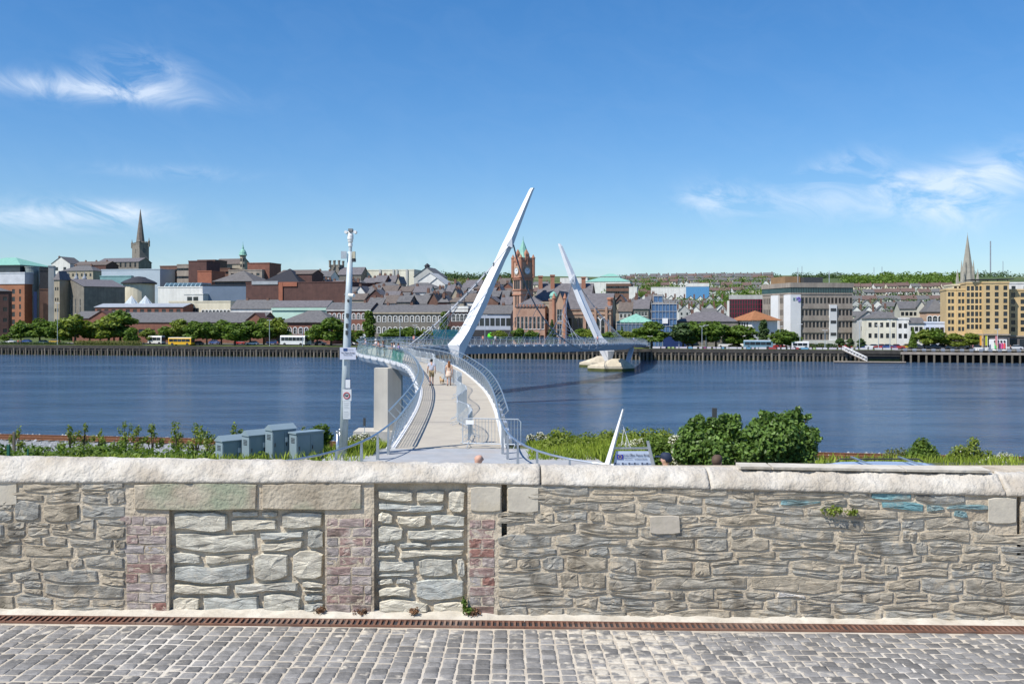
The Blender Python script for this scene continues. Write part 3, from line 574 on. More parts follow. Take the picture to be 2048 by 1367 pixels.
# ------------------------------------------------------------------ the footbridge
KEY = [(-2.35, 30, 7.88), (-2.35, 37, 7.9), (-3.1, 55, 7.95), (-4.4, 70, 8.08), (-7.3, 90, 8.4), (-10.8, 102, 8.55), (-15.0, 113, 8.68), (-16.9, 124, 8.7), (-17.4, 136, 8.65), (-15.3, 149, 8.5), (-11, 161, 8.3),
       (-4, 174, 8.05), (4.5, 187, 7.75), (13.5, 203, 7.4), (21, 222, 7.05), (27, 242, 6.6), (32, 264, 6.0), (36, 285, 5.2), (39, 303, 4.4), (41, 312, 3.9)]
def catmull(pts, step):
    pts = [Vector(p) for p in pts]; out = []
    for i in range(1, len(pts)-2):
        a, b, c, d = pts[i-1:i+3]; n = max(2, int((c-b).length/step))
        for j in range(n):
            t = j/n; out.append(.5*((2*b)+(c-a)*t+(2*a-5*b+4*c-d)*t*t+(3*b-a-3*c+d)*t**3))
    out.append(pts[-2]); return out
dense = catmull(KEY, .1); CL = [dense[0]]; acc = 0          # resample at even 1 m
for a, b in zip(dense, dense[1:]):
    acc += (b-a).length
    if acc >= 1.0: CL.append(b); acc -= 1.0
nC = len(CL); CN = []
for i in range(nC):
    t = (CL[min(i+1, nC-1)]-CL[max(i-1, 0)]); t.z = 0; t.normalize(); CN.append(Vector((t.y, -t.x, 0)))   # to the right
def off(i, s, z=0): return CL[i]+CN[i]*s+Vector((0, 0, z))
def sweep(prof, i0=0, i1=None, mb=None, cap=True):
    b = mb or MB(); b.loft([[off(i, s, z) for s, z in prof] for i in range(i0, (i1 or nC-1)+1)], 0, cap); return b
bridge = thing('footbridge', 'curving white steel footbridge deck with outward leaning railings across the river', 'bridge', CL[0])
DECKM = M('deck_surface', (.47, .425, .345), (.41, .365, .30), s=1.2, rough=.9, bump=.2, bs=60, bd=.004, c3=(.36, .33, .29), s3=.25, a3=.35)
SOFF = M('bridge_steel_grey', (.46, .49, .53), (.40, .43, .47), s=.4, rough=.5, spec=.4)
sweep([(-1.95, 0), (1.95, 0), (1.95, -.05), (-1.95, -.05)]).build('deck_surface', DECKM, bridge)
sweep([(-2.12, .03), (-1.955, .03), (-1.955, -.06), (-2.12, -.06)]).build('kerb', WHITE, bridge); sweep([(1.955, .03), (2.12, .03), (2.12, -.06), (1.955, -.06)]).build('kerb', WHITE, bridge)
gb2 = MB(); gd_ = lambda i: -1.45+.95*float(smooth(236, 262, CL[i].y)); gb2.loft([[off(i, -2.1, -.065), off(i, 2.1, -.065), off(i, 1.1, gd_(i)), off(i, -1.1, gd_(i))] for i in range(nC)]); gb2.build('deck_girder', SOFF, bridge)
for i in range(9, 100, 12): sweep([(-1.93, .001), (1.93, .001), (1.93, .004), (-1.93, .004)], i, i, mb=None) if False else MB().hexa([off(i, -1.93, .001), off(i, 1.93, .001), off(i, 1.93, .001)+Vector((0, .05, 0)), off(i, -1.93, .001)+Vector((0, .05, 0)), off(i, -1.93, .004), off(i, 1.93, .004), off(i, 1.93, .004)+Vector((0, .05, 0)), off(i, -1.93, .004)+Vector((0, .05, 0))]).build('deck_joint', DARKP, bridge)
sweep([(-2.32, .0), (-2.125, .0), (-2.125, -.34), (-1.9, -.75), (-2.0, -.75), (-2.28, -.3)], 0, 105).build('edge_fascia', WHITE, bridge)
EDGEW = M('outrigger_white', (.74, .75, .77), None, s=.5, rough=.4)
# outriggers: white brackets along both edges, every 2.5 m
ob = MB(); ob.box(-.14, .30, -.55, .55, -.22, .02); obm = ob.mesh('outrigger'); obm.materials.append(EDGEW)
for i in range(3, nC-2, 3):
    for sgn in (-1, 1):
        p = off(i, 2.13*sgn); n_ = CN[i]*sgn
        mk('outrigger', obm, None, bridge, p, math.atan2(n_.y, n_.x))
# railing posts, rails, wires
KZ, TZ = 1.07, 1.37                       # handrail knee and top rail heights
def rs_(z): return 2.15-.25*z/KZ if z <= KZ else 1.90+.30*(z-KZ)/(TZ-KZ)
pm = MB()
for (sa, za, wa), (sb, zb, wb_) in (((2.28, -.3, .12), (1.92, KZ, .06)), ((1.92, KZ, .06), (2.2, TZ, .04))):
    pm.hexa([(sa-2.14-wa/2, -.014, za), (sa-2.14+wa/2, -.014, za), (sa-2.14+wa/2, .014, za), (sa-2.14-wa/2, .014, za), (sb-2.14-wb_/2, -.014, zb), (sb-2.14+wb_/2, -.014, zb), (sb-2.14+wb_/2, .014, zb), (sb-2.14-wb_/2, .014, zb)])
pme = pm.mesh('railing_post'); pme.materials.append(STEEL)
cnt = 0; far = MB(); order = sorted([(i, s) for i in range(0, nC, 2) for s in (-1, 1)], key=lambda q: CL[q[0]].y)
for i, sgn in order:
    n_ = CN[i]*sgn; p = off(i, 2.14*sgn)
    if cnt < 300: mk('railing_post', pme, None, bridge, p, math.atan2(n_.y, n_.x)); cnt += 1
    else:
        t = Vector((-n_.y, n_.x, 0)); far.add([p+n_*v.co.x+t*v.co.y+Vector((0, 0, v.co.z)) for v in pme.vertices], [tuple(f.vertices) for f in pme.polygons])
if far.v: tag(far.build('railing_posts', STEEL, bridge), kind='stuff')
for sgn in (-1, 1):
    def ln(s, z, r, i0=0, i1=nC-1, n=6, step=1):
        b = MB(); b.tube([off(i, sgn*s, z) for i in list(range(i0, i1, step))+[i1]], r, n); return b
    ln(2.21, TZ, .03).build('top_rail', STEEL, bridge); ln(1.90, KZ, .042).build('handrail', STEEL, bridge); ln(2.17, .05, .025).build('bottom_rail', STEEL, bridge)
    for k in range(7):
        z = .18+.125*k; ln(rs_(z)+.01, z, .014, n=3).build('railing_wire', STEEL, bridge)
def panel(name, mat, sgn, i0, i1, z0, z1):
    b = MB(); zz = [z0]+([KZ] if z0 < KZ < z1 else [])+[z1]
    for i in range(i0, i1):
        for a, c in zip(zz, zz[1:]): b.quad(off(i, sgn*(rs_(a)+.04), a), off(i+1, sgn*(rs_(a)+.04), a), off(i+1, sgn*(rs_(min(c, TZ))+.04), c), off(i, sgn*(rs_(min(c, TZ))+.04), c))
    return b.build(name, mat, bridge)
i90 = min(range(nC), key=lambda i: abs(CL[i].y-92))
for i in range(i90+2, i90+8, 2): panel('glass_screen', glass_mat('green_glass', (.10, .36, .30), .5) if i == i90+2 else bpy.data.materials['green_glass'], -1, i, i+2, .02, 1.27)
for i in range(i90+8, i90+60, 2): panel('glass_panel', PALEG, -1, i, i+2, .05, 1.25)
i150 = min(range(nC), key=lambda i: (CL[i]-Vector((-11, 161, 8.3))).length)
for i in range(i150, i150+8, 2): panel('teal_screen', TEAL, -1, i, i+2, .02, 2.6)
# flared wing rails onto the terrace
for sgn, px_end, name in ((-1, 688, 'wing_rail'), (1, 1180, 'wing_rail')):
    a = off(0, sgn*1.9, KZ); c = Vector(((-8.0 if sgn < 0 else 3.2), 29.5, 8.35)); pts = []
    for j in range(13):
        t = j/12; m1 = a+Vector((sgn*.25, -3.2, -.05)); m2 = c+Vector((-sgn*3.4, 2.2, .0))
        pts.append(a*(1-t)**3+m1*3*t*(1-t)**2+m2*3*t*t*(1-t)+c*t**3)
    b = MB(); b.tube(pts, .035, 6); b.build('wing_rail', STEEL, bridge)
    for j in range(2, 12, 2):
        b = MB(); p = pts[j]; b.hexa([(p.x-.05, p.y-.1, 7.8), (p.x+.05, p.y-.1, 7.8), (p.x+.05, p.y+.1, 7.8), (p.x-.05, p.y+.1, 7.8), (p.x-.03, p.y-.05, p.z), (p.x+.03, p.y-.05, p.z), (p.x+.03, p.y+.05, p.z), (p.x-.03, p.y+.05, p.z)]); b.build('wing_post', STEEL, bridge)
# concrete pier on the near shore
pp = Vector((-12.35, 99.5, 0)); b = MB()
b.loft([[(pp.x+x*k, pp.y+y*k, z) for x, y in ((-1.3, -.5), (.1, -.95), (1.35, -.3), (1.35, 1.0), (-1.3, 1.0))] for z, k in ((-.5, 1.04), (7.75, 1.0))]); b.build('pier', CONCP, bridge)
b = MB(); b.box(pp.x-3.2, pp.x+1.9, pp.y-1.6, pp.y+2, -.6, 1.6); b.build('pier_footing', CONCP, bridge)

# masts and cables
def mast(label, rows, d, ridge, notch, wy, low):
    t = thing('bridge_mast', label, 'mast', P(sum(rows[-1][1:])/2, rows[-1][0], d), 'leaning masts of the footbridge')
    b = MB(); rings = []
    for py, xl, xr in rows:
        l_, r_ = P(xl, py, d), P(xr, py, d); wd = (r_-l_).length; c = l_.lerp(r_, ridge)
        rings.append([l_, c+Vector((0, -wd*wy, 0)), r_, l_.lerp(r_, .45)+Vector((0, wd*wy*1.1, 0))])
    b.loft(rings[::-1]); b.build('mast_shaft', MASTW, t)
    py, px = notch; c = P(px, py, d); s = d/F; e = MB()
    e.loft([[c+Vector((-9*s, -1.05, -7*s)), c+Vector((3*s, -1.35, -13*s)), c+Vector((6*s, -.9, -2*s)), c+Vector((2*s, -1.2, 9*s))], [c+Vector((-8*s, .2, -7*s)), c+Vector((3*s, .2, -13*s)), c+Vector((6*s, .2, -2*s)), c+Vector((2*s, .2, 9*s))]]); e.build('cable_saddle', SOFF, t)
    return t
M1 = [(376, 1061, 1069.5), (381, 1057.5, 1067), (423, 1037, 1051), (489, 1004, 1027), (520, 990, 1011), (562, 968, 993), (603, 948, 977), (641, 930, 959), (660, 920, 950), (673, 909, 944), (689, 894.5, 936), (707, 902, 928), (727, 914, 919)]
m1 = mast('tall white mast leaning right beside the near half of the footbridge', M1, 146, .62, (484, 1022), .45, 0)
M2 = [(487, 1116, 1121), (492, 1117, 1125), (536, 1131, 1145), (547, 1134.6, 1149.5), (603, 1155, 1173), (640, 1172, 1190), (672, 1187, 1204), (680, 1190, 1212), (690, 1193, 1222), (702, 1199, 1229), (722, 1210, 1223), (730, 1211, 1222)]
m2 = mast('farther white mast leaning left, standing on the concrete river pier', M2, 243, .5, (557, 1147), .4, 0)
CABLE = M('steel_cable', (.25, .26, .27), (.18, .19, .2), s=3, rough=.4, metal=.6)
CABLEL = M('bright_cable', (.55, .56, .57), None, s=3, rough=.35, metal=.6)
def idx(y, x=None): return min(range(nC), key=lambda i: abs(CL[i].y-y)+(abs(CL[i].x-x) if x is not None else 0))
def main_cable(t, s, e, sag, i0, i1, edge, nh, r=.09, mat=CABLE, hr=.028, pull=(0, 0)):
    c1 = s.lerp(e, .33)+Vector((pull[0], pull[1], -sag)); c2 = s.lerp(e, .70)+Vector((0, 0, -sag*.9)); pts = [s*(1-u)**3+c1*3*u*(1-u)**2+c2*3*u*u*(1-u)+e*u**3 for u in [j/24 for j in range(25)]]
    b = MB(); b.tube(pts, r, 6); b.build('main_cable', mat, t)
    for j in range(nh):
        u = (j+1)/(nh+1); p = pts[int(2+u*21)]; i = round(i0+(i1-i0)*(.06+u*.9)); q = off(i, edge*2.2, .1)
        h = MB(); h.tube([p, q], hr, 4); h.build('hanger', CABLEL, t); k = MB(); k.lathe(p, [(.05, -.3), (.13, -.15), (.13, .15), (.05, .3)], 6); k.build('cable_clamp', CABLE, t)
s1 = P(1021, 487, 145); s1r = P(1027, 490, 145.6)
ia = idx(141, -17.6); ib = idx(166, -8); ic = idx(168, -7.4); id_ = idx(215, 18.6)
main_cable(m1, s1, off(ia, 2.2, .2), 1.4, ia, ib, 1, 9, .075, CABLEL, .042)
main_cable(m1, s1r, off(id_, 2.2, .2), 9.0, ic, id_, 1, 9, .11, CABLE, .042, (-3.0, 0))
s2 = P(1146, 558, 242); s2r = P(1151, 560, 243)
ie = idx(192, 7.4); if_ = idx(236, 25); ig = idx(244, 27.6); ih = idx(285, 36)
main_cable(m2, s2, off(ie, -2.2, .2), 3, ie, if_, -1, 9, .08, CABLE, .05); main_cable(m2, s2r, off(ih, -2.2, .2), 2, ig, ih, -1, 7, .08, CABLE, .05)
# concrete river pier of the far mast, and the hidden one of the near mast
PIERC = M('river_pier_concrete', (.60, .52, .39), (.50, .43, .32), s=.6, rough=.9, streak=.2); WEED = M('tidal_weed', (.10, .11, .035), (.055, .06, .025), s=1, rough=.95)
def river_pier(label, c, s=1.0):
    t = thing('river_pier', label, 'pier', c); x, y = c[0], c[1]
    def hull(k, z, dx=0): return [(x+a*k*s+dx, y+bb*k*s, z) for a, bb in ((-5.2, 0), (-1.5, -3.2), (3.6, -3.2), (6.0, -.4), (6.0, 3.0), (-1.5, 3.2))]
    b = MB(); b.loft([hull(1.0, -1.2), hull(1.0, .75)]); b.build('weed_band', WEED, t)
    b = MB(); b.loft([hull(.995, .75), hull(.985, 1.3), [(x+a*s, y+bb*s, 2.5) for a, bb in ((-.6, 0), (.1, -1.9), (3.1, -1.9), (4.0, -.3), (3.8, 1.6), (0, 1.6))], [(x+a*s, y+bb*s, 2.95) for a, bb in ((.6, 0), (1.0, -1.2), (2.8, -1.2), (3.3, -.2), (3.2, 1.0), (.9, 1.0))]]); b.build('pier_body', PIERC, t); return t
river_pier('pale concrete river pier under the farther mast', Vector((23.3, 240, 0)))
river_pier('low concrete river pier just behind the farther mast pier', Vector((21.5, 258, 0)), .8)
river_pier('concrete river pier under the nearer mast behind the deck', Vector((-7.7, 146, 0)), .7)
b = MB(); b.beam((27.6, 240.5, 1.6), (29.6, 247, 5.2), 1.0, .7); b.build('pier_strut', SOFF, bridge)

# crowd barriers along the deck: frame, bars, feet
def barrier_proto():
    t = thing('crowd_barrier', 'x', 'barrier'); b = MB(); W = 2.2; h0, h1 = .16, 1.08
    b.tube([(0, 0, h0), (0, 0, h1-.1), (.1, 0, h1), (W-.1, 0, h1), (W, 0, h1-.1), (W, 0, h0), (0, 0, h0)], .02, 5, up=(0, 1, 0)); b.build('frame', GALV, t)
    b = MB()
    for j in range(1, 18): b.tube([(j*W/18, 0, h0), (j*W/18, 0, h1)], .0085, 4, cap=False)
    b.build('bars', GALV, t)
    for x in (.22, W-.22):
        b = MB(); b.tube([(x, 0, .22), (x, -.08, .12), (x, -.32, .02)], .016, 5); b.tube([(x, 0, .22), (x, .08, .12), (x, .32, .02)], .016, 5); b.build('foot', GALV, t)
    return t
bp_ = barrier_proto(); spots = []; i = 1.0
def cl_at(f, s):
    a = int(f); t = f-a; return off(a, s).lerp(off(min(a+1, nC-1), s), t)
while i < 80:
    s = .35+.25*math.sin(i*.5)+(-.35 if i > 34 else 0)+(.25 if i < 6 else 0); p, q = cl_at(i, s), cl_at(i+2.25, .35+.25*math.sin((i+2.25)*.5)+(-.35 if i > 32 else 0)+(.25 if i < 4 else 0)); spots.append((p, q)); i += 2.3
pz = off(0, .52); spots.insert(0, (pz+Vector((0, .15, 0)), off(0, 1.95)+Vector((.35, -.25, 0))))
nb = len(spots)
for k, (p, q) in enumerate(spots):
    o = bp_ if k == 0 else copy_tree(bp_); o.location = p+Vector((0, 0, .005)); d_ = q-p; o.rotation_euler = (0, -math.asin(max(-.2, min(.2, d_.z/2.2))), math.atan2(d_.y, d_.x))
    tag(o, 'steel crowd barrier set across the near right end of the bridge deck' if k == 0 else 'steel crowd barrier, %s from the near end of the row along the deck' % ordw(k-1), 'barrier', 'crowd barriers on the bridge')
b = MB(); b.box(.12, .42, -.012, -.008, .86, 1.02); nb_ = b.build('notice_plate', WHITE); nb_.parent = bp_
# ------------------------------------------------------------------ buildings
def G(x, y): return float(far_z(np.array(x), np.array(y)))
WCACHE = {}
FR_W, FR_D = M('frame_white', (.72, .72, .70), None, s=2, rough=.6), M('frame_dark', (.06, .06, .065), None, s=2, rough=.6)
def window_mesh(w_, h_, kind):
    key = (round(w_, 1), round(h_, 1), kind)
    if key in WCACHE: return WCACHE[key]
    b = MB(); a, c = w_/2, h_/2; fr = FR_D if kind in ('d', 's') else FR_W; t = .09 if kind != 's' else .06
    if kind == 'a':                               # round-headed with raised pale surround
        def arch(r, bot, y): return [(r*math.cos(u), y, c-a+r*math.sin(u)) for u in [math.pi*j/8 for j in range(9)]]+[(-r, y, -c-bot), (r, y, -c-bot)]
        i_, o_ = arch(a*.92, 0, -.1), arch(a+.24, .12, -.1); i2, o2 = arch(a*.92, 0, .18), arch(a+.24, .12, .0); n = 11
        b.add(o_+i_+o2+i2, [(j, (j+1) % n, n+(j+1) % n, n+j) for j in range(n)]+[(2*n+j, 2*n+(j+1) % n, (j+1) % n, j) for j in range(n)]+[(n+j, n+(j+1) % n, 3*n+(j+1) % n, 3*n+j) for j in range(n)], 0)
        b.add([(x, .15, z) for x, y, z in i_], [tuple(range(n))], 1); b.box(-a, a, .12, .15, -.04, .04, 0); b.box(-.04, .04, .12, .15, -c, c, 0)
    else:
        for x0, x1, z0, z1 in ((-a, -a+t, -c, c), (a-t, a, -c, c), (-a+t, a-t, -c, -c+t), (-a+t, a-t, c-t, c)): b.box(x0, x1, .08, .16, z0, z1, 0)
        if h_ > 1.3: b.box(-a+t, a-t, .09, .15, .12, .12+t*.7, 0)
        if w_ > 1.5: b.box(-t*.35, t*.35, .09, .15, -c+t, c-t, 0)
        b.quad((-a, .14, -c), (a, .14, -c), (a, .14, c), (-a, .14, c), 1)
        if kind == 'w': b.box(-a-.1, a+.1, -.12, .05, -c-.14, -c, 0)
    me = b.mesh('window'); me.materials.append(fr); me.materials.append(GLASS); WCACHE[key] = me; return me
class Frame: pass
def block(par, px0, px1, k, y1, wall, a=None, dep=12, pxL=None, z0=None, roof='flat', rmat=None, rh=3, wins=(), over=.35, chim=0, cmat=None, name='wall', base=None, ytop_d=None, par_h=.5, ridge='x'):
    """box building whose front-left corner stands at px0 (k m behind the quay); front runs to px1; eaves at row y1"""
    a = QA if a is None else a; d0 = D(px0, k); C = Vector(((px0-1024)/F*d0, d0, 0)); e = Vector((math.cos(a), math.sin(a), 0)); inn = Vector((-math.sin(a), math.cos(a), 0))
    def reach(px, u): t = (px-1024)/F; return (t*C.y-C.x)/(u.x-t*u.y)
    Lf = reach(px1, e)
    if pxL is not None: dep = reach(pxL, inn)
    mid = C+e*Lf/2; zt = zy(y1, ytop_d or (C.y+.5*(mid.y-C.y))); zb = (G(mid.x, mid.y)-.6) if z0 is None else (zy(z0, mid.y) if z0 > 60 else z0)
    h = zt-zb; C.z = zb
    def loc(x, y, z): return C+e*x+inn*y+Vector((0, 0, z))
    faces = {'f': (lambda u, y, z: loc(u, y, z), Lf, a), 'r': (lambda u, y, z: loc(Lf-y, u, z), dep, a+math.pi/2), 'l': (lambda u, y, z: loc(y, dep-u, z), dep, a-math.pi/2), 'b': (lambda u, y, z: loc(Lf-u, dep-y, z), Lf, a+math.pi)}
    mb = MB(); wl = []
    for fk, (fn, L, ang) in faces.items():
        ops = []
        for wd in wins:
            if wd[0] != fk: continue
            _, nx, nz, u0, u1, v0, v1, ww, wh, kind = wd
            for iz in range(nz):
                for ix in range(nx):
                    u = L*(u0 if nx == 1 else u0+(u1-u0)*ix/(nx-1)); z = h*(v0 if nz == 1 else v0+(v1-v0)*iz/(nz-1))
                    w2 = min(ww, L*.9); ops.append((u-w2/2, u+w2/2, z-wh/2, z+wh/2)); wl.append((fn(u, 0, z), ang, w2, wh, kind))
        rd = lambda q: round(q, 3)
        xs_ = sorted({0, rd(L), *[rd(q) for o in ops for q in o[:2]]}); zs_ = sorted({0, rd(h), *[rd(q) for o in ops for q in o[2:]]})
        xs_ = [q for q in xs_ if 0 <= q <= rd(L)]; zs_ = [q for q in zs_ if 0 <= q <= rd(h)]
        if len(xs_)*len(zs_) > 4000: ops = ops[:0]; xs_ = [0, L]; zs_ = [0, h]
        for x0, x1 in zip(xs_, xs_[1:]):
            for q0, q1 in zip(zs_, zs_[1:]):
                cxx, czz = (x0+x1)/2, (q0+q1)/2
                if any(o[0] < cxx < o[1] and o[2] < czz < o[3] for o in ops): continue
                mb.quad(fn(x0, 0, q0), fn(x1, 0, q0), fn(x1, 0, q1), fn(x0, 0, q1))
        for o in ops:
            for (xa, za), (xb, zb2) in (((o[0], o[2]), (o[0], o[3])), ((o[0], o[3]), (o[1], o[3])), ((o[1], o[3]), (o[1], o[2])), ((o[1], o[2]), (o[0], o[2]))):
                mb.quad(fn(xa, 0, za), fn(xb, 0, zb2), fn(xb, .2, zb2), fn(xa, .2, za))
    if roof == 'gablex' or roof == 'gabley': pass
    mb.quad(loc(0, 0, h), loc(Lf, 0, h), loc(Lf, dep, h), loc(0, dep, h))
    if roof == 'gablex':
        for x in (0, Lf): mb.add([loc(x, 0, h), loc(x, dep, h), loc(x, dep/2, h+rh)], [(0, 1, 2)])
    if roof == 'gabley':
        for y in (0, dep): mb.add([loc(0, y, h), loc(Lf, y, h), loc(Lf/2, y, h+rh)], [(0, 1, 2)])
    mb.build(name, wall, par)
    for p, ang, ww, wh, kind in wl: mk('window', window_mesh(ww, wh, kind), None, par, p, ang)
    rb = MB(); o = over; T = .18
    if roof == 'flat':
        for (x0, x1, q0, q1) in ((-.15, Lf+.15, -.15, .25), (-.15, Lf+.15, dep-.25, dep+.15), (-.15, .25, .25, dep-.25), (Lf-.25, Lf+.15, .25, dep-.25)):
            rb.hexa([loc(x0, q0, h-.02), loc(x1, q0, h-.02), loc(x1, q1, h-.02), loc(x0, q1, h-.02), loc(x0, q0, h+par_h), loc(x1, q0, h+par_h), loc(x1, q1, h+par_h), loc(x0, q1, h+par_h)])
        rb.build('parapet', rmat or wall, par); r2 = MB(); r2.hexa([loc(.25, .25, h+.01), loc(Lf-.25, .25, h+.01), loc(Lf-.25, dep-.25, h+.01), loc(.25, dep-.25, h+.01), loc(.25, .25, h+.1), loc(Lf-.25, .25, h+.1), loc(Lf-.25, dep-.25, h+.1), loc(.25, dep-.25, h+.1)]); r2.build('roof', FELT, par)
    else:
        if roof == 'gablex': A = [(-o, -o, h-rh*o/(dep/2)), (Lf+o, -o, h-rh*o/(dep/2)), (Lf+o, dep/2, h+rh), (-o, dep/2, h+rh)]; B = [(x, dep-y, z) for x, y, z in A]; pl = [A, B]
        elif roof == 'gabley': s_ = rh*o/(Lf/2); A = [(-o, -o, h-s_), (Lf/2, -o, h+rh), (Lf/2, dep+o, h+rh), (-o, dep+o, h-s_)]; B = [(Lf-x, y, z) for x, y, z in A]; pl = [A, B]
        else:
            m_ = min(Lf, dep)/2*.98
            if roof == 'pyr' or Lf <= dep and Lf/2 >= m_ and abs(Lf-dep) < 2: ap = (Lf/2, dep/2, h+rh); pl = [[(-o, -o, h), (Lf+o, -o, h), ap], [(Lf+o, -o, h), (Lf+o, dep+o, h), ap], [(Lf+o, dep+o, h), (-o, dep+o, h), ap], [(-o, dep+o, h), (-o, -o, h), ap]]
            elif Lf > dep: r1, r2_ = (m_, dep/2, h+rh), (Lf-m_, dep/2, h+rh); pl = [[(-o, -o, h), (Lf+o, -o, h), r2_, r1], [(Lf+o, -o, h), (Lf+o, dep+o, h), r2_], [(Lf+o, dep+o, h), (-o, dep+o, h), r1, r2_], [(-o, dep+o, h), (-o, -o, h), r1]]
            else: r1, r2_ = (Lf/2, m_, h+rh), (Lf/2, dep-m_, h+rh); pl = [[(-o, -o, h), (Lf+o, -o, h), r1], [(Lf+o, -o, h), (Lf+o, dep+o, h), r2_, r1], [(Lf+o, dep+o, h), (-o, dep+o, h), r2_], [(-o, dep+o, h), (-o, -o, h), r1, r2_]]
        for q in pl: n_ = len(q); top = [loc(x, y, z+T) for x, y, z in q]; bot = [loc(x, y, z+.015) for x, y, z in q]; rb.add(top+bot, [tuple(range(n_)), tuple(range(2*n_-1, n_-1, -1))]+[(i, i+n_, (i+1) % n_+n_, (i+1) % n_) for i in range(n_)])
        ro_ = rb.build('roof', rmat or SLATE, par)
        for c in range(chim):
            cb = MB(); u = (c+.5)/chim if chim > 1 else .06; x = Lf*u if roof == 'gablex' or Lf > dep else Lf/2; y = dep/2 if roof == 'gablex' or Lf > dep else dep*u
            q = loc(x, y, h+rh-.6); cb.hexa([loc(x-.5, y-.4, h+rh-1), loc(x+.5, y-.4, h+rh-1), loc(x+.5, y+.4, h+rh-1), loc(x-.5, y+.4, h+rh-1), loc(x-.5, y-.4, h+rh+.8), loc(x+.5, y-.4, h+rh+.8), loc(x+.5, y+.4, h+rh+.8), loc(x-.5, y+.4, h+rh+.8)])
            for t in (-.25, .25): cb.lathe(loc(x+t, y, h+rh+.8), [(.13, 0), (.11, .5)], 6)
            cb.build('chimney', cmat or BRICKB, ro_)
    fr = Frame(); fr.loc = loc; fr.L = Lf; fr.dep = dep; fr.h = h; fr.a = a; fr.C = C; fr.e = e; fr.inn = inn; return fr
def bld(name, label, px, k, cat='building', group=None):
    d = D(px, k); x = (px-1024)/F*d; return thing(name, label, cat, (x, d, G(x, d)), group)
def fbox(fr, nm, mat, par, x0, x1, y0, y1, z0, z1):
    b = MB(); b.hexa([fr.loc(x0, y0, z0), fr.loc(x1, y0, z0), fr.loc(x1, y1, z0), fr.loc(x0, y1, z0), fr.loc(x0, y0, z1), fr.loc(x1, y0, z1), fr.loc(x1, y1, z1), fr.loc(x0, y1, z1)]); return b.build(nm, mat, par)
def one(name, label, px0, px1, k, y1, wall, cat='building', **kw):
    t = bld(name, label, (px0+px1)/2, k, cat); return t, block(t, px0, px1, k, y1, wall, **kw)
TXTN = {}
def text(name, s, mat, par, loc, size, rz=0, rx=math.pi/2, align='CENTER', ext=.01, vertical=False):
    c = bpy.data.curves.new(name, 'FONT'); c.body = s; c.size = size; c.extrude = ext; c.align_x = align; c.align_y = 'CENTER'; tmp = bpy.data.objects.new('tmp', c); COL.objects.link(tmp)
    dg = bpy.context.evaluated_depsgraph_get(); me = bpy.data.meshes.new_from_object(tmp.evaluated_get(dg)); bpy.data.objects.remove(tmp)
    o = bpy.data.objects.new(name, me); COL.objects.link(o); me.materials.clear(); me.materials.append(mat); o.location = loc; o.rotation_euler = (rx, 0, rz)
    if par is not None: put(o, par)
    return o

# ---- left: shopping centre with green roof
t = bld('shopping_centre', 'brick and glass shopping centre with green hipped roof at the far left', 40, 120)
BR2 = M('shop_brick', (.37, .165, .095), (.30, .13, .075), s=.4, rough=.85)
f1 = block(t, -60, 49, 110, 568, BR2, dep=30, wins=[('f', 1, 5, .80, .80, .25, .85, 1.6, 2.2, 'd'), ('f', 1, 5, .92, .92, .25, .85, 1.0, 2.2, 'd')])
f2 = block(t, -60, 49.5, 109.7, 547, M('pale_cladding', (.62, .64, .68), None, s=.2, rough=.5), dep=29, z0=568, name='upper_cladding'); block(t, -60, 40, 114, 531, GLASS, dep=22, z0=549, name='rooflight_storey', roof='hip', rmat=COPPER, rh=4.2, over=.8)
c = Qp(64, 118, 3); b = MB(); b.lathe(c, [(3.1, 0), (3.1, zy(535, c.y)-3), (3.3, zy(535, c.y)-3), (3.3, zy(533, c.y)-3)], 20); b.build('round_tower', M('tower_glazing', (.26, .30, .29), (.20, .235, .23), s=.3, rough=.3, streak=.2), t)
f3 = block(t, 79, 97, 112, 579, BRICKB, dep=8, a=R(20), name='brick_wing'); block(t, 79, 97, 113, 541, DARK, dep=8, a=R(20), z0=579, name='dark_top'); block(t, 96.5, 108, 111.5, 533, RENDG, dep=8, a=R(20), name='stair_wall')
fbox(f3, 'banner_sign', flat((.03, .05, .13)), t, -2.4, -1.0, -1.6, -1.3, f3.h*.30, f3.h*.95)
t, f = one('brick_office', 'low dark brick office block at the left edge behind quay trees', -70, 17, 70, 582, BRICKD, dep=9, a=R(18), roof='hip', rmat=SLATE, rh=1.6, wins=[('f', 6, 4, .1, .92, .2, .85, 1.6, 1.7, 'd')])
# ---- victorian hall with three ventilators
t = bld('gothic_hall', 'grey stone Victorian hall with slate roof and three pointed ventilators', 170, 90)
f = block(t, 168, 250, 88, 573, STONEG, a=R(42), pxL=118, roof='gablex', rh=3.6, rmat=SLATE2, wins=[('l', 5, 1, .15, .85, .62, .62, 1.3, 6.5, 'w'), ('f', 6, 1, .1, .9, .30, .30, 1.2, 1.6, 'd')])
for u in (-.02, .16, .34):
    q = f.loc(f.L*(.02+u), f.dep*(.62-u*.2), f.h+3.0); b = MB(); b.lathe(q, [(.9, -.8), (.9, 1.0), (1.15, 1.0), (.75, 1.9), (.3, 2.6), (.05, 4.4)], 8); b.build('ventilator', M('lead_cap', (.30, .33, .37), None, s=1, rough=.5), t)
g2 = block(t, 108, 119, 92, 560, BROWNR if False else STONEC, dep=8, roof='hip', rh=4, rmat=SLATE2, name='end_pavilion', wins=[('f', 2, 4, .3, .7, .3, .85, .7, 1.5, 'd')])
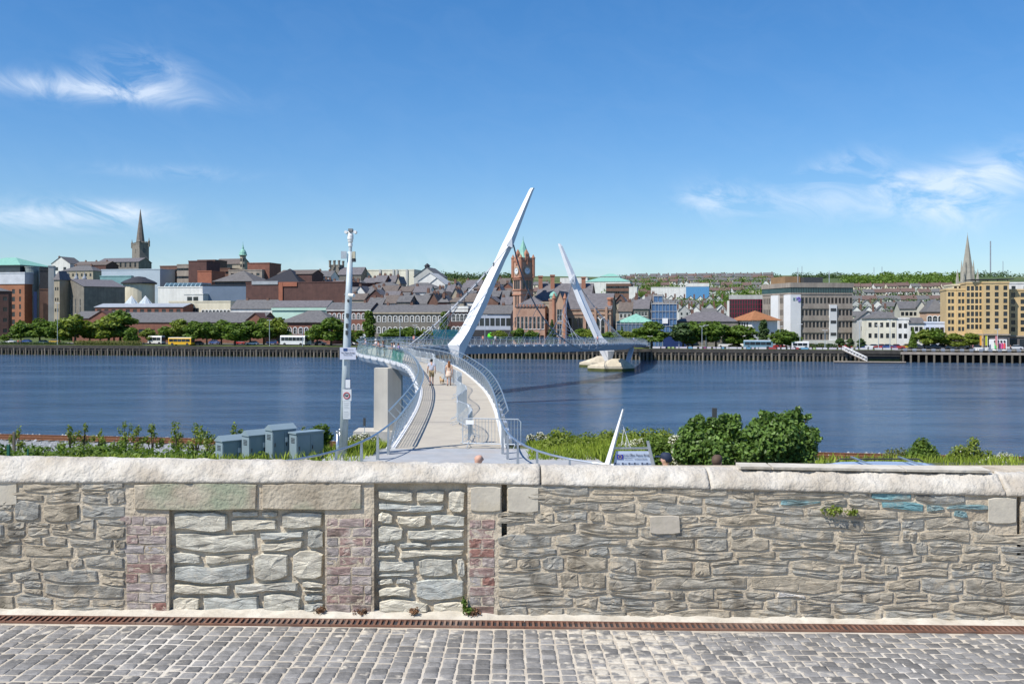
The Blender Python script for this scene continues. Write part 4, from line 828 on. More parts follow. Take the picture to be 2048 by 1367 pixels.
# ---- hilltop left
t, f = one('gabled_house', 'white gabled house on the hilltop left of the cathedral', 103, 140, 300, 527, RENDW, 'house', dep=14, roof='gabley', rh=4.6, rmat=SLATE, wins=[('f', 2, 1, .28, .72, .84, .84, 2.2, 2.4, 'd')], chim=1)
t, f = one('stone_terrace', 'grey stone hilltop terrace with dark hipped roof', 124, 186, 230, 542, STONEC, 'terrace', dep=12, roof='hip', rh=3.4, wins=[('f', 7, 1, .08, .92, .88, .88, 1.2, 1.8, 'd')], chim=2)
t, f = one('brick_terrace', 'long brick terrace with dark roof below the cathedral', 148, 212, 290, 530, BRICKD, 'terrace', dep=14, roof='gablex', rh=2.6, rmat=BROWNR, chim=3)
t = bld('cathedral', 'grey stone cathedral with crenellated tower and tall pointed spire', 281, 330, 'church')
CATH = M('cathedral_stone', (.27, .245, .205), (.20, .18, .15), s=.4, rough=.9, streak=.25)
f = block(t, 279, 298, 330, 487, CATH, a=R(33), pxL=264, wins=[('f', 1, 2, .5, .5, .64, .86, 1.5, 3.2, 'd'), ('l', 1, 2, .5, .5, .64, .86, 1.5, 3.2, 'd')], par_h=.8, name='tower')
for cxr, cyr in ((0, 0), (1, 0), (0, 1), (1, 1)):
    q = f.loc(f.L*cxr, f.dep*cyr, f.h); b = MB(); b.lathe(q, [(.7, -2), (.7, 1.4), (.9, 1.4), (.35, 2.6), (.05, 4.6)], 8); b.build('pinnacle', CATH, t)
for i in range(5):
    for (x, y) in ((f.L*(i+.5)/5, 0), (0, f.dep*(i+.5)/5)): q = f.loc(x, y, f.h+.8); b = MB(); b.box(q.x-.4, q.x+.4, q.y-.4, q.y+.4, q.z, q.z+.8); b.build('merlon', CATH, t)
q = f.loc(f.L/2, f.dep/2, f.h); b = MB(); top = zy(418, q.y)-q.z; b.lathe(q, [(3.3, 0), (3.2, 1), (1.75, top*.5), (.12, top)], 8); b.build('spire', M('spire_stone', (.20, .175, .15), (.15, .13, .115), s=.4, rough=.9), t)
block(t, 196, 277, 318, 524, CATH, dep=16, roof='gablex', rh=3.0, rmat=SLATE2, name='nave', wins=[('f', 8, 1, .08, .92, .9, .9, 1.4, 3, 'd')])
# ---- middle left modern blocks
t, f = one('glass_offices', 'pale blue modern office block above glazed lower floor', 203, 320, 170, 540, M('pale_blue_cladding', (.46, .53, .58), (.40, .47, .52), s=.2, rough=.4), dep=18)
block(t, 200, 262, 168, 553, M('teal_glazing', (.25, .42, .42), (.18, .33, .34), s=.3, rough=.15, spec=.6), dep=6, name='glazed_front')
t = bld('round_theatre', 'round cream building with dark domed roof', 278, 130); q = Qp(278, 140, 6); r = 6.4
b = MB(); h_ = zy(567, q.y)-6; b.lathe(q, [(r*1.15, -4), (r*1.15, h_)], 24); b.build('wall', CREAM, t); b = MB(); b.lathe(q, [(r*1.32, h_-.2), (r*1.32, h_+.4), (r*1.1, h_+1.3), (r*.6, h_+2.6), (r*.45, h_+3.2), (r*.1, h_+3.5)], 24); b.build('roof', DARK, t)
t, f = one('white_arts_centre', 'white arts centre with sawtooth glass rooflights', 316, 408, 105, 575, RENDW, dep=22)
for i in range(9):
    b = MB(); x = f.L*(.1+.095*i); b.hexa([f.loc(x, 1, f.h+.5), f.loc(x+.5, 1, f.h+.5), f.loc(x+.5, 10, f.h+.5), f.loc(x, 10, f.h+.5), f.loc(x+1.2, 1, f.h+2.2), f.loc(x+1.4, 1, f.h+2.2), f.loc(x+1.4, 10, f.h+2.2), f.loc(x+1.2, 10, f.h+2.2)]); b.build('rooflight', M('rooflight', (.45, .6, .68), None, s=1, rough=.2), t)
block(t, 368, 406, 96, 589, RENDW, dep=8, name='stair_block', wins=[('f', 2, 1, .3, .62, .9, .9, 2.4, 1.9, 'd')])
t, f = one('blue_theatre_box', 'large windowless blue grey metal theatre block', 405, 494, 100, 571, BLUEG, dep=28, a=R(4), pxL=None, rmat=DARK)
t, f = one('cream_long_block', 'long low cream building with dark square windows', 338, 461, 66, 604, CREAM, dep=14, wins=[('f', 4, 1, .30, .46, .78, .78, 1.6, 2.4, 'd'), ('f', 8, 1, .56, .97, .74, .74, 1.3, 2.2, 'a')])
t = bld('bus_station', 'long red brick bus station with grey hipped roofs behind the quay trees', 300, 40)
block(t, 145, 232, 42, 636, BRICK, dep=12, roof='gablex', rh=2.6, rmat=SLATE, name='wall'); block(t, 232, 520, 40, 644, BRICK, dep=16, roof='gablex', rh=3.7, rmat=SLATE, wins=[('f', 14, 1, .04, .97, .55, .55, 2.6, 2.2, 'd')])
block(t, 493, 528, 39.4, 640, BRICK, dep=10, roof='gabley', rh=2.6, rmat=BRICKD, name='gable'); block(t, 180, 226, 41.4, 636, BRICK, dep=10, roof='gabley', rh=2.8, rmat=BRICKD, name='gable')
block(t, 190, 366, 58, 614, BRICK, dep=12, roof='gablex', rh=1.4, rmat=M('zinc_roof', (.40, .42, .44), None, s=.5, rough=.4), name='upper_hall', wins=[('f', 12, 1, .05, .95, .9, .9, 1.8, 1.2, 'd')])
for px in (263, 291):
    q = Qp(px, 68, 0); z = zy(611, q.y); b = MB(); b.lathe((q.x, q.y, z), [(3.4, 0), (.1, 4.0)], 10); o = b.build('glass_pyramid', M('pyramid_glass', (.50, .55, .58), (.40, .46, .5), s=1, rough=.2), t)
    for j in range(10):
        a_ = 2*math.pi*j/10; bb = MB(); bb.beam((q.x+3.42*math.cos(a_), q.y+3.42*math.sin(a_), z), (q.x, q.y, z+4.05), .14, .14); put(bb.build('glazing_bar', WHITE), t)
t, f = one('white_house', 'white rendered building with grey slate roof', 462, 544, 58, 617, RENDW, dep=11, roof='gablex', rh=3.4, wins=[('f', 5, 1, .1, .9, .62, .62, 1.3, 1.9, 'd')], chim=2)
t, f = one('mint_building', 'mint green building with slate roof and pale eaves', 545, 653, 56, 614, MINT, dep=11, roof='gablex', rh=2.5, rmat=SLATE2, wins=[('f', 4, 1, .06, .5, .62, .62, 1.4, 2.0, 'w')])
fbox(f, 'eaves_band', MINT, t, -.3, f.L+.3, -.45, .0, f.h-1.2, f.h-.3)
t, f = one('brick_depot', 'red brick depot with large grey hipped roof and arched windows', 562, 664, 30, 645, BRICK, dep=15, roof='hip', rh=4.2, wins=[('f', 9, 1, .06, .94, .66, .66, 1.3, 2.2, 'a')], over=.6)
t, f = one('dark_brick_store', 'long dark brick department store behind the mint building', 492, 695, 105, 566, BRICKD, dep=30)
fbox(f, 'red_panel', BRICKO, t, f.L*.33, f.L*.37, -.5, 0, 0, f.h+.4); fbox(f, 'red_band', BRICKO, t, f.L*.37, f.L*.51, -.4, .0, f.h-1.5, f.h+.4); fbox(f, 'skylight_band', M('zinc_roof', (.4, .42, .44)), t, f.L*.06, f.L*.32, -.3, 1.5, f.h-.6, f.h+.9)
q = f.loc(f.L*.13, -.12, f.h*.62); text('shop_emblem', 'W', flat((.7, .5, .05)), t, q, 2.0, f.a)
t, f = one('black_pyramid_roof', 'building with steep black pyramid roof behind the brick store', 524, 597, 140, 565, BRICKB, dep=22, roof='pyr', rh=7.0, rmat=M('black_slate', (.035, .035, .04), None, s=1, rough=.6))
t, f = one('grey_roof_hall', 'hall with wide grey stepped roof left of the black pyramid roof', 430, 505, 135, 563, BROWNR, dep=20, roof='hip', rh=5.5, rmat=M('grey_roof', (.16, .15, .145), None, s=.5, rough=.8, streak=.2), over=1)
for i, (x0, x1, k, y1, mt, lab, wv) in enumerate([(320, 356, 185, 533, BRICKB, 'brown brick office block at the left end of the hilltop offices', 1), (354, 379, 178, 530, CONC, 'concrete office block left of the tall brick stair tower', 1), (377, 413, 170, 523, BRICKD, 'tall dark brick office tower on the hill', 0),
        (411, 460, 190, 538, BRICKB, 'long brown office block with window bands right of the dark brick tower', 1), (457, 524, 182, 541, CONC, 'low concrete office block below the green cupola', 1), (395, 423, 160, 543, BRICKO, 'bright orange brick lift tower', 0), (495, 539, 185, 527, BRICK, 'red brick block right of the green cupola', 0), (395, 430, 215, 521, BRICKB, 'brown brick rooftop block behind the dark brick tower', 0)]):
    one('office_block', lab, x0, x1, k, y1, mt, dep=14, wins=[('f', 5, 3, .12, .88, .62, .92, 1.8, 1.3, 'd')] if wv else ())
t = bld('cupola_building', 'cream ornate department store with green copper cupola', 460, 250)
f = block(t, 428, 480, 246, 528, STONEC, dep=14, roof='gablex', rh=3.4, rmat=BROWNR, wins=[('f', 1, 1, .58, .58, .92, .92, 4, 3.4, 'd')]); block(t, 420, 445, 244, 524, RENDG, dep=10, name='side_block')
q = Qp(486, 245, 0); z = zy(541, q.y); b = MB(); b.lathe((q.x, q.y, z-14), [(1.75, 0), (1.75, 22.6), (2.3, 22.8), (2.3, 23.2)], 8); b.build('cupola_drum', STONEC, t); b = MB(); b.lathe((q.x, q.y, zy(510, q.y)), [(2.5, 0), (2.2, .5), (2.0, 1.6), (1.3, 2.9), (.6, 3.6), (.6, 4.4), (.4, 4.8), (.12, 6.5), (.05, 8)], 12); b.build('cupola', COPPER, t)
for j in range(5):
    a_ = -math.pi/2-.9+.45*j
    for zz in (z+3.0, z+6.3): mk('window', window_mesh(.7, 1.8, 'd'), None, t, (q.x+1.78*math.cos(a_), q.y+1.78*math.sin(a_), zz), a_+math.pi/2)
# ---- behind the pole
t, f = one('dark_roof_range', 'long building with dark flat roofs right of the black pyramid roof', 556, 624, 150, 548, BRICKD, dep=14, roof='gablex', rh=2.2, rmat=BROWNR)
t, f = one('white_slate_house', 'white house with pale slate roof left of the gothic tower', 622, 661, 165, 553, RENDW, 'house', dep=11, roof='gablex', rh=3.0, wins=[('f', 4, 1, .15, .85, .86, .86, 1.2, 1.6, 'd')], chim=2)
t = bld('gothic_church', 'small stone church with turreted square tower behind the tall camera pole', 672, 200, 'church')
f = block(t, 660, 678, 200, 531, CATH, dep=6, name='tower', wins=[('f', 1, 1, .5, .5, .9, .9, 1.4, 2.2, 'd')])
for x, y in ((0, 0), (f.L/2, 0), (f.L, 0), (f.L, f.dep), (0, f.dep)): b = MB(); b.lathe(f.loc(x, y, f.h), [(.6, -1), (.6, 2.2), (.75, 2.2), (.75, 2.8)], 8); b.build('turret', CATH, t)
block(t, 676, 722, 196, 549, STONEG, dep=12, roof='gablex', rh=4.0, rmat=SLATE2, name='nave')
t, f = one('cream_theatre', 'big cream rendered block with vertical piers on the skyline', 717, 828, 205, 541, M('pale_cream', (.74, .71, .58), (.66, .63, .51), s=.2, rough=.85, streak=.15), dep=22, wins=[('f', 4, 1, .46, .70, .70, .70, 1.6, 2.6, 'd'), ('f', 1, 1, .06, .06, .9, .9, 1.8, 1.6, 'd')])
for u in (.38, .62, .68, .86): fbox(f, 'pier', RENDG, t, f.L*u, f.L*u+1.0, -.6, 0, 0, f.h+.5)
t, f = one('lantern_house', 'pale house with black roof lantern at the skyline', 828, 878, 195, 553, RENDG, 'house', dep=16, roof='gabley', rh=4.8, wins=[('f', 2, 1, .35, .65, .9, .9, 1.6, 2.2, 'd')])
q = f.loc(f.L*.42, 5, f.h+4.2); b = MB(); b.lathe(q, [(1.3, 0), (1.3, 1.5), (1.9, 1.5), (.2, 2.9)], 4); b.build('roof_lantern', DARK, t)
t, f = one('white_gable_shed', 'white gabled shed front below the skyline', 836, 884, 165, 562, RENDW, 'shed', dep=14, roof='gabley', rh=4.0, rmat=M('light_roof', (.5, .5, .5)))
t, f = one('gabled_shed', 'second white gabled shed to the right of the first', 858, 890, 158, 568, RENDW, 'shed', dep=12, roof='gabley', rh=3.0, rmat=M('light_roof', (.5, .5, .5)))
t, f = one('stone_warehouse', 'pale stone warehouse with grey pitched roof', 802, 874, 145, 577, STONEC, dep=13, roof='hip', rh=2.8, rmat=SLATE)
t, f = one('brick_hall', 'brick hall with broad dark slate roof', 721, 806, 118, 580, BRICKB, dep=16, roof='hip', rh=3.6, wins=[('f', 6, 1, .1, .5, .8, .8, 1.3, 2.0, 'd')])
t, f = one('green_pediment_house', 'white building with green triangular pediment', 877, 905, 110, 592, RENDW, dep=12, roof='gabley', rh=2.7, rmat=COPPER, over=.5)
# ---- crowded small roofs of the walled city, in the middle distance
rr = random.Random(31); mids = []
for k, ye, px0, px1 in ((128, 573, 640, 740), (100, 586, 690, 905), (82, 596, 700, 1025), (140, 566, 690, 800), (62, 606, 735, 1022), (150, 578, 900, 1025), (118, 589, 905, 1025), (190, 571, 930, 1025), (95, 601, 905, 1025), (52, 619, 1238, 1300), (70, 611, 1225, 1300), (95, 602, 1228, 1310)):
    px = px0
    while px < px1-8:
        w_ = rr.uniform(17, 34); mids.append((px, min(px+w_, px1), k+rr.uniform(-4, 4), ye+rr.uniform(-3.5, 3.5))); px += w_+rr.uniform(-2, 6)
mids.sort(key=lambda q: (q[0]))
cols = [('cream', STONEC), ('grey', RENDG), ('white', RENDW), ('red brick', BRICK), ('dark brick', BRICKD), ('brown brick', BRICKB), ('grey stone', STONEG)]; cnts = {}
for j, (x0, x1, k, ye) in enumerate(mids):
    cn, cm_ = rr.choice(cols); rf = rr.choice(('gablex', 'gablex', 'gabley', 'hip')); key = cn; i_ = cnts.get(key, 0); cnts[key] = i_+1
    one('town_house', 'small %s town building with slate roof, %s of its colour from the left' % (cn, ordw(i_)), x0, x1, k, ye, cm_, dep=9, roof=rf, rh=rr.uniform(2, 3.4), rmat=rr.choice((SLATE, SLATE, SLATE2, BROWNR)), wins=[('f', max(2, int((x1-x0)/7)), 1, .18, .82, .86, .86, 1.0, 1.4, rr.choice('wd'))], chim=rr.choice((0, 1, 1, 2)))
# ---- terraces along the street
t, f = one('brick_street_terrace', 'red brick street terrace with white arched windows behind the camera pole', 654, 741, 42, 618, BRICK, 'terrace', dep=12, roof='gablex', rh=2.4, wins=[('f', 9, 2, .06, .95, .50, .80, 1.0, 2.0, 'a')], chim=2)
fbox(f, 'cornice', RENDG, t, -.2, f.L+.2, -.4, .0, f.h-.7, f.h-.1)
t, f = one('stone_warehouse_terrace', 'long grey stone warehouse with two rows of pale arched windows', 741, 886, 42, 624, STONEG, 'terrace', dep=13, roof='gablex', rh=2.6, wins=[('f', 13, 2, .04, .96, .46, .80, 1.05, 2.1, 'a'), ('f', 13, 1, .04, .96, .17, .17, 1.2, 2.2, 'd')], chim=3)
fbox(f, 'cornice', STONEC, t, -.2, f.L+.2, -.45, .0, f.h-.6, f.h-.05)
t, f = one('brown_brick_house', 'narrow brown brick house between the warehouse and the white trimmed house', 886.5, 903, 42, 622, BRICKD, 'house', dep=12, roof='gablex', rh=2.4, wins=[('f', 2, 2, .25, .75, .48, .8, 1.0, 2.0, 'd')])
t, f = one('white_trim_house', 'red brick house with bold white arched window surrounds beside the near mast', 903.5, 936, 40, 617, BRICKD, 'house', dep=12, wins=[('f', 4, 2, .13, .87, .42, .76, 1.25, 2.5, 'a')], par_h=.9, rmat=RENDW)
fbox(f, 'cornice', RENDW, t, -.1, f.L+.1, -.5, .0, f.h-1.2, f.h-.2)
t, f = one('blue_grey_shop', 'pale blue upper storey shop building behind the near mast', 937, 1021, 42, 627, M('pale_blue_render', (.42, .46, .54), None, s=.3, rough=.8), dep=12, roof='gablex', rh=3.0, wins=[('f', 8, 1, .07, .95, .74, .74, 1.6, 2.8, 'd')], chim=2)
fbox(f, 'shop_front', DARK, t, 0, f.L, -.3, 0, 0, f.h*.50)

# ---- guildhall: red sandstone hall with clock tower
t = bld('guildhall', 'red sandstone town hall with clock tower, green spire and slate roofs', 1044, 40, 'town hall')
tw = block(t, 1041.5, 1066.5, 36, 520, SANDST, a=R(34), pxL=1026, name='tower', par_h=.9, wins=[('f', 3, 1, .24, .76, .715, .715, 1.1, 3.0, 'd'), ('l', 3, 1, .24, .76, .715, .715, 1.1, 3.0, 'd'), ('f', 1, 1, .62, .62, .54, .54, 1.0, 4.2, 'd'), ('l', 3, 1, .3, .7, .52, .52, .6, 4.2, 'd'), ('l', 3, 1, .3, .7, .28, .28, .6, 3.5, 'd')])
RSD = M('red_sandstone_dark', (.42, .20, .125), (.34, .155, .10), s=.6, rough=.85)
for z in (.60, .655, .78, .80, .99): fbox(tw, 'string_course', RSD, t, -.25, tw.L+.25, -.25, tw.dep+.25, tw.h*z-.15, tw.h*z+.15)
for cxr, cyr in ((0, 0), (1, 0), (0, 1), (1, 1), (.5, 0), (0, .5)):
    big = cxr in (0, 1) and cyr in (0, 1); q = tw.loc(tw.L*cxr, tw.dep*cyr, tw.h*(.80 if big else .95)); b = MB(); r = .62 if big else .42; hh = tw.h*(.20 if big else .05)
    b.lathe(q, [(r, 0), (r, hh+.7), (r*1.2, hh+.7), (r*1.2, hh+1.0), (r*.85, hh+1.1), (.08, hh+2.1)], 8); b.build('turret', RSD, t)
for face in 'fl':
    L = tw.L if face == 'f' else tw.dep
    fn = (lambda u, y, z: tw.loc(u, y, z)) if face == 'f' else (lambda u, y, z: tw.loc(y, tw.dep-u, z))
    c = fn(L/2, -.14, tw.h*.878); ax = (fn(L/2+1, -.14, 0)-fn(L/2, -.14, 0)); o_ = fn(L/2, -1, 0)-fn(L/2, 0, 0)
    def ring(r, y0): return [c+ax*r*math.cos(2*math.pi*j/24)+Vector((0, 0, r*math.sin(2*math.pi*j/24)))+o_*y0 for j in range(24)]
    b = MB(); b.loft([ring(1.42, 0), ring(1.42, .2), ring(1.15, .2)], 0, False); b.build('clock_rim', STONEC, t); b = MB(); b.loft([ring(1.16, 0), ring(1.16, .08)]); cf = b.build('clock_face', flat((.72, .75, .78)), t)
    b = MB()
    for j in range(12):
        a_ = j*math.pi/6; p0 = c+ax*.9*math.sin(a_)+Vector((0, 0, .9*math.cos(a_)))+o_*.1; b.beam(p0, p0+(ax*.18*math.sin(a_)+Vector((0, 0, .18*math.cos(a_)))), .1, .04)
    for a_, ln_ in ((math.radians(300), .55), (math.radians(50), .85)): b.beam(c+o_*.13, c+o_*.13+ax*ln_*math.sin(a_)+Vector((0, 0, ln_*math.cos(a_))), .1, .04)
    b.build('clock_hands', DARK, cf)
q = tw.loc(tw.L/2, tw.dep/2, tw.h); top = zy(480, q.y)-q.z; b = MB(); b.lathe(q, [(2.75, 0), (2.6, .9), (1.75, top*.38), (.95, top*.68), (.12, top), (.04, top+1.3)], 8); b.build('spire', COPPER, t)
for (x, y) in ((.5, .08), (.08, .5)):
    q = tw.loc(tw.L*x, tw.dep*y, tw.h); b = MB(); s_ = .75; rz_ = tw.a; e1, e2 = tw.e*s_, tw.inn*s_
    b.loft([[q-e1-e2, q+e1-e2, q+e1+e2, q-e1+e2], [q-e1-e2+Vector((0, 0, 2.2)), q+e1-e2+Vector((0, 0, 2.2)), q+e1+e2+Vector((0, 0, 2.2)), q-e1+e2+Vector((0, 0, 2.2))], [q+Vector((0, 0, 4))]*4]); b.build('spire_dormer', RSD, t)
GA = R(-12)
ga = block(t, 1032, 1090, 30, 613, SANDST, a=QA, dep=12, roof='hip', rh=3.4, rmat=SLATE2, name='front_wing', wins=[('f', 7, 1, .08, .92, .60, .60, 1.0, 4.2, 'w'), ('f', 6, 1, .1, .9, .20, .20, 1.3, 2.6, 'd')])
for i in range(9):
    fbox(ga, 'merlon', RSD, t, ga.L*(i+.15)/9, ga.L*(i+.7)/9, -.3, .3, ga.h-.2, ga.h+.7)
gb_ = block(t, 1098, 1112, 29, 600, SANDST, a=QA, dep=4, roof='flat', name='stair_turret'); q = gb_.loc(gb_.L/2, 2, gb_.h); b = MB(); b.lathe(q, [(1.25, 0), (1.25, 1.4), (1.5, 1.4), (1.0, 2.4), (.1, 3.0)], 10); b.build('turret_dome', COPPER, t)
block(t, 1074, 1100, 33, 606, STONEC, a=QA, dep=6, name='link_block', wins=[('f', 3, 2, .2, .8, .25, .68, .9, 3.0, 'w')])
gc = block(t, 1108, 1130, 28, 610, M('pink_sandstone', (.50, .33, .23), (.42, .27, .185), s=.5, rough=.85, streak=.2), a=QA, dep=22, roof='gabley', rh=4.7, rmat=SLATE2, name='river_gable', wins=[('f', 1, 2, .5, .5, .42, .76, 1.7, 4.0, 'w'), ('f', 2, 1, .25, .75, .15, .15, 1.0, 2.6, 'd')])
for x in (0, 1): b = MB(); q = gc.loc(gc.L*x, 0, 0); b.lathe(q, [(.55, 0), (.55, gc.h+2.2), (.75, gc.h+2.2), (.1, gc.h+4)], 8); b.build('buttress_turret', RSD, t)
gd = block(t, 1131, 1222, 33, 617, M('brown_sandstone', (.38, .285, .21), (.29, .21, .155), s=.5, rough=.85, streak=.2), a=QA, dep=16, roof='gablex', rh=5.2, rmat=SLATE2, name='long_wing', wins=[('f', 3, 1, .10, .34, .56, .56, 1.4, 5.2, 'd'), ('f', 3, 1, .50, .86, .54, .54, 2.6, 6.0, 'a'), ('f', 8, 1, .06, .94, .18, .18, 1.5, 3.2, 'd')])
for z in (.30, .86, .97): fbox(gd, 'string_course', SANDST, t, -.1, gd.L+.1, -.25, .02, gd.h*z-.2, gd.h*z+.2)
for x in (.02, .43, .66, .9): fbox(gd, 'buttress', SANDST, t, gd.L*x-.4, gd.L*x+.4, -.6, 0, 0, gd.h+.6)
q = gd.loc(gd.L*.97, 2, 0); b = MB(); b.lathe(q, [(.9, 0), (.9, gd.h+3), (1.2, gd.h+3), (1.2, gd.h+3.6), (.9, gd.h+3.8)], 8); b.build('corner_chimney', RSD, t)
block(t, 1072, 1180, 46, 600, SANDST, a=QA, dep=16, roof='gablex', rh=6.0, rmat=SLATE2, name='great_hall', chim=0)
for px, yb, yt in ((1081, 575, 560), (1105, 572, 558), (1167, 572, 562)):
    q = Qp(px, 52, 0); b = MB(); zb, zt = zy(600, q.y), zy(yt-6, q.y); b.box(q.x-.7, q.x+.7, q.y-.6, q.y+.6, zb, zt); b.box(q.x-.9, q.x+.9, q.y-.8, q.y+.8, zt, zt+.5); b.build('chimney', RSD, t)
# ---- right of the guildhall
t = bld('scaffolded_building', 'building with green copper roof wrapped in blue scaffold netting', 1268, 42)
SHEET = M('blue_netting', (.10, .20, .36), (.06, .13, .25), s=.6, rough=.6, streak=.3); SHEETD = M('dark_blue_hoarding', (.02, .045, .16), None, s=.5, rough=.5); PIPE = GALV
f = block(t, 1234, 1304, 36, 645, M('netted_grey', (.16, .20, .25), (.10, .13, .17), s=.5, rough=.7, streak=.2), dep=14, roof='hip', rh=2.9, rmat=COPPER, over=.4, wins=[('f', 8, 2, .07, .93, .35, .75, 1.6, 2.2, 'd')])
def scaff(f, x0, x1, z1, nx, nz, mat, name, t, y0=-1.2):
    for iz in range(nz): fbox(f, name, mat, t, x0, x1, y0, y0+.06, z1*(iz+.06)/nz, z1*(iz+.94)/nz)
    for i in range(nx+1): b = MB(); x = x0+(x1-x0)*i/nx; b.tube([f.loc(x, y0-.15, 0), f.loc(x, y0-.15, z1+.9)], .07, 4); b.build('scaffold_pole', PIPE, t)
    for iz in range(nz+1): b = MB(); z = z1*iz/nz; b.tube([f.loc(x0-.3, y0-.2, z), f.loc(x1+.3, y0-.2, z)], .07, 4); b.build('scaffold_pole', PIPE, t)
scaff(f, 0, f.L, f.h*.95, 9, 3, glass_mat('scaffold_mesh', (.16, .24, .34), .55), 'netting', t)
f = block(t, 1306, 1352, 30, 608, CONC, dep=8, name='netted_tower'); scaff(f, -.3, f.L+.3, f.h, 7, 6, SHEET, 'netting', t)
f2 = block(t, 1308, 1325, 33, 592, CONC, dep=5, name='lift_tower'); scaff(f2, 0, f2.L, f2.h, 2, 8, SHEET, 'netting', t, -.6)
fbox(f, 'site_sign', WHITE, t, f.L*.42, f.L*.66, -1.75, -1.6, f.h*.56, f.h*.68); fbox(f, 'site_sign', WHITE, t, f.L*.50, f.L*.75, -1.75, -1.6, f.h*.16, f.h*.24)
t, f = one('hoarding', 'dark blue site hoarding in front of the scaffolded tower', 1327, 1372, 16, 667, SHEETD, 'hoarding', dep=3, a=QA)
t, f = one('slate_stone_hall', 'long grey stone hall with pale slate roof behind the quay trees', 1353, 1476, 40, 643, STONEG, dep=13, roof='hip', rh=3.2, rmat=SLATE2, wins=[('f', 11, 2, .05, .95, .3, .72, 1.2, 1.8, 'd')], chim=2)
t, f = one('terracotta_house', 'white building with orange terracotta hipped roof', 1504, 1555, 34, 641, RENDW, a=R(20), pxL=1466, roof='hip', rh=3.2, rmat=TERRA, over=1.0, wins=[('l', 6, 1, .1, .75, .84, .84, .8, 1.7, 'd'), ('f', 3, 1, .2, .8, .5, .5, 1.2, 1.5, 'd')])
t, f = one('dark_glass_offices', 'dark glass office block with crimson window frames', 1459, 1526, 90, 598, M('black_glazing', (.025, .015, .025), (.015, .01, .015), s=.4, rough=.12, spec=.6), dep=14, rmat=RENDG, par_h=1.6)
CRIM = flat((.25, .02, .06))
for i in range(14): fbox(f, 'mullion', CRIM, t, f.L*i/13-.08, f.L*i/13+.08, -.12, .02, f.h*.45, f.h)
for i in range(6): fbox(f, 'transom', CRIM, t, 0, f.L, -.15, .02, f.h*(.48+.1*i)-.07, f.h*(.48+.1*i)+.07)
fbox(f, 'end_wall', RENDW, t, -.9, -.05, -.2, 10, 0, f.h-.6)
# telephone offices: brown concrete bands, white stair towers
t = bld('telephone_offices', 'brown concrete office tower with white stair slabs and blue green top windows', 1620, 50, 'office tower')
LG = M('band_glazing', (.08, .16, .16), (.05, .11, .12), s=.3, rough=.12, spec=.6, rv=.3)
nz = 4; f = block(t, 1582, 1705, 48, 588, CONC, a=R(9), pxL=1525, name='body', wins=[('f', 14, 4, .19, .975, .20, .88, .88, 1.95, 'd'), ('l', 6, 2, .06, .40, .66, .88, .8, 1.95, 'd'), ('l', 4, 4, .64, .77, .20, .88, .6, 1.95, 'd')])
b = MB(); zt = zy(568, f.C.y)-f.C.z
fbox(f, 'window_band', LG, t, -.15, f.L+.15, -.15, f.dep+.15, f.h+.5, f.h+2.3)
fbox(f, 'top_band', CONC, t, -.35, f.L+.35, -.35, f.dep+.35, f.h+2.3, f.h+3.9)
for i in range(26): fbox(f, 'mullion', DARK, t, f.L*i/25-.05, f.L*i/25+.05, -.22, -.14, f.h+.5, f.h+2.3)
for i in range(4): fbox(f, 'floor_band', CONC, t, f.L*.17, f.L+.05, -.22, .0, f.h*(.08+.226*i)-.55, f.h*(.08+.226*i)+.45)
WS = M('white_slab', (.74, .74, .73), (.68, .68, .67), s=.2, rough=.7)
fbox(f, 'stair_slab', WS, t, -.5, f.L*.145, -.7, f.dep*.20, 0, f.h-.2); fbox(f, 'stair_slab', WS, t, -.6, .2, f.dep*.38, f.dep*.64, 0, f.h-.2); v = fbox(f, 'lift_slab', WS, t, f.L*.615, f.L*.735, -.5, .1, 1.5, f.h*.80)
for z in (.22, .45, .68): put(fbox(f, 'louvre', DARKP, t, f.L*.63, f.L*.72, -.58, -.5, f.h*z, f.h*z+1.0), t)
fbox(f, 'ground_floor', RENDW, t, f.L*.14, f.L*.99, -.9, -.3, 0, 2.4); fbox(f, 'penthouse', M('penthouse_tan', (.30, .19, .10), None, s=.4), t, f.L*.05, f.L*.30, f.dep*.3, f.dep*.8, f.h+3.9, f.h+6.3); fbox(f, 'penthouse', DARKP, t, f.L*.31, f.L*.62, f.dep*.2, f.dep*.7, f.h+3.9, f.h+6.0)
q = f.loc(f.L*.055, -.78, f.h*.9); text('sign_letters', 'BT', flat((.03, .16, .18)), t, q, 1.5, f.a); b = MB(); q = f.loc(f.L*.105, -.82, f.h*.9)
for r in (.35, .55, .75): b.tube([q+f.e*r*math.cos(u)+Vector((0, 0, r*math.sin(u))) for u in [j*math.pi/7-1.8 for j in range(12)]], .09, 4)
b.build('emblem', flat((.25, .2, .6)), t)
for x, hh in ((.26, 5.5), (.78, 4.5)): b = MB(); b.tube([f.loc(f.L*x, f.dep*.3, f.h+3.9), f.loc(f.L*x, f.dep*.3, f.h+3.9+hh)], .12, 5); b.build('antenna', GALV, t)
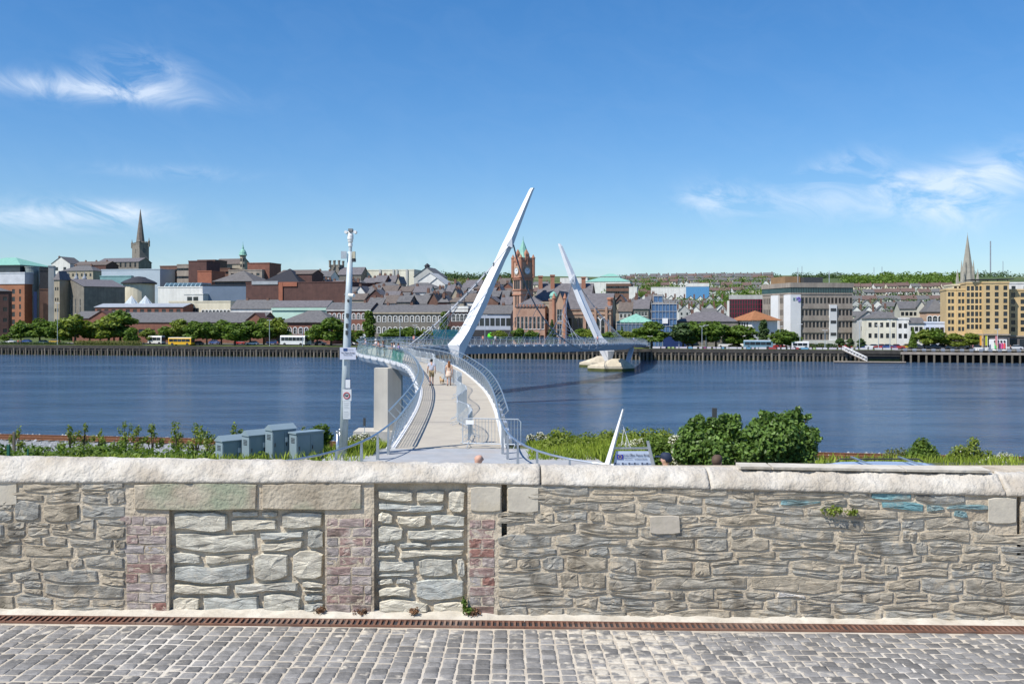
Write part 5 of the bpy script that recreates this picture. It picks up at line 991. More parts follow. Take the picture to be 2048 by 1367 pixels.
# ---- right side
t, f = one('cream_row_house', 'cream rendered building with rows of small dark windows near the pontoon gangway', 1733, 1793, 26, 637, M('cream_paint', (.78, .74, .60), None, s=.2, rough=.8), 'house', dep=11, roof='hip', rh=2.4, wins=[('f', 5, 2, .12, .9, .45, .80, .95, 1.5, 'd')])
t, f = one('white_row_house', 'white building with higher parapet beside the cream row house', 1793.5, 1818, 26, 638, RENDW, 'house', dep=11, wins=[('f', 2, 2, .28, .72, .45, .78, 1.0, 1.5, 'd')])
t, f = one('white_low_house', 'low white building right of the higher parapet house', 1818.5, 1848, 26, 646, RENDW, 'house', dep=11, roof='gablex', rh=1.6, wins=[('f', 3, 2, .2, .8, .40, .78, 1.0, 1.4, 'd')])
t, f = one('pale_blue_house', 'pale blue rendered building beside the yellow hotel', 1848.5, 1893, 26, 646, M('pale_blue_paint', (.60, .66, .78), None, s=.2, rough=.8), 'house', dep=11, wins=[('f', 4, 1, .15, .8, .74, .74, 1.1, 1.7, 'd')])
t, f = one('beige_flats', 'beige flats with grey roof behind the white row', 1800, 1853, 75, 617, M('beige_render', (.58, .56, .47), None, s=.2, rough=.85), 'flats', dep=12, roof='gablex', rh=2.6, wins=[('f', 6, 2, .1, .9, .62, .86, 1.1, 1.4, 'd')]); block(t, 1834, 1850, 74, 612, M('beige_render', (.58, .56, .47)), dep=8, roof='gabley', rh=2, name='gable_bay')
t, f = one('arched_brick_block', 'brick and cream banded block with dark hipped roof beside the hotel', 1853, 1896, 62, 624, M('banded_brick', (.50, .26, .17), (.56, .44, .32), s=.25, rough=.85, stretch=(.05, .05, 2)), dep=14, roof='hip', rh=4.4, wins=[('f', 4, 2, .15, .9, .55, .80, 1.5, 2.2, 'a')])
t, f = one('slate_block', 'grey gabled house behind the cream row', 1712, 1760, 45, 640, RENDG, 'house', dep=10, roof='gabley', rh=3, wins=[('f', 2, 1, .3, .7, .7, .7, 1.2, 1.5, 'd')])
# hotel
t = bld('hotel', 'yellow brick hotel with regular windows and dark stone ground floor', 1970, 25, 'hotel'); Y2 = M('pale_yellow_top', (.72, .64, .44), None, s=.3, rough=.8); GST = M('hotel_base', (.17, .15, .145), (.12, .11, .105), s=.5, rough=.6)
def hotel(px0, px1, k, y1, a, dep, nx, nz, ww, wh, u0=.1, u1=.9):
    f = block(t, px0, px1, k, y1, YELLOW, a=a, dep=dep, name='wall', wins=[('f', nx, nz, u0, u1, .36, .93, ww, wh, 's')], par_h=.5)
    fbox(f, 'base_cladding', GST, t, -.1, f.L+.1, -.25, -.02, 0, f.h*.22); fbox(f, 'cornice', CONC, t, -.25, f.L+.25, -.6, -.02, f.h*.235, f.h*.255)
    for i in range(max(2, nx)):
        u = u0+(u1-u0)*i/(max(2, nx)-1); mk('shop_window', window_mesh(min(1.9, f.L*.16), f.h*.17, 'd'), None, t, f.loc(f.L*u, -.4, f.h*.11), f.a)
    return f
h1 = hotel(1893, 1913, 22, 580, QA+R(-4), 14, 2, 6, .75, 1.3, .28, .62); hotel(1913.5, 1932, 21, 580, QA+R(-4), 14, 2, 6, .75, 1.3, .3, .68); h2 = hotel(1932.5, 1967, 19, 567, QA+R(-4), 16, 4, 7, .85, 1.4, .12, .85); h3 = hotel(1967.5, 2018, 17, 566, QA+R(6), 16, 3, 7, 1.15, 1.35, .17, .86); h4 = hotel(2019, 2110, 22, 581, QA+R(2), 16, 5, 6, 1.15, 1.35, .08, .92)
block(t, 1905, 1936, 30, 571, Y2, dep=12, name='penthouse', z0=585, wins=[('f', 3, 1, .2, .8, .6, .6, .9, 1.2, 's')]); block(t, 2018, 2110, 30, 567, RENDW, dep=12, name='penthouse', z0=585, wins=[('f', 4, 1, .1, .9, .5, .5, 1.2, 1.4, 's')])
fbox(h3, 'roof_canopy', DARK, t, -3, h3.L*.55, 1, 8, h3.h+1.0, h3.h+1.25); fbox(h3, 'roof_canopy', DARK, t, h3.L*.62, h3.L*1.25, 1, 8, h3.h+1.1, h3.h+1.35)
for x in (-.2, .3, .7, 1.1): fbox(h3, 'canopy_post', DARK, t, h3.L*x, h3.L*x+.15, 3, 3.15, h3.h, h3.h+1.1)
# far church spire and masts
t = bld('far_church', 'tall grey gothic church spire rising behind the yellow hotel', 1935, 560, 'church'); q = Qp(1935, 560, 0); zb = zy(585, q.y); FCH = M('spire_grey', (.36, .34, .29), (.27, .255, .22), s=.25, rough=.9)
b = MB(); b.box(q.x-6.3, q.x+6.3, q.y-6, q.y+6, zb-30, zy(563, q.y)); b.build('tower', FCH, t); top = zy(470, q.y); zz = zy(563, q.y); b = MB(); b.lathe((q.x, q.y, zz), [(5.6, 0), (4.6, 6), (.15, top-zz), (.05, top-zz+2)], 8); b.build('spire', FCH, t)
for sx_ in (-1, 1):
    for sy_ in (-1, 1): b = MB(); b.lathe((q.x+sx_*5.6, q.y+sy_*5.4, zz-10), [(1.5, 0), (1.4, 11), (.1, 20)], 6); b.build('pinnacle', FCH, t); b = MB(); b.lathe((q.x+sx_*3.2, q.y+sy_*3.2, zz), [(1.1, 0), (1.0, 9), (.1, 17)], 6); b.build('inner_pinnacle', FCH, t)
for px, yt, yb, d_, lab in ((1981, 482, 552, 3200, 'tall guyed radio mast on the skyline right of the church spire'), (1604, 532, 550, 3400, 'small transmitter mast on the hill above the telephone offices'), (2006, 522, 548, 3600, 'thin mast at the right end of the skyline'), (1748, 534, 549, 3600, 'pair of thin hilltop masts, the left one'), (1764, 533, 549, 3600, 'pair of thin hilltop masts, the right one')):
    b = MB(); p0, p1 = P(px, yb, d_), P(px, yt, d_); wd = (2.3 if px == 1981 else 1.0)*d_/3200; b.tube([p0-Vector((0, 0, 20)), p1], [wd, wd*.9], 5); tag(b.build('radio_mast', M('mast_grey', (.30, .34, .40), None, s=.1)), lab, 'mast', 'masts on the skyline')
# ------------------------------------------------------------------ far quay
QW = M('quay_timber', (.085, .078, .068), (.05, .046, .042), s=.8, rough=.9, streak=.3); PILE = M('timber_pile', (.22, .19, .145), (.13, .11, .085), s=1.5, rough=.9, streak=.4, rv=.3)
quay = thing('quay_wall', 'long dark timber piled quay wall along the far shore', 'quay wall', Qp(900, 0, 0))
def qbox(nm, mat, par, px0, px1, k0, k1, z0, z1):
    b = MB(); a = [Qp(px0, k0, z0), Qp(px1, k0, z0), Qp(px1, k1, z0), Qp(px0, k1, z0)]; b.hexa(a+[Vector((q.x, q.y, z1)) for q in a]); return b.build(nm, mat, par)
qbox('back_wall', DARK, quay, -400, 1800, .6, 1.3, -2, 2.6); qbox('capping_beam', QW, quay, -400, 1800, -.6, 1.25, 2.35, 3.4); qbox('waling', QW, quay, -400, 1800, -.45, -.1, 1.7, 2.0)
pl = MB(); pl.lathe((0, 0, 0), [(.36, -2), (.34, 2.34)], 8); plm = pl.mesh('pile'); plm.materials.append(PILE); q = random.Random(2); s = -190.0; i = 0
while s < 104:
    p = Q0+ue*s+vn*(-.42 if i % 2 else -.1); o = mk('pile', plm, None, quay, (p.x, p.y, 0)); o.scale = (q.uniform(.85, 1.1),)*2+(1,); s += q.uniform(1.05, 1.35); i += 1
qbox('tide_band', WEED, quay, -400, 1800, .45, .59, -1.5, .9)
dq = thing('open_quay', 'concrete deck quay on open piles at the far right', 'quay', Qp(1920, 0, 0)); qbox('deck_edge', CONC, dq, 1801, 2500, -.8, 12, 2.3, 3.0); qbox('back_wall', DARK, dq, 1801, 2500, 9, 10, -2, 2.3)
for j in range(22): qbox('pile', PILE, dq, 1804+j*15.6, 1808+j*15.6, -.7, .2, -2, 2.29)
# banners and railings along the quay edge
cols = [((.62, .6, .62), 'white'), ((.38, .07, .08), 'red'), ((.55, .5, .55), 'pale'), ((.16, .35, .5), 'blue'), ((.28, .08, .2), 'plum'), ((.35, .45, .2), 'green')]
q = random.Random(9); px = 1305; i = 0
while px < 1785:
    w_ = q.choice((6, 9, 13, 16)); c, cn = q.choice(cols+cols[:1]*5+cols[2:3]*2); t = thing('banner', '%s banner on the far quay railing, %s from the bridge end' % (cn, ordw(i)), 'banner', Qp(px, .4, 3.4), 'banners along the quay railing'); qbox('banner_cloth', flat(c), t, px, px+w_-.6, .35, .45, 3.55, 4.1); qbox('banner_post', DARKP, t, px-.5, px+.1, .3, .5, 3.4, 4.2); px += w_+q.uniform(0, 4); i += 1
t = thing('quay_railing', 'dark metal railing along the far right quay', 'railing', Qp(1900, .3, 3.4)); qbox('rail', DARKP, t, 1801, 2300, .3, .36, 3.95, 4.02)
for j in range(26): qbox('panel', M('railing_panel', (.30, .33, .40), None, s=1, rough=.5), t, 1806+j*19, 1814+j*19, .3, .36, 3.1, 3.9); qbox('post', DARKP, t, 1803+j*19, 1803.8+j*19, .28, .38, 3.0, 4.05)
# pontoon and gangway
t = thing('pontoon', 'low grey floating pontoon moored at the far right quay', 'pontoon', Qp(1740, -7, 0)); qbox('deck', CONC, t, 1668, 1812, -9, -6, -.2, .45); qbox('fender', DARK, t, 1668, 1812, -9.3, -9.01, -.3, .3)
t = thing('gangway', 'white truss gangway sloping down to the pontoon', 'gangway', Qp(1690, -1, 3.4)); A, B = Qp(1688, -2, 3.5), Qp(1734, -7.4, .6)
for o_ in (0, 1.2):
    d_ = Vector((0, o_, 0)); b = MB(); b.beam(A+d_, B+d_, .12, .12); b.beam(A+d_+Vector((0, 0, 1.1)), B+d_+Vector((0, 0, 1.1)), .12, .12)
    for j in range(9): p = A.lerp(B, j/8)+d_; b.beam(p, p+Vector((0, 0, 1.1)), .1, .1); (j < 8) and b.beam(p, A.lerp(B, (j+1)/8)+d_+Vector((0, 0, 1.1)), .08, .08)
    b.build('truss', WHITE, t)
b = MB(); b.beam(A+Vector((0, .6, 0)), B+Vector((0, .6, 0)), 1.2, .12); b.build('walkway', CONC, t)
# ------------------------------------------------------------------ trees along the quay
def tree_variant(i, kind):
    q = random.Random(100+i); bl = []
    if kind == 'round':
        for j in range(11): a = q.uniform(0, 6.28); r = q.uniform(.2, 1.55); z = q.uniform(1.9, 5.0); k = 1-.10*abs(z-3.2); bl.append(((r*math.cos(a)*k, r*math.sin(a)*k, z), (q.uniform(.8, 1.25),)*2+(q.uniform(.65, 1.0),)))
        bl.append(((0, 0, 5.3), (.8, .8, .8)))
    elif kind == 'column':
        for j in range(9): z = 1.0+j*.75; bl.append(((q.uniform(-.25, .25), q.uniform(-.25, .25), z), ((1.15-.09*abs(j-3.5)),)*2+(.8,)))
    elif kind == 'cone':
        for j in range(9): z = .9+j*.7; bl.append(((0, 0, z), (1.7-.18*j,)*2+(.5,)))
    else:
        for j in range(9): a = q.uniform(0, 6.28); r = q.uniform(.1, 1.6); bl.append(((r*math.cos(a), r*math.sin(a), q.uniform(.5, 1.4)), (q.uniform(.6, 1.0),)*2+(q.uniform(.4, .7),)))
    crown = leaf_mesh('crown', bl, 2200 if kind != 'bush' else 700, .27, i, shell=.5); b = MB(); top = 4.5 if kind != 'bush' else .8; b.tube([(0, 0, -.3), (.04, 0, 1.4), (0, .05, top)], [.17, .12, .04], 6)
    if kind == 'round':
        for j in range(5): a = j*1.3; b.tube([(0, 0, 1.6+.3*j), (.9*math.cos(a), .9*math.sin(a), 2.6+.4*j)], [.07, .03], 5)
    return crown, b.mesh('trunk')
TV = {k: [tree_variant(i+10*n, k) for i in range(m)] for n, (k, m) in enumerate((('round', 5), ('column', 2), ('cone', 1), ('bush', 3)))}
for v in TV.values():
    for c, b in v: c.materials.append(LEAF); b.materials.append(BARK)
def tree(name, label, cat, p, h, kind, mat, q, wk=1.0, group=None):
    c, b = q.choice(TV[kind]); t = thing(name, label, cat, p, group, q.uniform(0, 6.28)); nat = {'round': 6.1, 'column': 7.2, 'cone': 7.2, 'bush': 2.0}[kind]; s = h/nat
    for me, nm in ((c, 'crown'), (b, 'trunk')):
        o = bpy.data.objects.new(nm, me); COL.objects.link(o); o.parent = t
        if nm == 'crown' and mat is not LEAF: o.material_slots[0].link = 'OBJECT'; o.material_slots[0].material = mat
    t.scale = (s*wk, s*wk, s); return t
q = random.Random(44); lst = []
L1 = [(8, 668, 44, 1), (42, 641, 38, 1), (80, 636, 62, 1.15), (118, 640, 52, 1), (150, 628, 62, 1.05), (180, 645, 46, 1), (200, 642, 46, .9), (218, 630, 60, 1.15), (240, 620, 70, 1.05), (262, 655, 34, 1), (296, 656, 32, 1), (330, 652, 40, 1), (361, 637, 52, 1), (388, 641, 48, 1), (414, 643, 48, 1), (443, 639, 46, .95), (470, 646, 44, 1.3), (500, 640, 46, 1), (528, 636, 52, 1.1), (555, 634, 54, 1), (582, 668, 22, 1.1), (634, 648, 42, 1.1), (662, 634, 52, 1.15), (686, 648, 42, 1), (719, 660, 32, 1)]
for px, yt, hp, wk in L1:
    lst.append((px, 12+q.uniform(-4, 10), yt, 'round', wk, q.choice((LEAF, LEAF, LEAFY, LEAF))))
lst += [(738, 26, 626, 'column', 1.2, LEAF), (888, 26, 628, 'column', .9, LEAF), (1527, 24, 643, 'column', 1.25, LEAFD), (1104, 20, 637, 'cone', 1.0, LEAFD), (1244, 22, 651, 'cone', .8, LEAFD), (1826, 14, 652, 'cone', .9, LEAF)]
for px, yt, wk in ((790, 656, 1.6), (822, 653, 1.4), (850, 659, 1.5), (870, 661, 1.3), (905, 660, 1.3), (1000, 660, 1.2), (1040, 656, 1.0), (1062, 660, 1.1), (1165, 656, 1.3), (1180, 658, 1.2), (1218, 663, 1.1), (1240, 660, 1.0), (1255, 662, 1.0)): lst.append((px, 12+q.uniform(-2, 5), yt, 'round', wk, q.choice((LEAF, LEAFY))))
for px, yt, wk, m_ in ((1283, 655, 1.3, LEAF), (1304, 642, 1.35, LEAF), (1366, 645, 1.2, LEAFD), (1385, 642, 1.1, LEAF), (1376, 662, 1.0, LEAFY), (1412, 642, 1.25, LEAF), (1432, 642, 1.1, LEAF), (1478, 650, 1.7, LEAF), (1500, 668, 1.1, LEAFY), (1565, 658, 1.5, LEAF), (1583, 664, 1.2, LEAF), (1850, 658, 1.2, LEAFY), (1870, 656, 1.4, LEAF), (1908, 666, 1.5, LEAFY), (1940, 665, 1.4, LEAFY), (1700, 676, .8, LEAFD), (1722, 676, .8, LEAFD), (1680, 675, .9, LEAFD)): lst.append((px, 9+q.uniform(-3, 6), yt, 'round', wk, m_))
lst.sort(key=lambda s: s[0])
kinds = {'round': 'broad leafy tree', 'column': 'narrow columnar tree', 'cone': 'dark conical evergreen'}; cn = {}
for px, k, yt, kd, wk, m_ in lst:
    side = 'left of the camera pole' if px < 690 else 'between pole and clock tower' if px < 1020 else 'between tower and white stair slabs' if px < 1600 else 'near the hotel'
    key = (kd, side); i = cn.get(key, 0); cn[key] = i+1; p = Qp(px, k, 3.4); h = zy(yt, p.y)-3.4
    tree('quay_tree', '%s on the far quay %s, %s from left' % (kinds[kd], side, ordw(i)), 'tree', p, h, kd, m_, q, wk*(1.55 if kd == 'round' else 1.0), 'trees along the far quay')
b = MB(); me = leaf_mesh('hedge', [(tuple(Qp(155+j*6, 4, 4.2)), (1.6, .9, .9)) for j in range(22)], 5000, .16, 5, shell=.3); tag(mk('clipped_hedge', me, LEAFO), 'long low olive hedge on the far quay edge at left', 'hedge')
me = leaf_mesh('hedge', [(tuple(Qp(-20+j*8, 5, 3.9)), (1.9, .8, .55)) for j in range(20)], 3500, .16, 6, shell=.3); tag(mk('low_hedge', me, LEAFD), 'low dark hedge left of the olive hedge on the far quay', 'hedge')
me = leaf_mesh('hedge', [(tuple(Qp(1585+j*7, 13, 4.2)), (1.7, .8, .9)) for j in range(14)], 3000, .16, 8, shell=.3); tag(mk('planting_bed', me, LEAFD), 'planting bed at the foot of the telephone offices', 'hedge')
# ------------------------------------------------------------------ vehicles
def car_proto():
    t = thing('parked_car', 'x', 'car'); b = MB(); prof = [(-2.1, .55), (-2.0, .85), (-1.0, .95), (1.2, .98), (1.95, .9), (2.1, .6), (2.1, .3), (-2.1, .3)]
    b.loft([[(x, y*.84*(1 if z < .9 else .95), z) for x, z in prof] for y in (-1, 1)]); b.build('body', flat((.5, .5, .52), .3, spec=.6), t)
    c = MB(); cp_ = [(-.95, .95), (-.35, 1.42), (1.0, 1.44), (1.7, .97)]; c.loft([[(x*(.97 if z > 1 else 1), y*.78*(.86 if z > 1 else 1), z) for x, z in cp_] for y in (-1, 1)]); c.build('windows', GLASS, t)
    r = MB(); r.loft([[(x, y*.66, z) for x, z in ((-.38, 1.425), (-.3, 1.47), (.95, 1.49), (1.02, 1.445))] for y in (-1, 1)]); r.build('roof', flat((.5, .5, .52), .3, spec=.6), t)
    wh = MB(); wh.loft([[(.31*math.cos(j*.524), y, .31*math.sin(j*.524)) for j in range(12)] for y in (-.1, .1)]); wm2 = wh.mesh('wheel'); wm2.materials.append(DARK)
    for x in (-1.3, 1.35):
        for y in (-.76, .76): o = mk('wheel', wm2, None, t, (x, y, .31))
    for y in (-.55, .55): h = MB(); h.box(-2.13, -2.05, y-.16, y+.16, .62, .76); h.build('headlight', flat((.8, .8, .8), .2), t)
    return t
cp0 = car_proto(); q = random.Random(6); first = True; cc = {}
CC = [((.55, .56, .58), 'silver'), ((.75, .75, .75), 'white'), ((.03, .03, .035), 'black'), ((.35, .03, .03), 'red'), ((.04, .08, .25), 'blue'), ((.14, .15, .16), 'dark grey'), ((.75, .75, .75), 'white'), ((.45, .3, .03), 'yellow')]
for px, k in sorted([(85, 12), (52, 24), (110, 26), (20, 20), (395, 9), (430, 24), (480, 22), (505, 14), (545, 26), (640, 20), (700, 22), (1450, 24), (1470, 16), (1560, 14), (1575, 20), (1625, 16), (1640, 22), (1662, 16), (1690, 20), (1728, 18), (1745, 14), (1760, 14), (1778, 14), (1795, 14), (1812, 18), (1832, 14), (1850, 20), (1866, 14), (1885, 18), (1905, 14), (1925, 18), (1955, 10), (2030, 12)]):
    c, cnm = q.choice(CC); o = cp0 if first else copy_tree(cp0); first = False; i = cc.get(cnm, 0); cc[cnm] = i+1
    o.location = Qp(px, k, 3.43); o.rotation_euler = (0, 0, QA+q.choice((0, math.pi))); tag(o, '%s car on the far quay, %s %s car from the left' % (cnm, ordw(i), cnm), 'car', 'cars along the far quay road')
    for ch in o.children:
        if ch.name.split('.')[0] in ('body', 'roof'): ch.material_slots[0].link = 'OBJECT'; ch.material_slots[0].material = flat(c, .3, spec=.6)
def bus(label, px, k, L, Hh, c, c2, ang=QA, name='bus'):
    t = thing(name, label, 'bus' if name == 'bus' else 'van'); b = MB(); W = 1.25
    b.loft([[(x*L/2, y*W, z) for y, z in ((-1, .4), (1, .4), (1, Hh*.93), (.88, Hh), (-.88, Hh), (-1, Hh*.93))] for x in (-1, -.99, .985, 1)][1:3]); b.build('body', flat(c, .35, spec=.5), t)
    r = MB(); r.box(-L/2+.1, L/2-.1, -1.1, 1.1, Hh, Hh+.15); r.build('roof', flat(c2, .5), t)
    n = int(L/1.5)
    for i in range(n):
        x0 = -L/2+.4+i*(L-.8)/n; w2 = MB(); w2.box(x0, x0+(L-.8)/n-.12, -1.29, -1.24, Hh*.50, Hh*.86); w2.build('window', GLASS, t)
    w2 = MB(); w2.box(L/2-.02, L/2+.04, -1.1, 1.1, Hh*.42, Hh*.88); w2.build('windscreen', GLASS, t)
    for x in (-L*.32, L*.33):
        for y in (-1.2, 1.2): wh = MB(); wh.loft([[(x+.48*math.cos(j*.524), y+dy, .48+.48*math.sin(j*.524)) for j in range(12)] for dy in (-.12, .12)]); wh.build('wheel', DARK, t)
    t.location = Qp(px, k, 3.43); t.rotation_euler = (0, 0, ang)
    return t
bus('yellow minibus with white roof on the far quay road', 363, 4.6, 8.6, 2.6, (.75, .42, .02), (.75, .75, .73)); bus('white coach parked by the bus station', 597, 15, 10.5, 3.2, (.72, .73, .75), (.75, .75, .75)); bus('second white coach partly hidden behind the first', 588, 12, 9, 3.3, (.7, .7, .72), (.75, .75, .75)); bus('white minibus at the left end of the bus station', 313, 16, 5.5, 2.9, (.74, .72, .66), (.75, .75, .75)); bus('blue and white bus passing below the terracotta roof', 1516, 4.5, 8.6, 2.5, (.16, .28, .36), (.75, .76, .78))
bus('white delivery van on the far quay by the telephone offices', 1600, 4, 5, 2.2, (.74, .74, .74), (.75, .75, .75), name='van')
# white stage trailer, flags, green inflatable
t = thing('exhibition_trailer', 'white two storey exhibition trailer with bright panels before the hotel', 'trailer', Qp(1995, 5, 3.4)); qbox('cabin', WHITE, t, 1978, 2014, 4.5, 8, 3.4, 6.6); qbox('lower_deck', WHITE, t, 1947, 1978, 4.2, 7, 3.2, 4.2)
for j, c in enumerate(((.1, .6, .2), (.85, .4, .05), (.75, .1, .4), (.7, .05, .2), (.8, .1, .1))): qbox('panel', flat(c), t, 1989+j*4.6, 1992.5+j*4.6, 4.3, 4.45, 4.0, 5.5)
for j in range(4): qbox('window', GLASS, t, 1988+j*6.4, 1991.6+j*6.4, 4.3, 4.45, 5.8, 6.3)
for px, c, h_, lab in ((1964, (.85, .38, .05), 4.3, 'tall orange feather flag before the hotel'), (1975, (.6, .6, .05), 4.2, 'yellow green feather flag beside the orange flag'), (1995, (.75, .3, .3), 4.2, 'thin pink feather flag by the trailer')):
    p = Qp(px, 3, 3.4); t = thing('feather_flag', lab, 'flag', p); b = MB(); b.tube([p, p+Vector((0, 0, h_))], .05, 5); b.build('pole', WHITE, t); b = MB(); b.box(p.x-.62, p.x-.02, p.y-.015, p.y+.015, p.z+h_*.35, p.z+h_); b.build('flag_cloth', flat(c), t)
p = Qp(983, 20, 0); b = MB(); b.lathe((p.x, p.y, zy(672, p.y)), [(.2, -1.2), (1.1, -.7), (1.4, 0), (1.1, .8), (.3, 1.25)], 12); b.lathe((p.x, p.y, zy(672, p.y)-3.2), [(.1, 0), (.1, 2.2)], 6); tag(b.build('advertising_balloon', flat((.12, .75, .03), .4), smoothf=True), 'bright green balloon between the near mast and the clock tower', 'balloon')
# lamp posts on the quay
for i, (px, yt, k) in enumerate(((115, 606, 3), (539, 640, 4), (605, 655, 3), (800, 640, 8), (830, 650, 8), (970, 630, 14), (1300, 672, 3), (1358, 668, 5), (1404, 652, 4), (1412, 650, 8), (1560, 652, 5), (1600, 648, 5), (1650, 660, 5), (1719, 642, 8), (1757, 650, 4), (1780, 640, 6), (1995, 658, 4))):
    p = Qp(px, k, 3.4); h_ = zy(yt, p.y)-3.4; t = thing('lamp_post', 'slim grey lamp post on the far quay, %s from the left' % ordw(i), 'lamp post', p, 'lamp posts on the far quay'); b = MB(); b.tube([p, p+Vector((0, 0, h_))], [.11, .07], 6); b.build('column', GALV, t)
    b = MB(); tp_ = p+Vector((0, 0, h_)); b.beam(tp_-Vector((.6, 0, 0)), tp_+Vector((.6, 0, 0)), .1, .08); b.box(tp_.x-.75, tp_.x-.4, tp_.y-.15, tp_.y+.15, tp_.z-.08, tp_.z+.08); b.box(tp_.x+.4, tp_.x+.75, tp_.y-.15, tp_.y+.15, tp_.z-.08, tp_.z+.08); b.build('lamp_head', WHITE, t)
# ------------------------------------------------------------------ hillside houses
def house_proto(i, wall, roof, L, Dp, Hh, rh, gy):
    w_ = MB(); w_.box(-L/2, L/2, -Dp/2, Dp/2, -4, Hh)
    if gy:
        for y in (-Dp/2, Dp/2): w_.add([(-L/2, y, Hh), (L/2, y, Hh), (0, y, Hh+rh)], [(0, 1, 2)])
        r = MB()
        for s in (-1, 1): r.hexa([(s*(L/2+.4), -Dp/2-.3, Hh-.3), (0, -Dp/2-.3, Hh+rh), (0, Dp/2+.3, Hh+rh), (s*(L/2+.4), Dp/2+.3, Hh-.3), (s*(L/2+.4), -Dp/2-.3, Hh), (0, -Dp/2-.3, Hh+rh+.3), (0, Dp/2+.3, Hh+rh+.3), (s*(L/2+.4), Dp/2+.3, Hh)])
    else:
        for x in (-L/2, L/2): w_.add([(x, -Dp/2, Hh), (x, Dp/2, Hh), (x, 0, Hh+rh)], [(0, 1, 2)])
        r = MB()
        for s in (-1, 1): r.hexa([(-L/2-.3, s*(Dp/2+.4), Hh-.3), (L/2+.3, s*(Dp/2+.4), Hh-.3), (L/2+.3, 0, Hh+rh), (-L/2-.3, 0, Hh+rh), (-L/2-.3, s*(Dp/2+.4), Hh), (L/2+.3, s*(Dp/2+.4), Hh), (L/2+.3, 0, Hh+rh+.3), (-L/2-.3, 0, Hh+rh+.3)])
    wn_ = MB(); nx = max(2, int(L/3.2))
    for z in (Hh*.28, Hh*.74):
        for j in range(nx): x = -L/2+L*(j+.5)/nx; wn_.box(x-.55, x+.55, -Dp/2-.06, -Dp/2+.02, z-.75, z+.75)
    ch = MB(); ch.box(L*.32, L*.32+1.2, -.5, .5, Hh+rh*.4, Hh+rh+1.5)
    out = []
    for mb, nm, mt in ((w_, 'wall', wall), (r, 'roof', roof), (wn_, 'windows', GLASS), (ch, 'chimney', BRICKB)): me = mb.mesh(nm); me.materials.append(mt); out.append((nm, me))
    return out
HW = {'white': RENDW, 'cream': CREAM, 'grey': RENDG, 'red brick': BRICK, 'tan': STONEC}
ROOFR = M('red_brown_tiles', (.16, .105, .09), (.115, .08, .07), s=.5, rough=.85)
HP = [(n_, house_proto(i, HW[n_], rf, L, 8, Hh, rh, gy)) for i, (n_, rf, L, Hh, rh, gy) in enumerate((('white', SLATE, 9, 5.4, 2.8, 0), ('cream', ROOFR, 10, 5.2, 3, 0), ('grey', SLATE, 9, 5.6, 2.6, 0), ('red brick', SLATE, 11, 5.6, 3, 0), ('white', SLATE, 7, 5.6, 3.6, 1), ('tan', ROOFR, 12, 5.2, 3, 0), ('grey', SLATE, 7, 6, 3.6, 1), ('cream', SLATE, 14, 6, 2.6, 0), ('white', ROOFR, 12, 5, 2.8, 0)))]
q = random.Random(77); cnt = 0; hc = {}
def hill_house(px, k, pid, rz=None, sc=1.0, row='', z=None):
    global cnt
    n_, parts = HP[pid]; d = D(px, k); x = (px-1024)/F*d; key = (n_, row); i = hc.get(key, 0); hc[key] = i+1
    t = thing('hillside_house', '%s house, %s of its colour in the %s' % (n_, ordw(i), row), 'house', (x, d, G(x, d) if z is None else z), 'houses on the hillside', QA+(q.uniform(-.25, .25) if rz is None else rz)); t.scale = (sc,)*3
    for nm, me in parts: o = bpy.data.objects.new(nm, me); COL.objects.link(o); o.parent = t
    cnt += 1
rows = [(1228, 1330, 330, 'terrace behind the scaffolded tower', (3, 3, 0), 1.0), (1335, 1462, 370, 'low terrace left of the dark offices', (2, 6, 4, 0), 1.05), (1345, 1462, 450, 'second terrace left of the dark offices', (6, 4, 2), 1.05), (1222, 1400, 520, 'terrace right of the clock tower', (3, 3, 5), 1.1), (1280, 1440, 610, 'white gabled row below the hillside trees', (4, 6, 4), 1.1),
        (1215, 1300, 800, 'upper left hillside row', (1, 5, 3, 8), 1.15), (1380, 1530, 900, 'hillside row above the dark offices', (0, 4, 8, 7), 1.15), (1215, 1530, 1080, 'middle hillside row', (1, 5, 0, 4, 2), 1.2), (1215, 1535, 1280, 'upper hillside row', (1, 5, 0, 7, 2), 1.25), (1215, 1540, 1500, 'row just below the skyline', (0, 2, 5, 7), 1.3), (1260, 1540, 1690, 'skyline row of houses', (5, 0, 2, 7), 1.35),
        (1705, 1800, 330, 'cream row below the gabled rows', (7, 0, 7), 1.0), (1700, 1895, 420, 'lower gabled row left of the hotel', (6, 6, 4, 2), 1.1), (1700, 1895, 520, 'second gabled row left of the hotel', (4, 6, 0, 2), 1.1), (1700, 1900, 660, 'hillside row left of the hotel', (0, 2, 5, 4), 1.1), (1700, 1900, 820, 'upper row left of the hotel', (1, 5, 8, 2), 1.15), (1700, 1890, 1000, 'top row left of the hotel', (5, 1, 8, 0), 1.2),
        (940, 1022, 420, 'row of roofs left of the clock tower', (7, 7, 2), 1.1), (1068, 1130, 700, 'distant row right of the clock tower spire', (7, 8, 5), 1.3), (1068, 1215, 900, 'distant row behind the hall roof', (7, 8, 1), 1.3)]
for px0, px1, k, nm, ids, sc in rows:
    px = px0
    while px < px1 and cnt < 300:
        pid = q.choice(ids); wpx = {0: 9, 1: 10, 2: 9, 3: 11, 4: 7, 5: 12, 6: 7, 7: 14, 8: 12}[pid]*sc*F/D(px, k); dense = k < 700
        hill_house(px+wpx/2, k+q.uniform(-8, 8)*(0 if dense else 3), pid, (q.uniform(-.04, .04) if dense else None), sc, nm); px += wpx*(q.uniform(1.0, 1.12) if dense else q.uniform(1.02, 1.35))
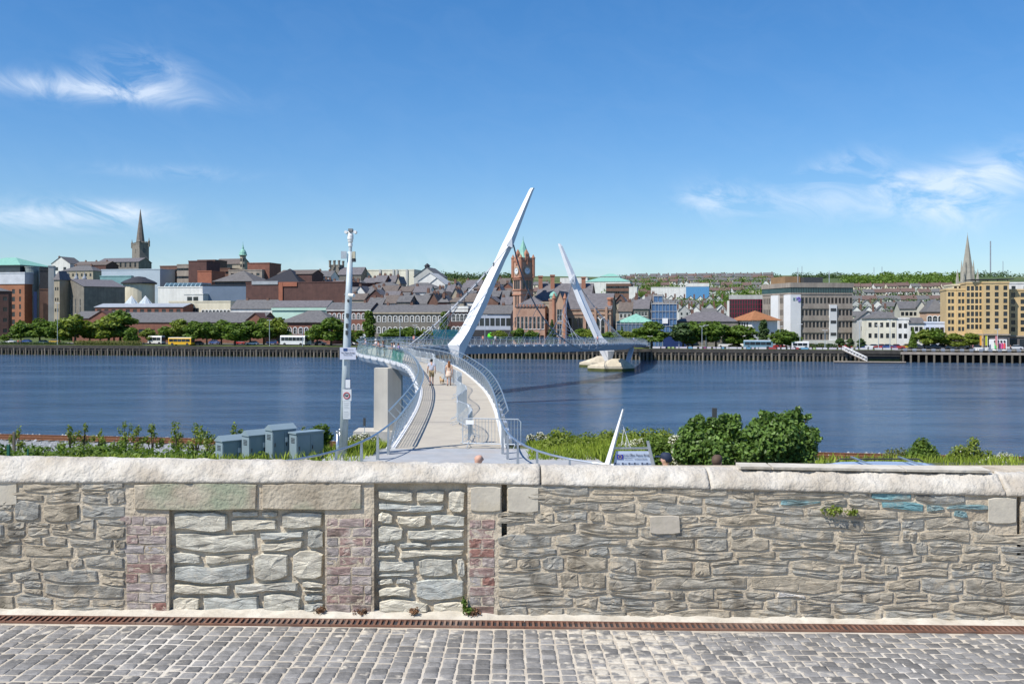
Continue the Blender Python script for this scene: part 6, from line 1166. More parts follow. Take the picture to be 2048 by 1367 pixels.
# long low industrial and school buildings on the hillside
one('school_block', 'long brown school block with flat roof on the hillside', 1212, 1262, 640, 568, BRICKB, 'school', dep=18, wins=[('f', 14, 2, .05, .95, .6, .85, 2.4, 2.2, 'd')])
one('green_roof_hall', 'hillside hall with pale green curved roof', 1170, 1260, 760, 563, RENDW, 'hall', dep=26, roof='hip', rh=4.5, rmat=COPPER); one('green_top_block', 'pale block with green roof at the skyline', 1200, 1240, 1050, 553, RENDG, 'building', dep=20, roof='hip', rh=4, rmat=COPPER)
one('white_depot', 'long white depot on the hillside above the trees', 1302, 1372, 640, 575, RENDW, 'depot', dep=22, z0=None); one('blue_depot', 'white and blue depot with flat roof on the hillside', 1372, 1418, 636, 573, flat((.10, .28, .50)), 'depot', dep=22, rmat=RENDW, par_h=3.0)
one('white_box_building', 'small white windowless block on the hillside', 1258, 1274, 630, 574, RENDW, dep=12); one('white_sheds', 'long white shed roofs far behind the town hall', 1120, 1175, 900, 556, RENDW, 'shed', dep=20); one('white_flats', 'white flats with glazing behind the near mast', 948, 1023, 300, 577, RENDW, 'flats', dep=14, wins=[('f', 10, 2, .05, .95, .8, .92, 2.2, 1.5, 'd')])
# woods and trees on the hillside
def wood(name, label, pts, n, size, seed, mat):
    bl = [((x, y, z), r) for x, y, z, r in pts]; tag(mk(name, leaf_mesh(name, bl, n, size, seed, shell=.5), mat), label, 'wood', kind='stuff')
def pw(px0, px1, k0, k1, n, r, seed, zo=.45):
    q2 = random.Random(seed); o = []
    for _ in range(n): px, k = q2.uniform(px0, px1), q2.uniform(k0, k1); d = D(px, k); x = (px-1024)/F*d; rr_ = q2.uniform(.6, 1.2)*r; o.append((x, d, G(x, d)+rr_*zo, (rr_*1.2, rr_*1.2, rr_)))
    return o
wood('hillside_wood', 'dense green belt of trees across the hillside left of the dark glass offices', pw(1352, 1460, 500, 560, 60, 6.5, 1), 9000, .9, 1, LEAF)
wood('hilltop_wood', 'dark wood on the hillside between the telephone offices and the church spire', pw(1690, 1930, 1080, 1500, 190, 9.5, 2), 15000, 1.7, 2, LEAF); wood('far_wood', 'distant wooded ridge behind the near mast', pw(860, 1030, 2000, 2400, 90, 18, 3), 8000, 2.6, 3, LEAFD)
wood('skyline_wood', 'scattered trees along the skyline right of the far mast', pw(1220, 1700, 1750, 2000, 120, 8, 4, .6), 9000, 1.5, 4, LEAFD); wood('right_skyline_wood', 'trees and hedges on the far right skyline', pw(1900, 2200, 2200, 3300, 120, 12, 7), 7000, 2.2, 7, LEAFD)
wood('garden_trees', 'trees growing between the hillside houses', pw(1215, 1535, 680, 1500, 260, 6.5, 5, .7), 22000, 1.1, 5, LEAF); wood('garden_trees', 'trees growing between the houses left of the hotel', pw(1700, 1895, 340, 900, 80, 5.5, 6, .6), 10000, .9, 6, LEAFD)
wood('cemetery_trees', 'pale cemetery slope dotted with small trees behind the near mast', pw(875, 1022, 900, 1700, 110, 5, 8), 7000, 1.2, 8, LEAFO)
wood('left_trees', 'dark trees growing beside the Victorian hall', pw(128, 158, 60, 70, 7, 3.2, 9, .9), 3000, .4, 9, LEAFD)
STN = M('headstone', (.55, .55, .52), (.4, .4, .38), s=.2, rough=.9); gs = MB(); q2 = random.Random(4)
for _ in range(700):
    px, k = q2.uniform(868, 1022), q2.uniform(750, 1700); d = D(px, k); x = (px-1024)/F*d; z = G(x, d); s = q2.uniform(.6, 1.5); gs.box(x-s, x+s, d, d+.6, z-.5, z+s*2.2)
tag(gs.build('headstones', STN), 'pale headstones scattered over the cemetery slope behind the near mast', 'headstones', kind='stuff')
# ------------------------------------------------------------------ near bank planting
def bank_pts(n, x0, x1, y0, y1, seed):
    g = np.random.default_rng(seed); x = g.uniform(x0, x1, n); y = g.uniform(y0, y1, n); return np.stack([x, y, near_z(x, y)+.02], 1)
tag(mk('bank_grass', blade_mesh('bank_grass', np.concatenate([bank_pts(9000, .6, 6.5, 34, 42, 1), bank_pts(2500, -6.2, -4.9, 35, 41, 2), bank_pts(2500, -8, -5.2, 35.5, 40, 12)]), .42, 1, .018), GRASSB), 'tall bright grass on the bank beside the bridge start', 'grass', kind='stuff')
tag(mk('lawn', blade_mesh('lawn', np.concatenate([bank_pts(16000, -30, -5, 31, 52, 3), bank_pts(9000, 6, 30, 31, 50, 4)]), .28, 3, .02), GRASSB), 'rough grass covering the near river bank', 'grass', kind='stuff')
q = random.Random(12)
bl = [((x, q.uniform(34.5, 37.5), float(near_z(np.array(x), np.array(36.)))+q.uniform(.05, .3)), (q.uniform(.35, .7), .6, q.uniform(.2, .42))) for x in [-25+i*.28 for i in range(62)]]
tag(mk('bank_weeds', leaf_mesh('bank_weeds', bl, 14000, .075, 4, shell=.25, up=.6), LEAF), 'leafy green weeds in a band along the bank behind the wall at left', 'weeds', kind='stuff')
bl = [((q.uniform(1.2, 6.2), q.uniform(37, 40), 7.9+q.uniform(0, .2)), (.45, .4, .32)) for i in range(22)]
tag(mk('cow_parsley', leaf_mesh('cow_parsley', bl, 5000, .06, 14, shell=.2, up=.6), LEAFY), 'rank yellow green weeds among the grass right of the bridge', 'weeds', kind='stuff')
def fringe(rows, n, seed, r0=5, r1=10):
    q3 = random.Random(seed); o = list(rows)
    for _ in range(n): px, py, r = q3.choice(rows); a = q3.uniform(-.4, math.pi+.4); o.append((px+r*1.05*math.cos(a), py-r*1.0*math.sin(a), q3.uniform(r0, r1)))
    return o
def shrub(name, label, p, blobs, n, size, seed, mat, stems=4, blossom=0, cat='shrub'):
    t = thing(name, label, cat, p); P0 = Vector(p); me = leaf_mesh('foliage', [((P0.x+c[0], P0.y+c[1], P0.z+c[2]), r) for c, r in blobs], n, size, seed, shell=.3); mk('foliage', me, mat, t)
    if blossom: me = leaf_mesh('blossom', [((P0.x+c[0], P0.y+c[1], P0.z+c[2]), (r[0]*1.04, r[1]*1.04, r[2]*1.04)) for c, r in blobs], blossom, size*.62, seed+50, shell=.85); mk('blossom', me, BLOSS, t)
    b = MB(); qq = random.Random(seed)
    for j in range(stems): c, r = qq.choice(blobs); b.tube([P0, P0+Vector((c[0]*.4, c[1]*.4, c[2]*.5)), P0+Vector(c)], [.05, .035, .012], 5)
    b.build('stems', BARK, t); return t
def gpos(px, d, dz=0): x = (px-1024)/F*d; return (x, d, float(near_z(np.array(x), np.array(float(d))))+dz)
def spots(px_rows, d, p, qq):
    """blobs from (px, py, radius px): local offsets"""
    s = d/F; return [(((px-1024)*s-p[0], qq.uniform(-.5, .5)*r*s*1.2, zy(py, d)-p[2]), (r*s, r*s, r*s*.9)) for px, py, r in px_rows]
qq = random.Random(8); p = gpos(1560, 31); syc = [(1560, 870, 42), (1590, 850, 30), (1530, 885, 40), (1575, 835, 16), (1610, 880, 26), (1602, 905, 30), (1545, 845, 22), (1508, 862, 22), (1555, 915, 45), (1510, 905, 34), (1620, 862, 12), (1628, 873, 8), (1535, 838, 9), (1592, 828, 10)]
shrub('sycamore_sapling', 'dense dark green sycamore sapling, the right and taller of the pair behind the wall', p, spots(fringe(syc, 26, 1), 31, p, qq), 9000, .075, 3, LEAFN, 8, cat='tree')
p = gpos(1415, 32); syc2 = [(1415, 880, 40), (1380, 870, 24), (1450, 862, 30), (1400, 848, 13), (1384, 843, 9), (1430, 846, 12), (1468, 850, 16), (1395, 905, 40), (1440, 905, 40), (1370, 900, 26), (1478, 890, 26), (1457, 838, 9)]
shrub('sycamore_sapling', 'leafy sycamore sapling, the left and lower of the pair behind the wall', p, spots(fringe(syc2, 26, 2), 32, p, qq), 8000, .075, 4, LEAFN, 8, cat='tree')
p = gpos(1318, 33); shrub('round_bush', 'rounded olive green bush behind the bridge sign', p, spots([(1312, 888, 22), (1330, 892, 22), (1300, 882, 14), (1336, 910, 26), (1310, 912, 26)], 33, p, qq), 3500, .045, 5, LEAF)
p = gpos(1262, 36); shrub('hawthorn', 'white flowering hawthorn behind the bridge sign', p, spots([(1250, 895, 14), (1270, 890, 13), (1284, 884, 10), (1262, 905, 18), (1290, 900, 16)], 36, p, qq), 900, .045, 6, LEAFO, 4, 1500)
p = gpos(1350, 32.5); shrub('hawthorn', 'white flowering hawthorn between the round bush and the sycamore saplings', p, spots([(1350, 880, 12), (1356, 900, 14), (1352, 918, 14)], 32.5, p, qq), 400, .045, 7, LEAFO, 3, 700)
p = gpos(730, 40); shrub('hawthorn', 'white flowering hawthorn left of the bridge railing', p, spots([(712, 880, 14), (730, 876, 13), (748, 880, 12), (722, 892, 16), (742, 894, 15)], 40, p, qq), 1100, .05, 8, LEAFO, 4, 800)
p = gpos(1075, 47); shrub('hawthorn', 'white flowering hawthorn right of the bridge end', p, spots([(1062, 876, 9), (1080, 872, 9), (1095, 878, 9)], 47, p, qq), 500, .05, 9, LEAFO, 3, 450)
p = gpos(636, 41); shrub('sycamore_bush', 'bright green leafy bush between the cabinets and the steel bollard', p, spots([(632, 868, 18), (645, 858, 14), (655, 872, 12), (622, 878, 12), (640, 888, 22)], 41, p, qq), 1500, .085, 10, LEAF, 4)
p = gpos(1845, 44); shrub('conical_bush', 'dense green conical bush behind the parked car', p, spots([(1846, 888, 15), (1835, 905, 22), (1858, 905, 20), (1820, 915, 18), (1870, 918, 18), (1845, 920, 26)], 44, p, qq), 4500, .06, 11, LEAF, 4)
p = gpos(1790, 46); shrub('thorn_bush', 'sparse olive bush left of the conical bush', p, spots([(1785, 910, 16), (1800, 905, 14), (1775, 918, 12), (1808, 918, 14)], 46, p, qq), 800, .05, 12, LEAFO, 6)
p = gpos(1950, 42); shrub('tall_bush', 'yellow green bush with an upright top right of the conical bush', p, spots([(1950, 885, 12), (1945, 905, 20), (1915, 905, 18), (1930, 918, 22), (1970, 915, 18), (1900, 918, 14)], 42, p, qq), 2600, .055, 13, LEAFY, 5, 60)
p = gpos(2005, 38); shrub('hawthorn', 'white flowering hawthorn at the far right behind the wall', p, spots([(1990, 925, 16), (2010, 920, 18), (2025, 932, 14), (1965, 930, 14), (2000, 936, 18)], 38, p, qq), 900, .045, 14, LEAFO, 5, 1300)
# thin saplings along the left bank
sap = [(38, 858, 55), (140, 852, 58), (165, 852, 56), (195, 862, 52), (248, 846, 56), (272, 855, 54), (305, 850, 50), (355, 846, 50), (392, 852, 48), (415, 857, 46), (478, 850, 48), (600, 862, 46)]
for i, (px, yt, d) in enumerate(sap):
    p = gpos(px, d); s = d/F; top = zy(yt, d)-p[2]; qs = random.Random(200+i); bl = [((qs.uniform(-.45, .45)*(1-.5*j/7), qs.uniform(-.4, .4), top*(.35+.62*j/7)), (.28-.02*j, .28-.02*j, .24)) for j in range(8)]
    shrub('thin_sapling', 'thin feathery young sapling on the left bank, %s from the left' % ordw(i), p, bl, 420, .062, 300+i, LEAFY, 8, cat='sapling')['group'] = 'saplings along the left bank'
# posts and fences on the bank
for i, (px, y0, y1, w_, d, m_, lab, nm) in enumerate(((28, 863, 915, 4.5, 37, WOODP, 'weathered wooden fence post at the far left', 'fence_post'), (17, 889, 918, 5, 34, flat((.02, .12, .09)), 'dark green steel post at the far left edge', 'steel_post'), (56, 897, 918, 2.5, 34, flat((.02, .12, .09)), 'thin dark green stake left of the saplings', 'stake'), (228, 880, 905, 3, 60, WOODP, 'wooden fence post beside the track, middle of the left bank', 'fence_post'), (1676, 913, 940, 4, 62, WOODP, 'left of two wooden posts by the track right of the saplings', 'fence_post'), (1731, 914, 940, 3.5, 62, WOODP, 'right of two wooden posts by the track right of the saplings', 'fence_post'))):
    b = MB(); p0 = P(px, y1, d); s = w_*d/F/2; zt = zy(y0, d); b.loft([[(p0.x-s*k, d-s*k, z), (p0.x+s*k, d-s*k, z), (p0.x+s*k, d+s*k, z), (p0.x-s*k, d+s*k, z)] for z, k in ((p0.z-.5, 1), (zt-.03, .95), (zt, .7))]); tag(b.build(nm, m_), lab, 'post')
b = MB(); p0, p1 = P(1640, 918, 62), P(1810, 921, 62); b.beam(p0, p1, .06, .16); b.beam(p0-Vector((0, 0, .35)), p1-Vector((0, 0, .35)), .06, .14); tag(b.build('fence_rail', RUST), 'rust brown fence rails by the track at right', 'fence')
# railway signal
t = thing('railway_signal', 'grey railway signal head on a post rising behind the sycamore saplings', 'signal', gpos(1428, 58)); p0 = gpos(1428, 58); zt = zy(815, 58); b = MB(); b.tube([p0, (p0[0], 58, zt-.9)], .07, 6); b.build('post', DARKP, t); b = MB(); b.box(p0[0]-.1, p0[0]+.14, 57.85, 58.1, zt-.95, zt); b.build('head', DARKP, t); b = MB(); b.lathe((p0[0]-.22, 58, zt-.62), [(.1, -.1), (.12, 0), (.1, .1)], 8); b.build('lamp_hood', DARKP, t)
b = MB(); b.tube([(p0[0]+.42, 58, p0[2]), (p0[0]+.42, 58, zt-.75), (p0[0]+.55, 58, zt-.6), (p0[0]+.72, 58, zt-.62)], .03, 5); b.build('ladder_rail', GALV, t)
t = thing('marker_post', 'small dark marker post by the bridge pier', 'post', gpos(729, 75)); p0 = gpos(729, 75); b = MB(); b.tube([p0, (p0[0], 75, zy(850, 75))], .03, 5); b.build('post', GALV, t); b = MB(); b.box(p0[0]-.08, p0[0]+.08, 74.9, 75.05, zy(851, 75), zy(835, 75)); b.build('marker', DARKP, t)
# ------------------------------------------------------------------ service cabinets
CABM = M('cabinet_paint', (.235, .305, .345), (.20, .265, .30), s=.8, rough=.45, spec=.4, rv=.04)
def cabinet(label, px, ytop, L, W, peaked, d=34.6):
    x = (px-1024)/F*d; zt = zy(ytop, d); t = thing('service_cabinet', label, 'cabinet', (x, d, 7.8), 'service cabinets by the bridge'); a = R(44); e = Vector((math.cos(a), math.sin(a), 0)); n_ = Vector((-math.sin(a), math.cos(a), 0)); O = Vector((x, d, 0))
    def lc(u, v, z): return O+e*u+n_*v+Vector((0, 0, z))
    he = zt-(.20 if peaked else .06); b = MB(); b.hexa([lc(0, 0, 7.6), lc(L, 0, 7.6), lc(L, W, 7.6), lc(0, W, 7.6), lc(0, 0, he), lc(L, 0, he), lc(L, W, he), lc(0, W, he)]); b.build('body', CABM, t); r = MB(); o_ = .035
    if peaked: r.loft([[lc(u, -o_, he), lc(u, W+o_, he), lc(u, W+o_, he+.03), lc(u, W/2, zt), lc(u, -o_, he+.03)] for u in (-o_, L+o_)])
    else: r.hexa([lc(-o_, -o_, he), lc(L+o_, -o_, he), lc(L+o_, W+o_, he), lc(-o_, W+o_, he), lc(-o_, -o_, zt), lc(L+o_, -o_, zt), lc(L+o_, W+o_, zt), lc(-o_, W+o_, zt)])
    r.build('roof', CABM, t)
    for u0, u1 in ((.03, .485), (.515, .97)): dr = MB(); dr.hexa([lc(L*u0, -.012, 7.75), lc(L*u1, -.012, 7.75), lc(L*u1, 0, 7.75), lc(L*u0, 0, 7.75), lc(L*u0, -.012, he-.06), lc(L*u1, -.012, he-.06), lc(L*u1, 0, he-.06), lc(L*u0, 0, he-.06)]); do_ = dr.build('door', CABM, t); hu = L*(u0+.05); hb_ = MB(); hb_.hexa([lc(hu, -.03, he-.55), lc(hu+.03, -.03, he-.55), lc(hu+.03, -.0125, he-.55), lc(hu, -.0125, he-.55), lc(hu, -.03, he-.42), lc(hu+.03, -.03, he-.42), lc(hu+.03, -.0125, he-.42), lc(hu, -.0125, he-.42)]); hb_.build('handle', DARKP, do_)
    vb = MB()
    for k_ in range(4): vb.hexa([lc(-.012, W*.25, he-.16-.05*k_), lc(0, W*.25, he-.16-.05*k_), lc(0, W*.75, he-.16-.05*k_), lc(-.012, W*.75, he-.16-.05*k_), lc(-.012, W*.25, he-.14-.05*k_), lc(0, W*.25, he-.14-.05*k_), lc(0, W*.75, he-.14-.05*k_), lc(-.012, W*.75, he-.14-.05*k_)])
    vb.build('vent', DARKP, t)
    if peaked: s = MB(); s.hexa([lc(L*.53, -.02, he-.42), lc(L*.64, -.02, he-.42), lc(L*.64, -.013, he-.42), lc(L*.53, -.013, he-.42), lc(L*.53, -.02, he-.25), lc(L*.64, -.02, he-.25), lc(L*.64, -.013, he-.25), lc(L*.53, -.013, he-.25)]); s.build('notice', WHITE, t)
    return t
cabinet('blue grey peaked service cabinet, lowest and leftmost of four', 445, 872, 1.1, .50, True); cabinet('blue grey peaked service cabinet, second from the left of four', 498, 861, 1.0, .50, True); cabinet('blue grey peaked service cabinet, tallest of four', 545, 850, .93, .48, True); cabinet('blue grey flat topped service cabinet, rightmost of four', 593, 865, 1.1, .46, False)
# bollards
for px, w_, yt, d, lab in ((675, 6.5, 861, 34.6, 'stainless steel bollard left of the camera pole'), (680, 5, 857, 39, 'second steel bollard half hidden behind the camera pole')):
    p0 = Vector(((px-1024)/F*d, d, 7.8)); h_ = zy(yt, d)-7.8; r = w_*d/F/2; t = thing('bollard', lab, 'bollard', p0, 'steel bollards'); b = MB(); b.lathe(p0, [(r, -.2), (r, h_-.08)], 12); b.build('post', STEEL, t, smoothf=True); b = MB(); b.lathe(p0, [(r*1.25, h_-.08), (r*1.25, h_-.02), (r*.9, h_)], 12); b.build('cap', STEEL, t)
# ------------------------------------------------------------------ camera pole with signs
d = 35.0; pole = thing('camera_pole', 'tall galvanised pole with security cameras and notice plates', 'pole', P(685.5, 917, d)); p0, p1 = P(685.5, 925, d), P(700.5, 503, d); s = d/F
POLEM = M('pole_galvanised', (.52, .58, .61), (.42, .48, .51), s=2.5, rough=.55, metal=.15)
def pl_at(py): t = (917-py)/(917-503); return P(685.5+15*t, py, d)
b = MB(); b.tube([p0, pl_at(700), pl_at(600), p1], [8.4*s, 7.7*s, 6.8*s, 5.2*s], 14); b.build('shaft', POLEM, pole, smoothf=True); b = MB(); b.tube([p1, pl_at(494)], 3.4*s, 10); b.build('spigot', POLEM, pole)
c = pl_at(494); b = MB(); b.lathe(c, [(3*s, 0), (4.4*s, .03), (4.4*s, .12), (3.4*s, .13), (4.8*s, .17), (5.5*s, .2), (5.6*s, .22)], 12); hd = b.build('camera_base', WHITE, pole); b = MB(); b.lathe(c, [(4.5*s, .22), (6.2*s, .28), (6.2*s, .42), (3.5*s, .5), (1.5*s, .52)], 12); b.build('camera_body', WHITE, pole)
b = MB(); z = c.z+.52; b.tube([(c.x-.14, d, z), (c.x+.17, d, z)], .03, 6); b.build('camera_arm', WHITE, pole)
for o_, m_ in ((-.15, WHITE), (.17, WHITE)): b = MB(); b.tube([(c.x+o_, d-.1, z), (c.x+o_, d+.1, z)], [.055, .06], 10); b.build('lamp', m_, pole)
b = MB(); b.box(c.x-.06, c.x+.08, d-.12, d+.15, z+.03, z+.12); b.build('camera', M('camera_grey', (.25, .26, .27), None, s=2), pole)
c = pl_at(510); b = MB(); b.box(c.x-.30, c.x-.11, d-.13, d-.06, c.z-.13, c.z+.13); b.build('antenna_panel', GALV, pole); b = MB(); b.box(c.x+.10, c.x+.19, d-.12, d+.02, c.z-.12, c.z+.12); b.build('equipment_box', M('beige_box', (.60, .56, .42), None, s=2), pole); b = MB(); b.box(c.x+.10, c.x+.2, d-.08, d+.04, c.z-.24, c.z-.125); b.build('junction_box', DARKP, pole)
c = pl_at(590); b = MB(); b.tube([(c.x+.05, d-.18, c.z), (c.x+.24, d-.34, c.z-.02)], .062, 8); b.build('bullet_camera', WHITE, pole); b = MB(); b.tube([(c.x, d-.1, c.z-.17), (c.x+.02, d-.2, c.z-.22)], .04, 6); b.build('camera_bracket', DARKP, pole)
for py in (630, 650, 664): c = pl_at(py); b = MB(); b.box(c.x-.03, c.x+.05, d-.22, d-.12, c.z-.09, c.z+.06); b.build('cable_box', DARKP, pole)
def plate(name, px0, px1, y0, y1, mat, dd=.24, par=pole): a, c = P(px0, y1, d), P(px1, y0, d); b = MB(); b.box(a.x, c.x, d-dd, d-dd+.02, a.z, c.z); return b.build(name, mat, par)
SIGNM = flat((.58, .60, .70), .4); INK = flat((.05, .06, .10)); NAVY = flat((.02, .06, .20))
np_ = plate('notice_plate', 682, 714, 694, 718, SIGNM); plate('flag_emblem', 689, 697, 696, 701, NAVY, .25, np_)
def ptext(sx_, px, py, size, mat=INK, dd=.255): c = P(px, py, d); text('lettering', sx_, mat, pole, (c.x, d-dd, c.z), size, 0, ext=.002)
ptext('The Peace Bridge', 698, 704.5, .068); ptext('European Union', 703, 698, .03); ptext('Droichead na Síochána', 698, 708.5, .034)
plate('framed_notice', 692.5, 703.5, 757, 775.5, NAVY, .235); plate('notice_paper', 693.3, 702.7, 758, 774.7, flat((.70, .72, .74)), .25); plate('dog_sign', 687.5, 705, 777, 800, flat((.66, .68, .70)), .25); plate('bylaw_notice', 688.5, 703, 800.6, 836, flat((.62, .65, .67)), .25)
c = P(695.7, 789.5, d); b = MB(); b.tube([(c.x+.105*math.cos(j*math.pi/12), d-.258, c.z+.105*math.sin(j*math.pi/12)) for j in range(25)], .016, 5, up=(0, 1, 0)); b.build('red_ring', flat((.45, .03, .04)), pole)
b = MB(); y_ = d-.258; z = c.z
b.box(c.x-.05, c.x+.04, y_-.003, y_, z-.015, z+.02); b.box(c.x+.035, c.x+.07, y_-.003, y_, z+.01, z+.035)
for o_ in (-.045, -.02, .015, .035): b.box(c.x+o_, c.x+o_+.011, y_-.003, y_, z-.05, z-.0151)
b.build('dog_symbol', flat((.01, .05, .03)), pole)
for i in range(9):
    if i != 4: plate('text_line', 690.2, 701-(i % 3), 804+i*3.4, 805+i*3.4, flat((.40, .43, .45)), .254)
# ------------------------------------------------------------------ bridge name sign with miniature mast
d2 = 25.0; sg = thing('bridge_sign', 'information board with blue flag emblem beside a miniature leaning white mast', 'sign', P(1250, 1025, d2))
def sp(px, py, dd=0): v = P(px, py, d2); v.y += dd; return v
b = MB(); zf = (636+(H-7.8)/d2*F); b.loft([[sp(1157, zf, -.12), sp(1189, zf, -.18), sp(1199, zf, .1), sp(1167, zf, .15)], [sp(1207, 930, -.1), sp(1216, 930, -.16), sp(1222, 930, .08), sp(1210, 930, .1)], [sp(1243.5, 819, -.04), sp(1246, 817, -.05), sp(1249.5, 817, .02), sp(1245, 818, .04)]]); b.build('miniature_mast', MASTW, sg)
b = MB(); b.loft([[sp(1322, zf, -.08), sp(1334, zf, -.1), sp(1337, zf, .06), sp(1325, zf, .08)], [sp(1292, 881, -.05), sp(1297, 880, -.06), sp(1299, 881, .03), sp(1294, 881, .03)]]); b.build('support_post', STEEL, sg)
b = MB(); b.beam(sp(1226, 896, .02), sp(1300, 896, .02), .04, .05); b.build('cross_bar', STEEL, sg)
b = MB(); b.loft([[sp(1221, 960, dy), sp(1318, 960, dy), sp(1297, 901.5, dy), sp(1232, 901.5, dy)] for dy in (-.03, .0)]); bd = b.build('board', flat((.50, .57, .68), .35), sg)
b = MB(); b.box(sp(1233.5, 0, 0).x, sp(1246, 0, 0).x, d2-.045, d2-.031, zy(917, d2), zy(908, d2)); em = b.build('flag_emblem', flat((.05, .05, .33)), sg)
b = MB(); cc_ = sp(1239.7, 912.4)
for j in range(12): a_ = j*math.pi/6; b.lathe((cc_.x+.038*math.cos(a_), d2-.05, cc_.z+.038*math.sin(a_)), [(.006, -.005), (.006, .005)], 5)
put(b.build('stars', flat((.8, .65, .05))), em)
for s_, px, py, sz in (('The Peace Bridge', 1281, 909, .075), ('European Union', 1255, 908, .032), ('Regional Development Fund', 1256, 912, .022), ('Investing in your future', 1256, 916, .022), ('Droichead na Síochána', 1281, 916, .034)): c = sp(px, py); text('lettering', s_, INK, sg, (c.x, d2-.045, c.z), sz, 0, ext=.002)
for px in (1230.5, 1245, 1258, 1269, 1284, 1294): b = MB(); c = sp(px, 926); b.box(c.x-.02, c.x+.02, d2-.042, d2-.031, c.z-.02, c.z+.02); b.build('logo', INK, sg); b = MB(); b.box(c.x+.03, c.x+.1, d2-.042, d2-.031, c.z-.008, c.z+.008); b.build('logo_text', flat((.25, .28, .36)), sg)
b = MB(); b.tube([sp(1245, 848), sp(1249, 860), sp(1261, 895)], .008, 4); b.tube([sp(1247.5, 858), sp(1243, 890)], .006, 4); b.tube([sp(1253, 871), sp(1252, 893)], .006, 4); b.build('miniature_cable', WHITE, sg)
# ------------------------------------------------------------------ parked car behind the wall
t = thing('parked_car', 'pale blue estate car with roof bars, only its roof showing over the wall', 'car', ((1850-1024)/F*22, 22.5, 7.87)); x0 = (1850-1024)/F*22; y0 = 22.5; PB = flat((.34, .42, .58), .25, spec=.6); Z = 7.87; zr = zy(937, 22)-Z
def crs(prof, w0): return [[(x0+x, y0+y*w0*(.80 if z > 1.1 else 1), Z+z) for x, z in prof] for y in (-1, 1)]
b = MB(); b.loft(crs([(-2.3, .35), (2.2, .35), (2.25, .8), (1.6, .98), (-2.25, 1.0), (-2.35, .7)], .9)); b.build('body', PB, t); b = MB(); b.loft(crs([(-2.15, 1.0), (1.35, .985), (.62, zr-.05), (-1.8, zr-.05)], .86)); b.build('windows', GLASS, t)
b = MB(); b.loft([[(x0-1.78, y0+y*.62, Z+zr-.05), (x0-1.5, y0+y*.6, Z+zr-.005), (x0-.6, y0+y*.56, Z+zr+.015), (x0+.35, y0+y*.58, Z+zr-.01), (x0+.66, y0+y*.62, Z+zr-.06)] for y in (-1, -.6, 0, .6, 1)], 0, False); b.build('roof', PB, t, smoothf=True)
for y in (-.62, .62): b = MB(); b.tube([(x0-1.6, y0+y, Z+zr), (x0-1.5, y0+y, Z+zr+.06), (x0+.3, y0+y, Z+zr+.06), (x0+.42, y0+y, Z+zr)], .018, 5); b.build('roof_rail', DARK, t)
for x in (-1.2, -.1): b = MB(); b.beam((x0+x, y0-.75, Z+zr+.09), (x0+x, y0+.75, Z+zr+.09), .05, .03); b.build('roof_bar', STEEL, t)
for x in (-1.45, 1.4):
    for y in (-.82, .82): b = MB(); b.loft([[(x0+x+.32*math.cos(j*.524), y0+y+dy, Z+.32+.32*math.sin(j*.524)) for j in range(12)] for dy in (-.1, .1)]); b.build('wheel', DARK, t)
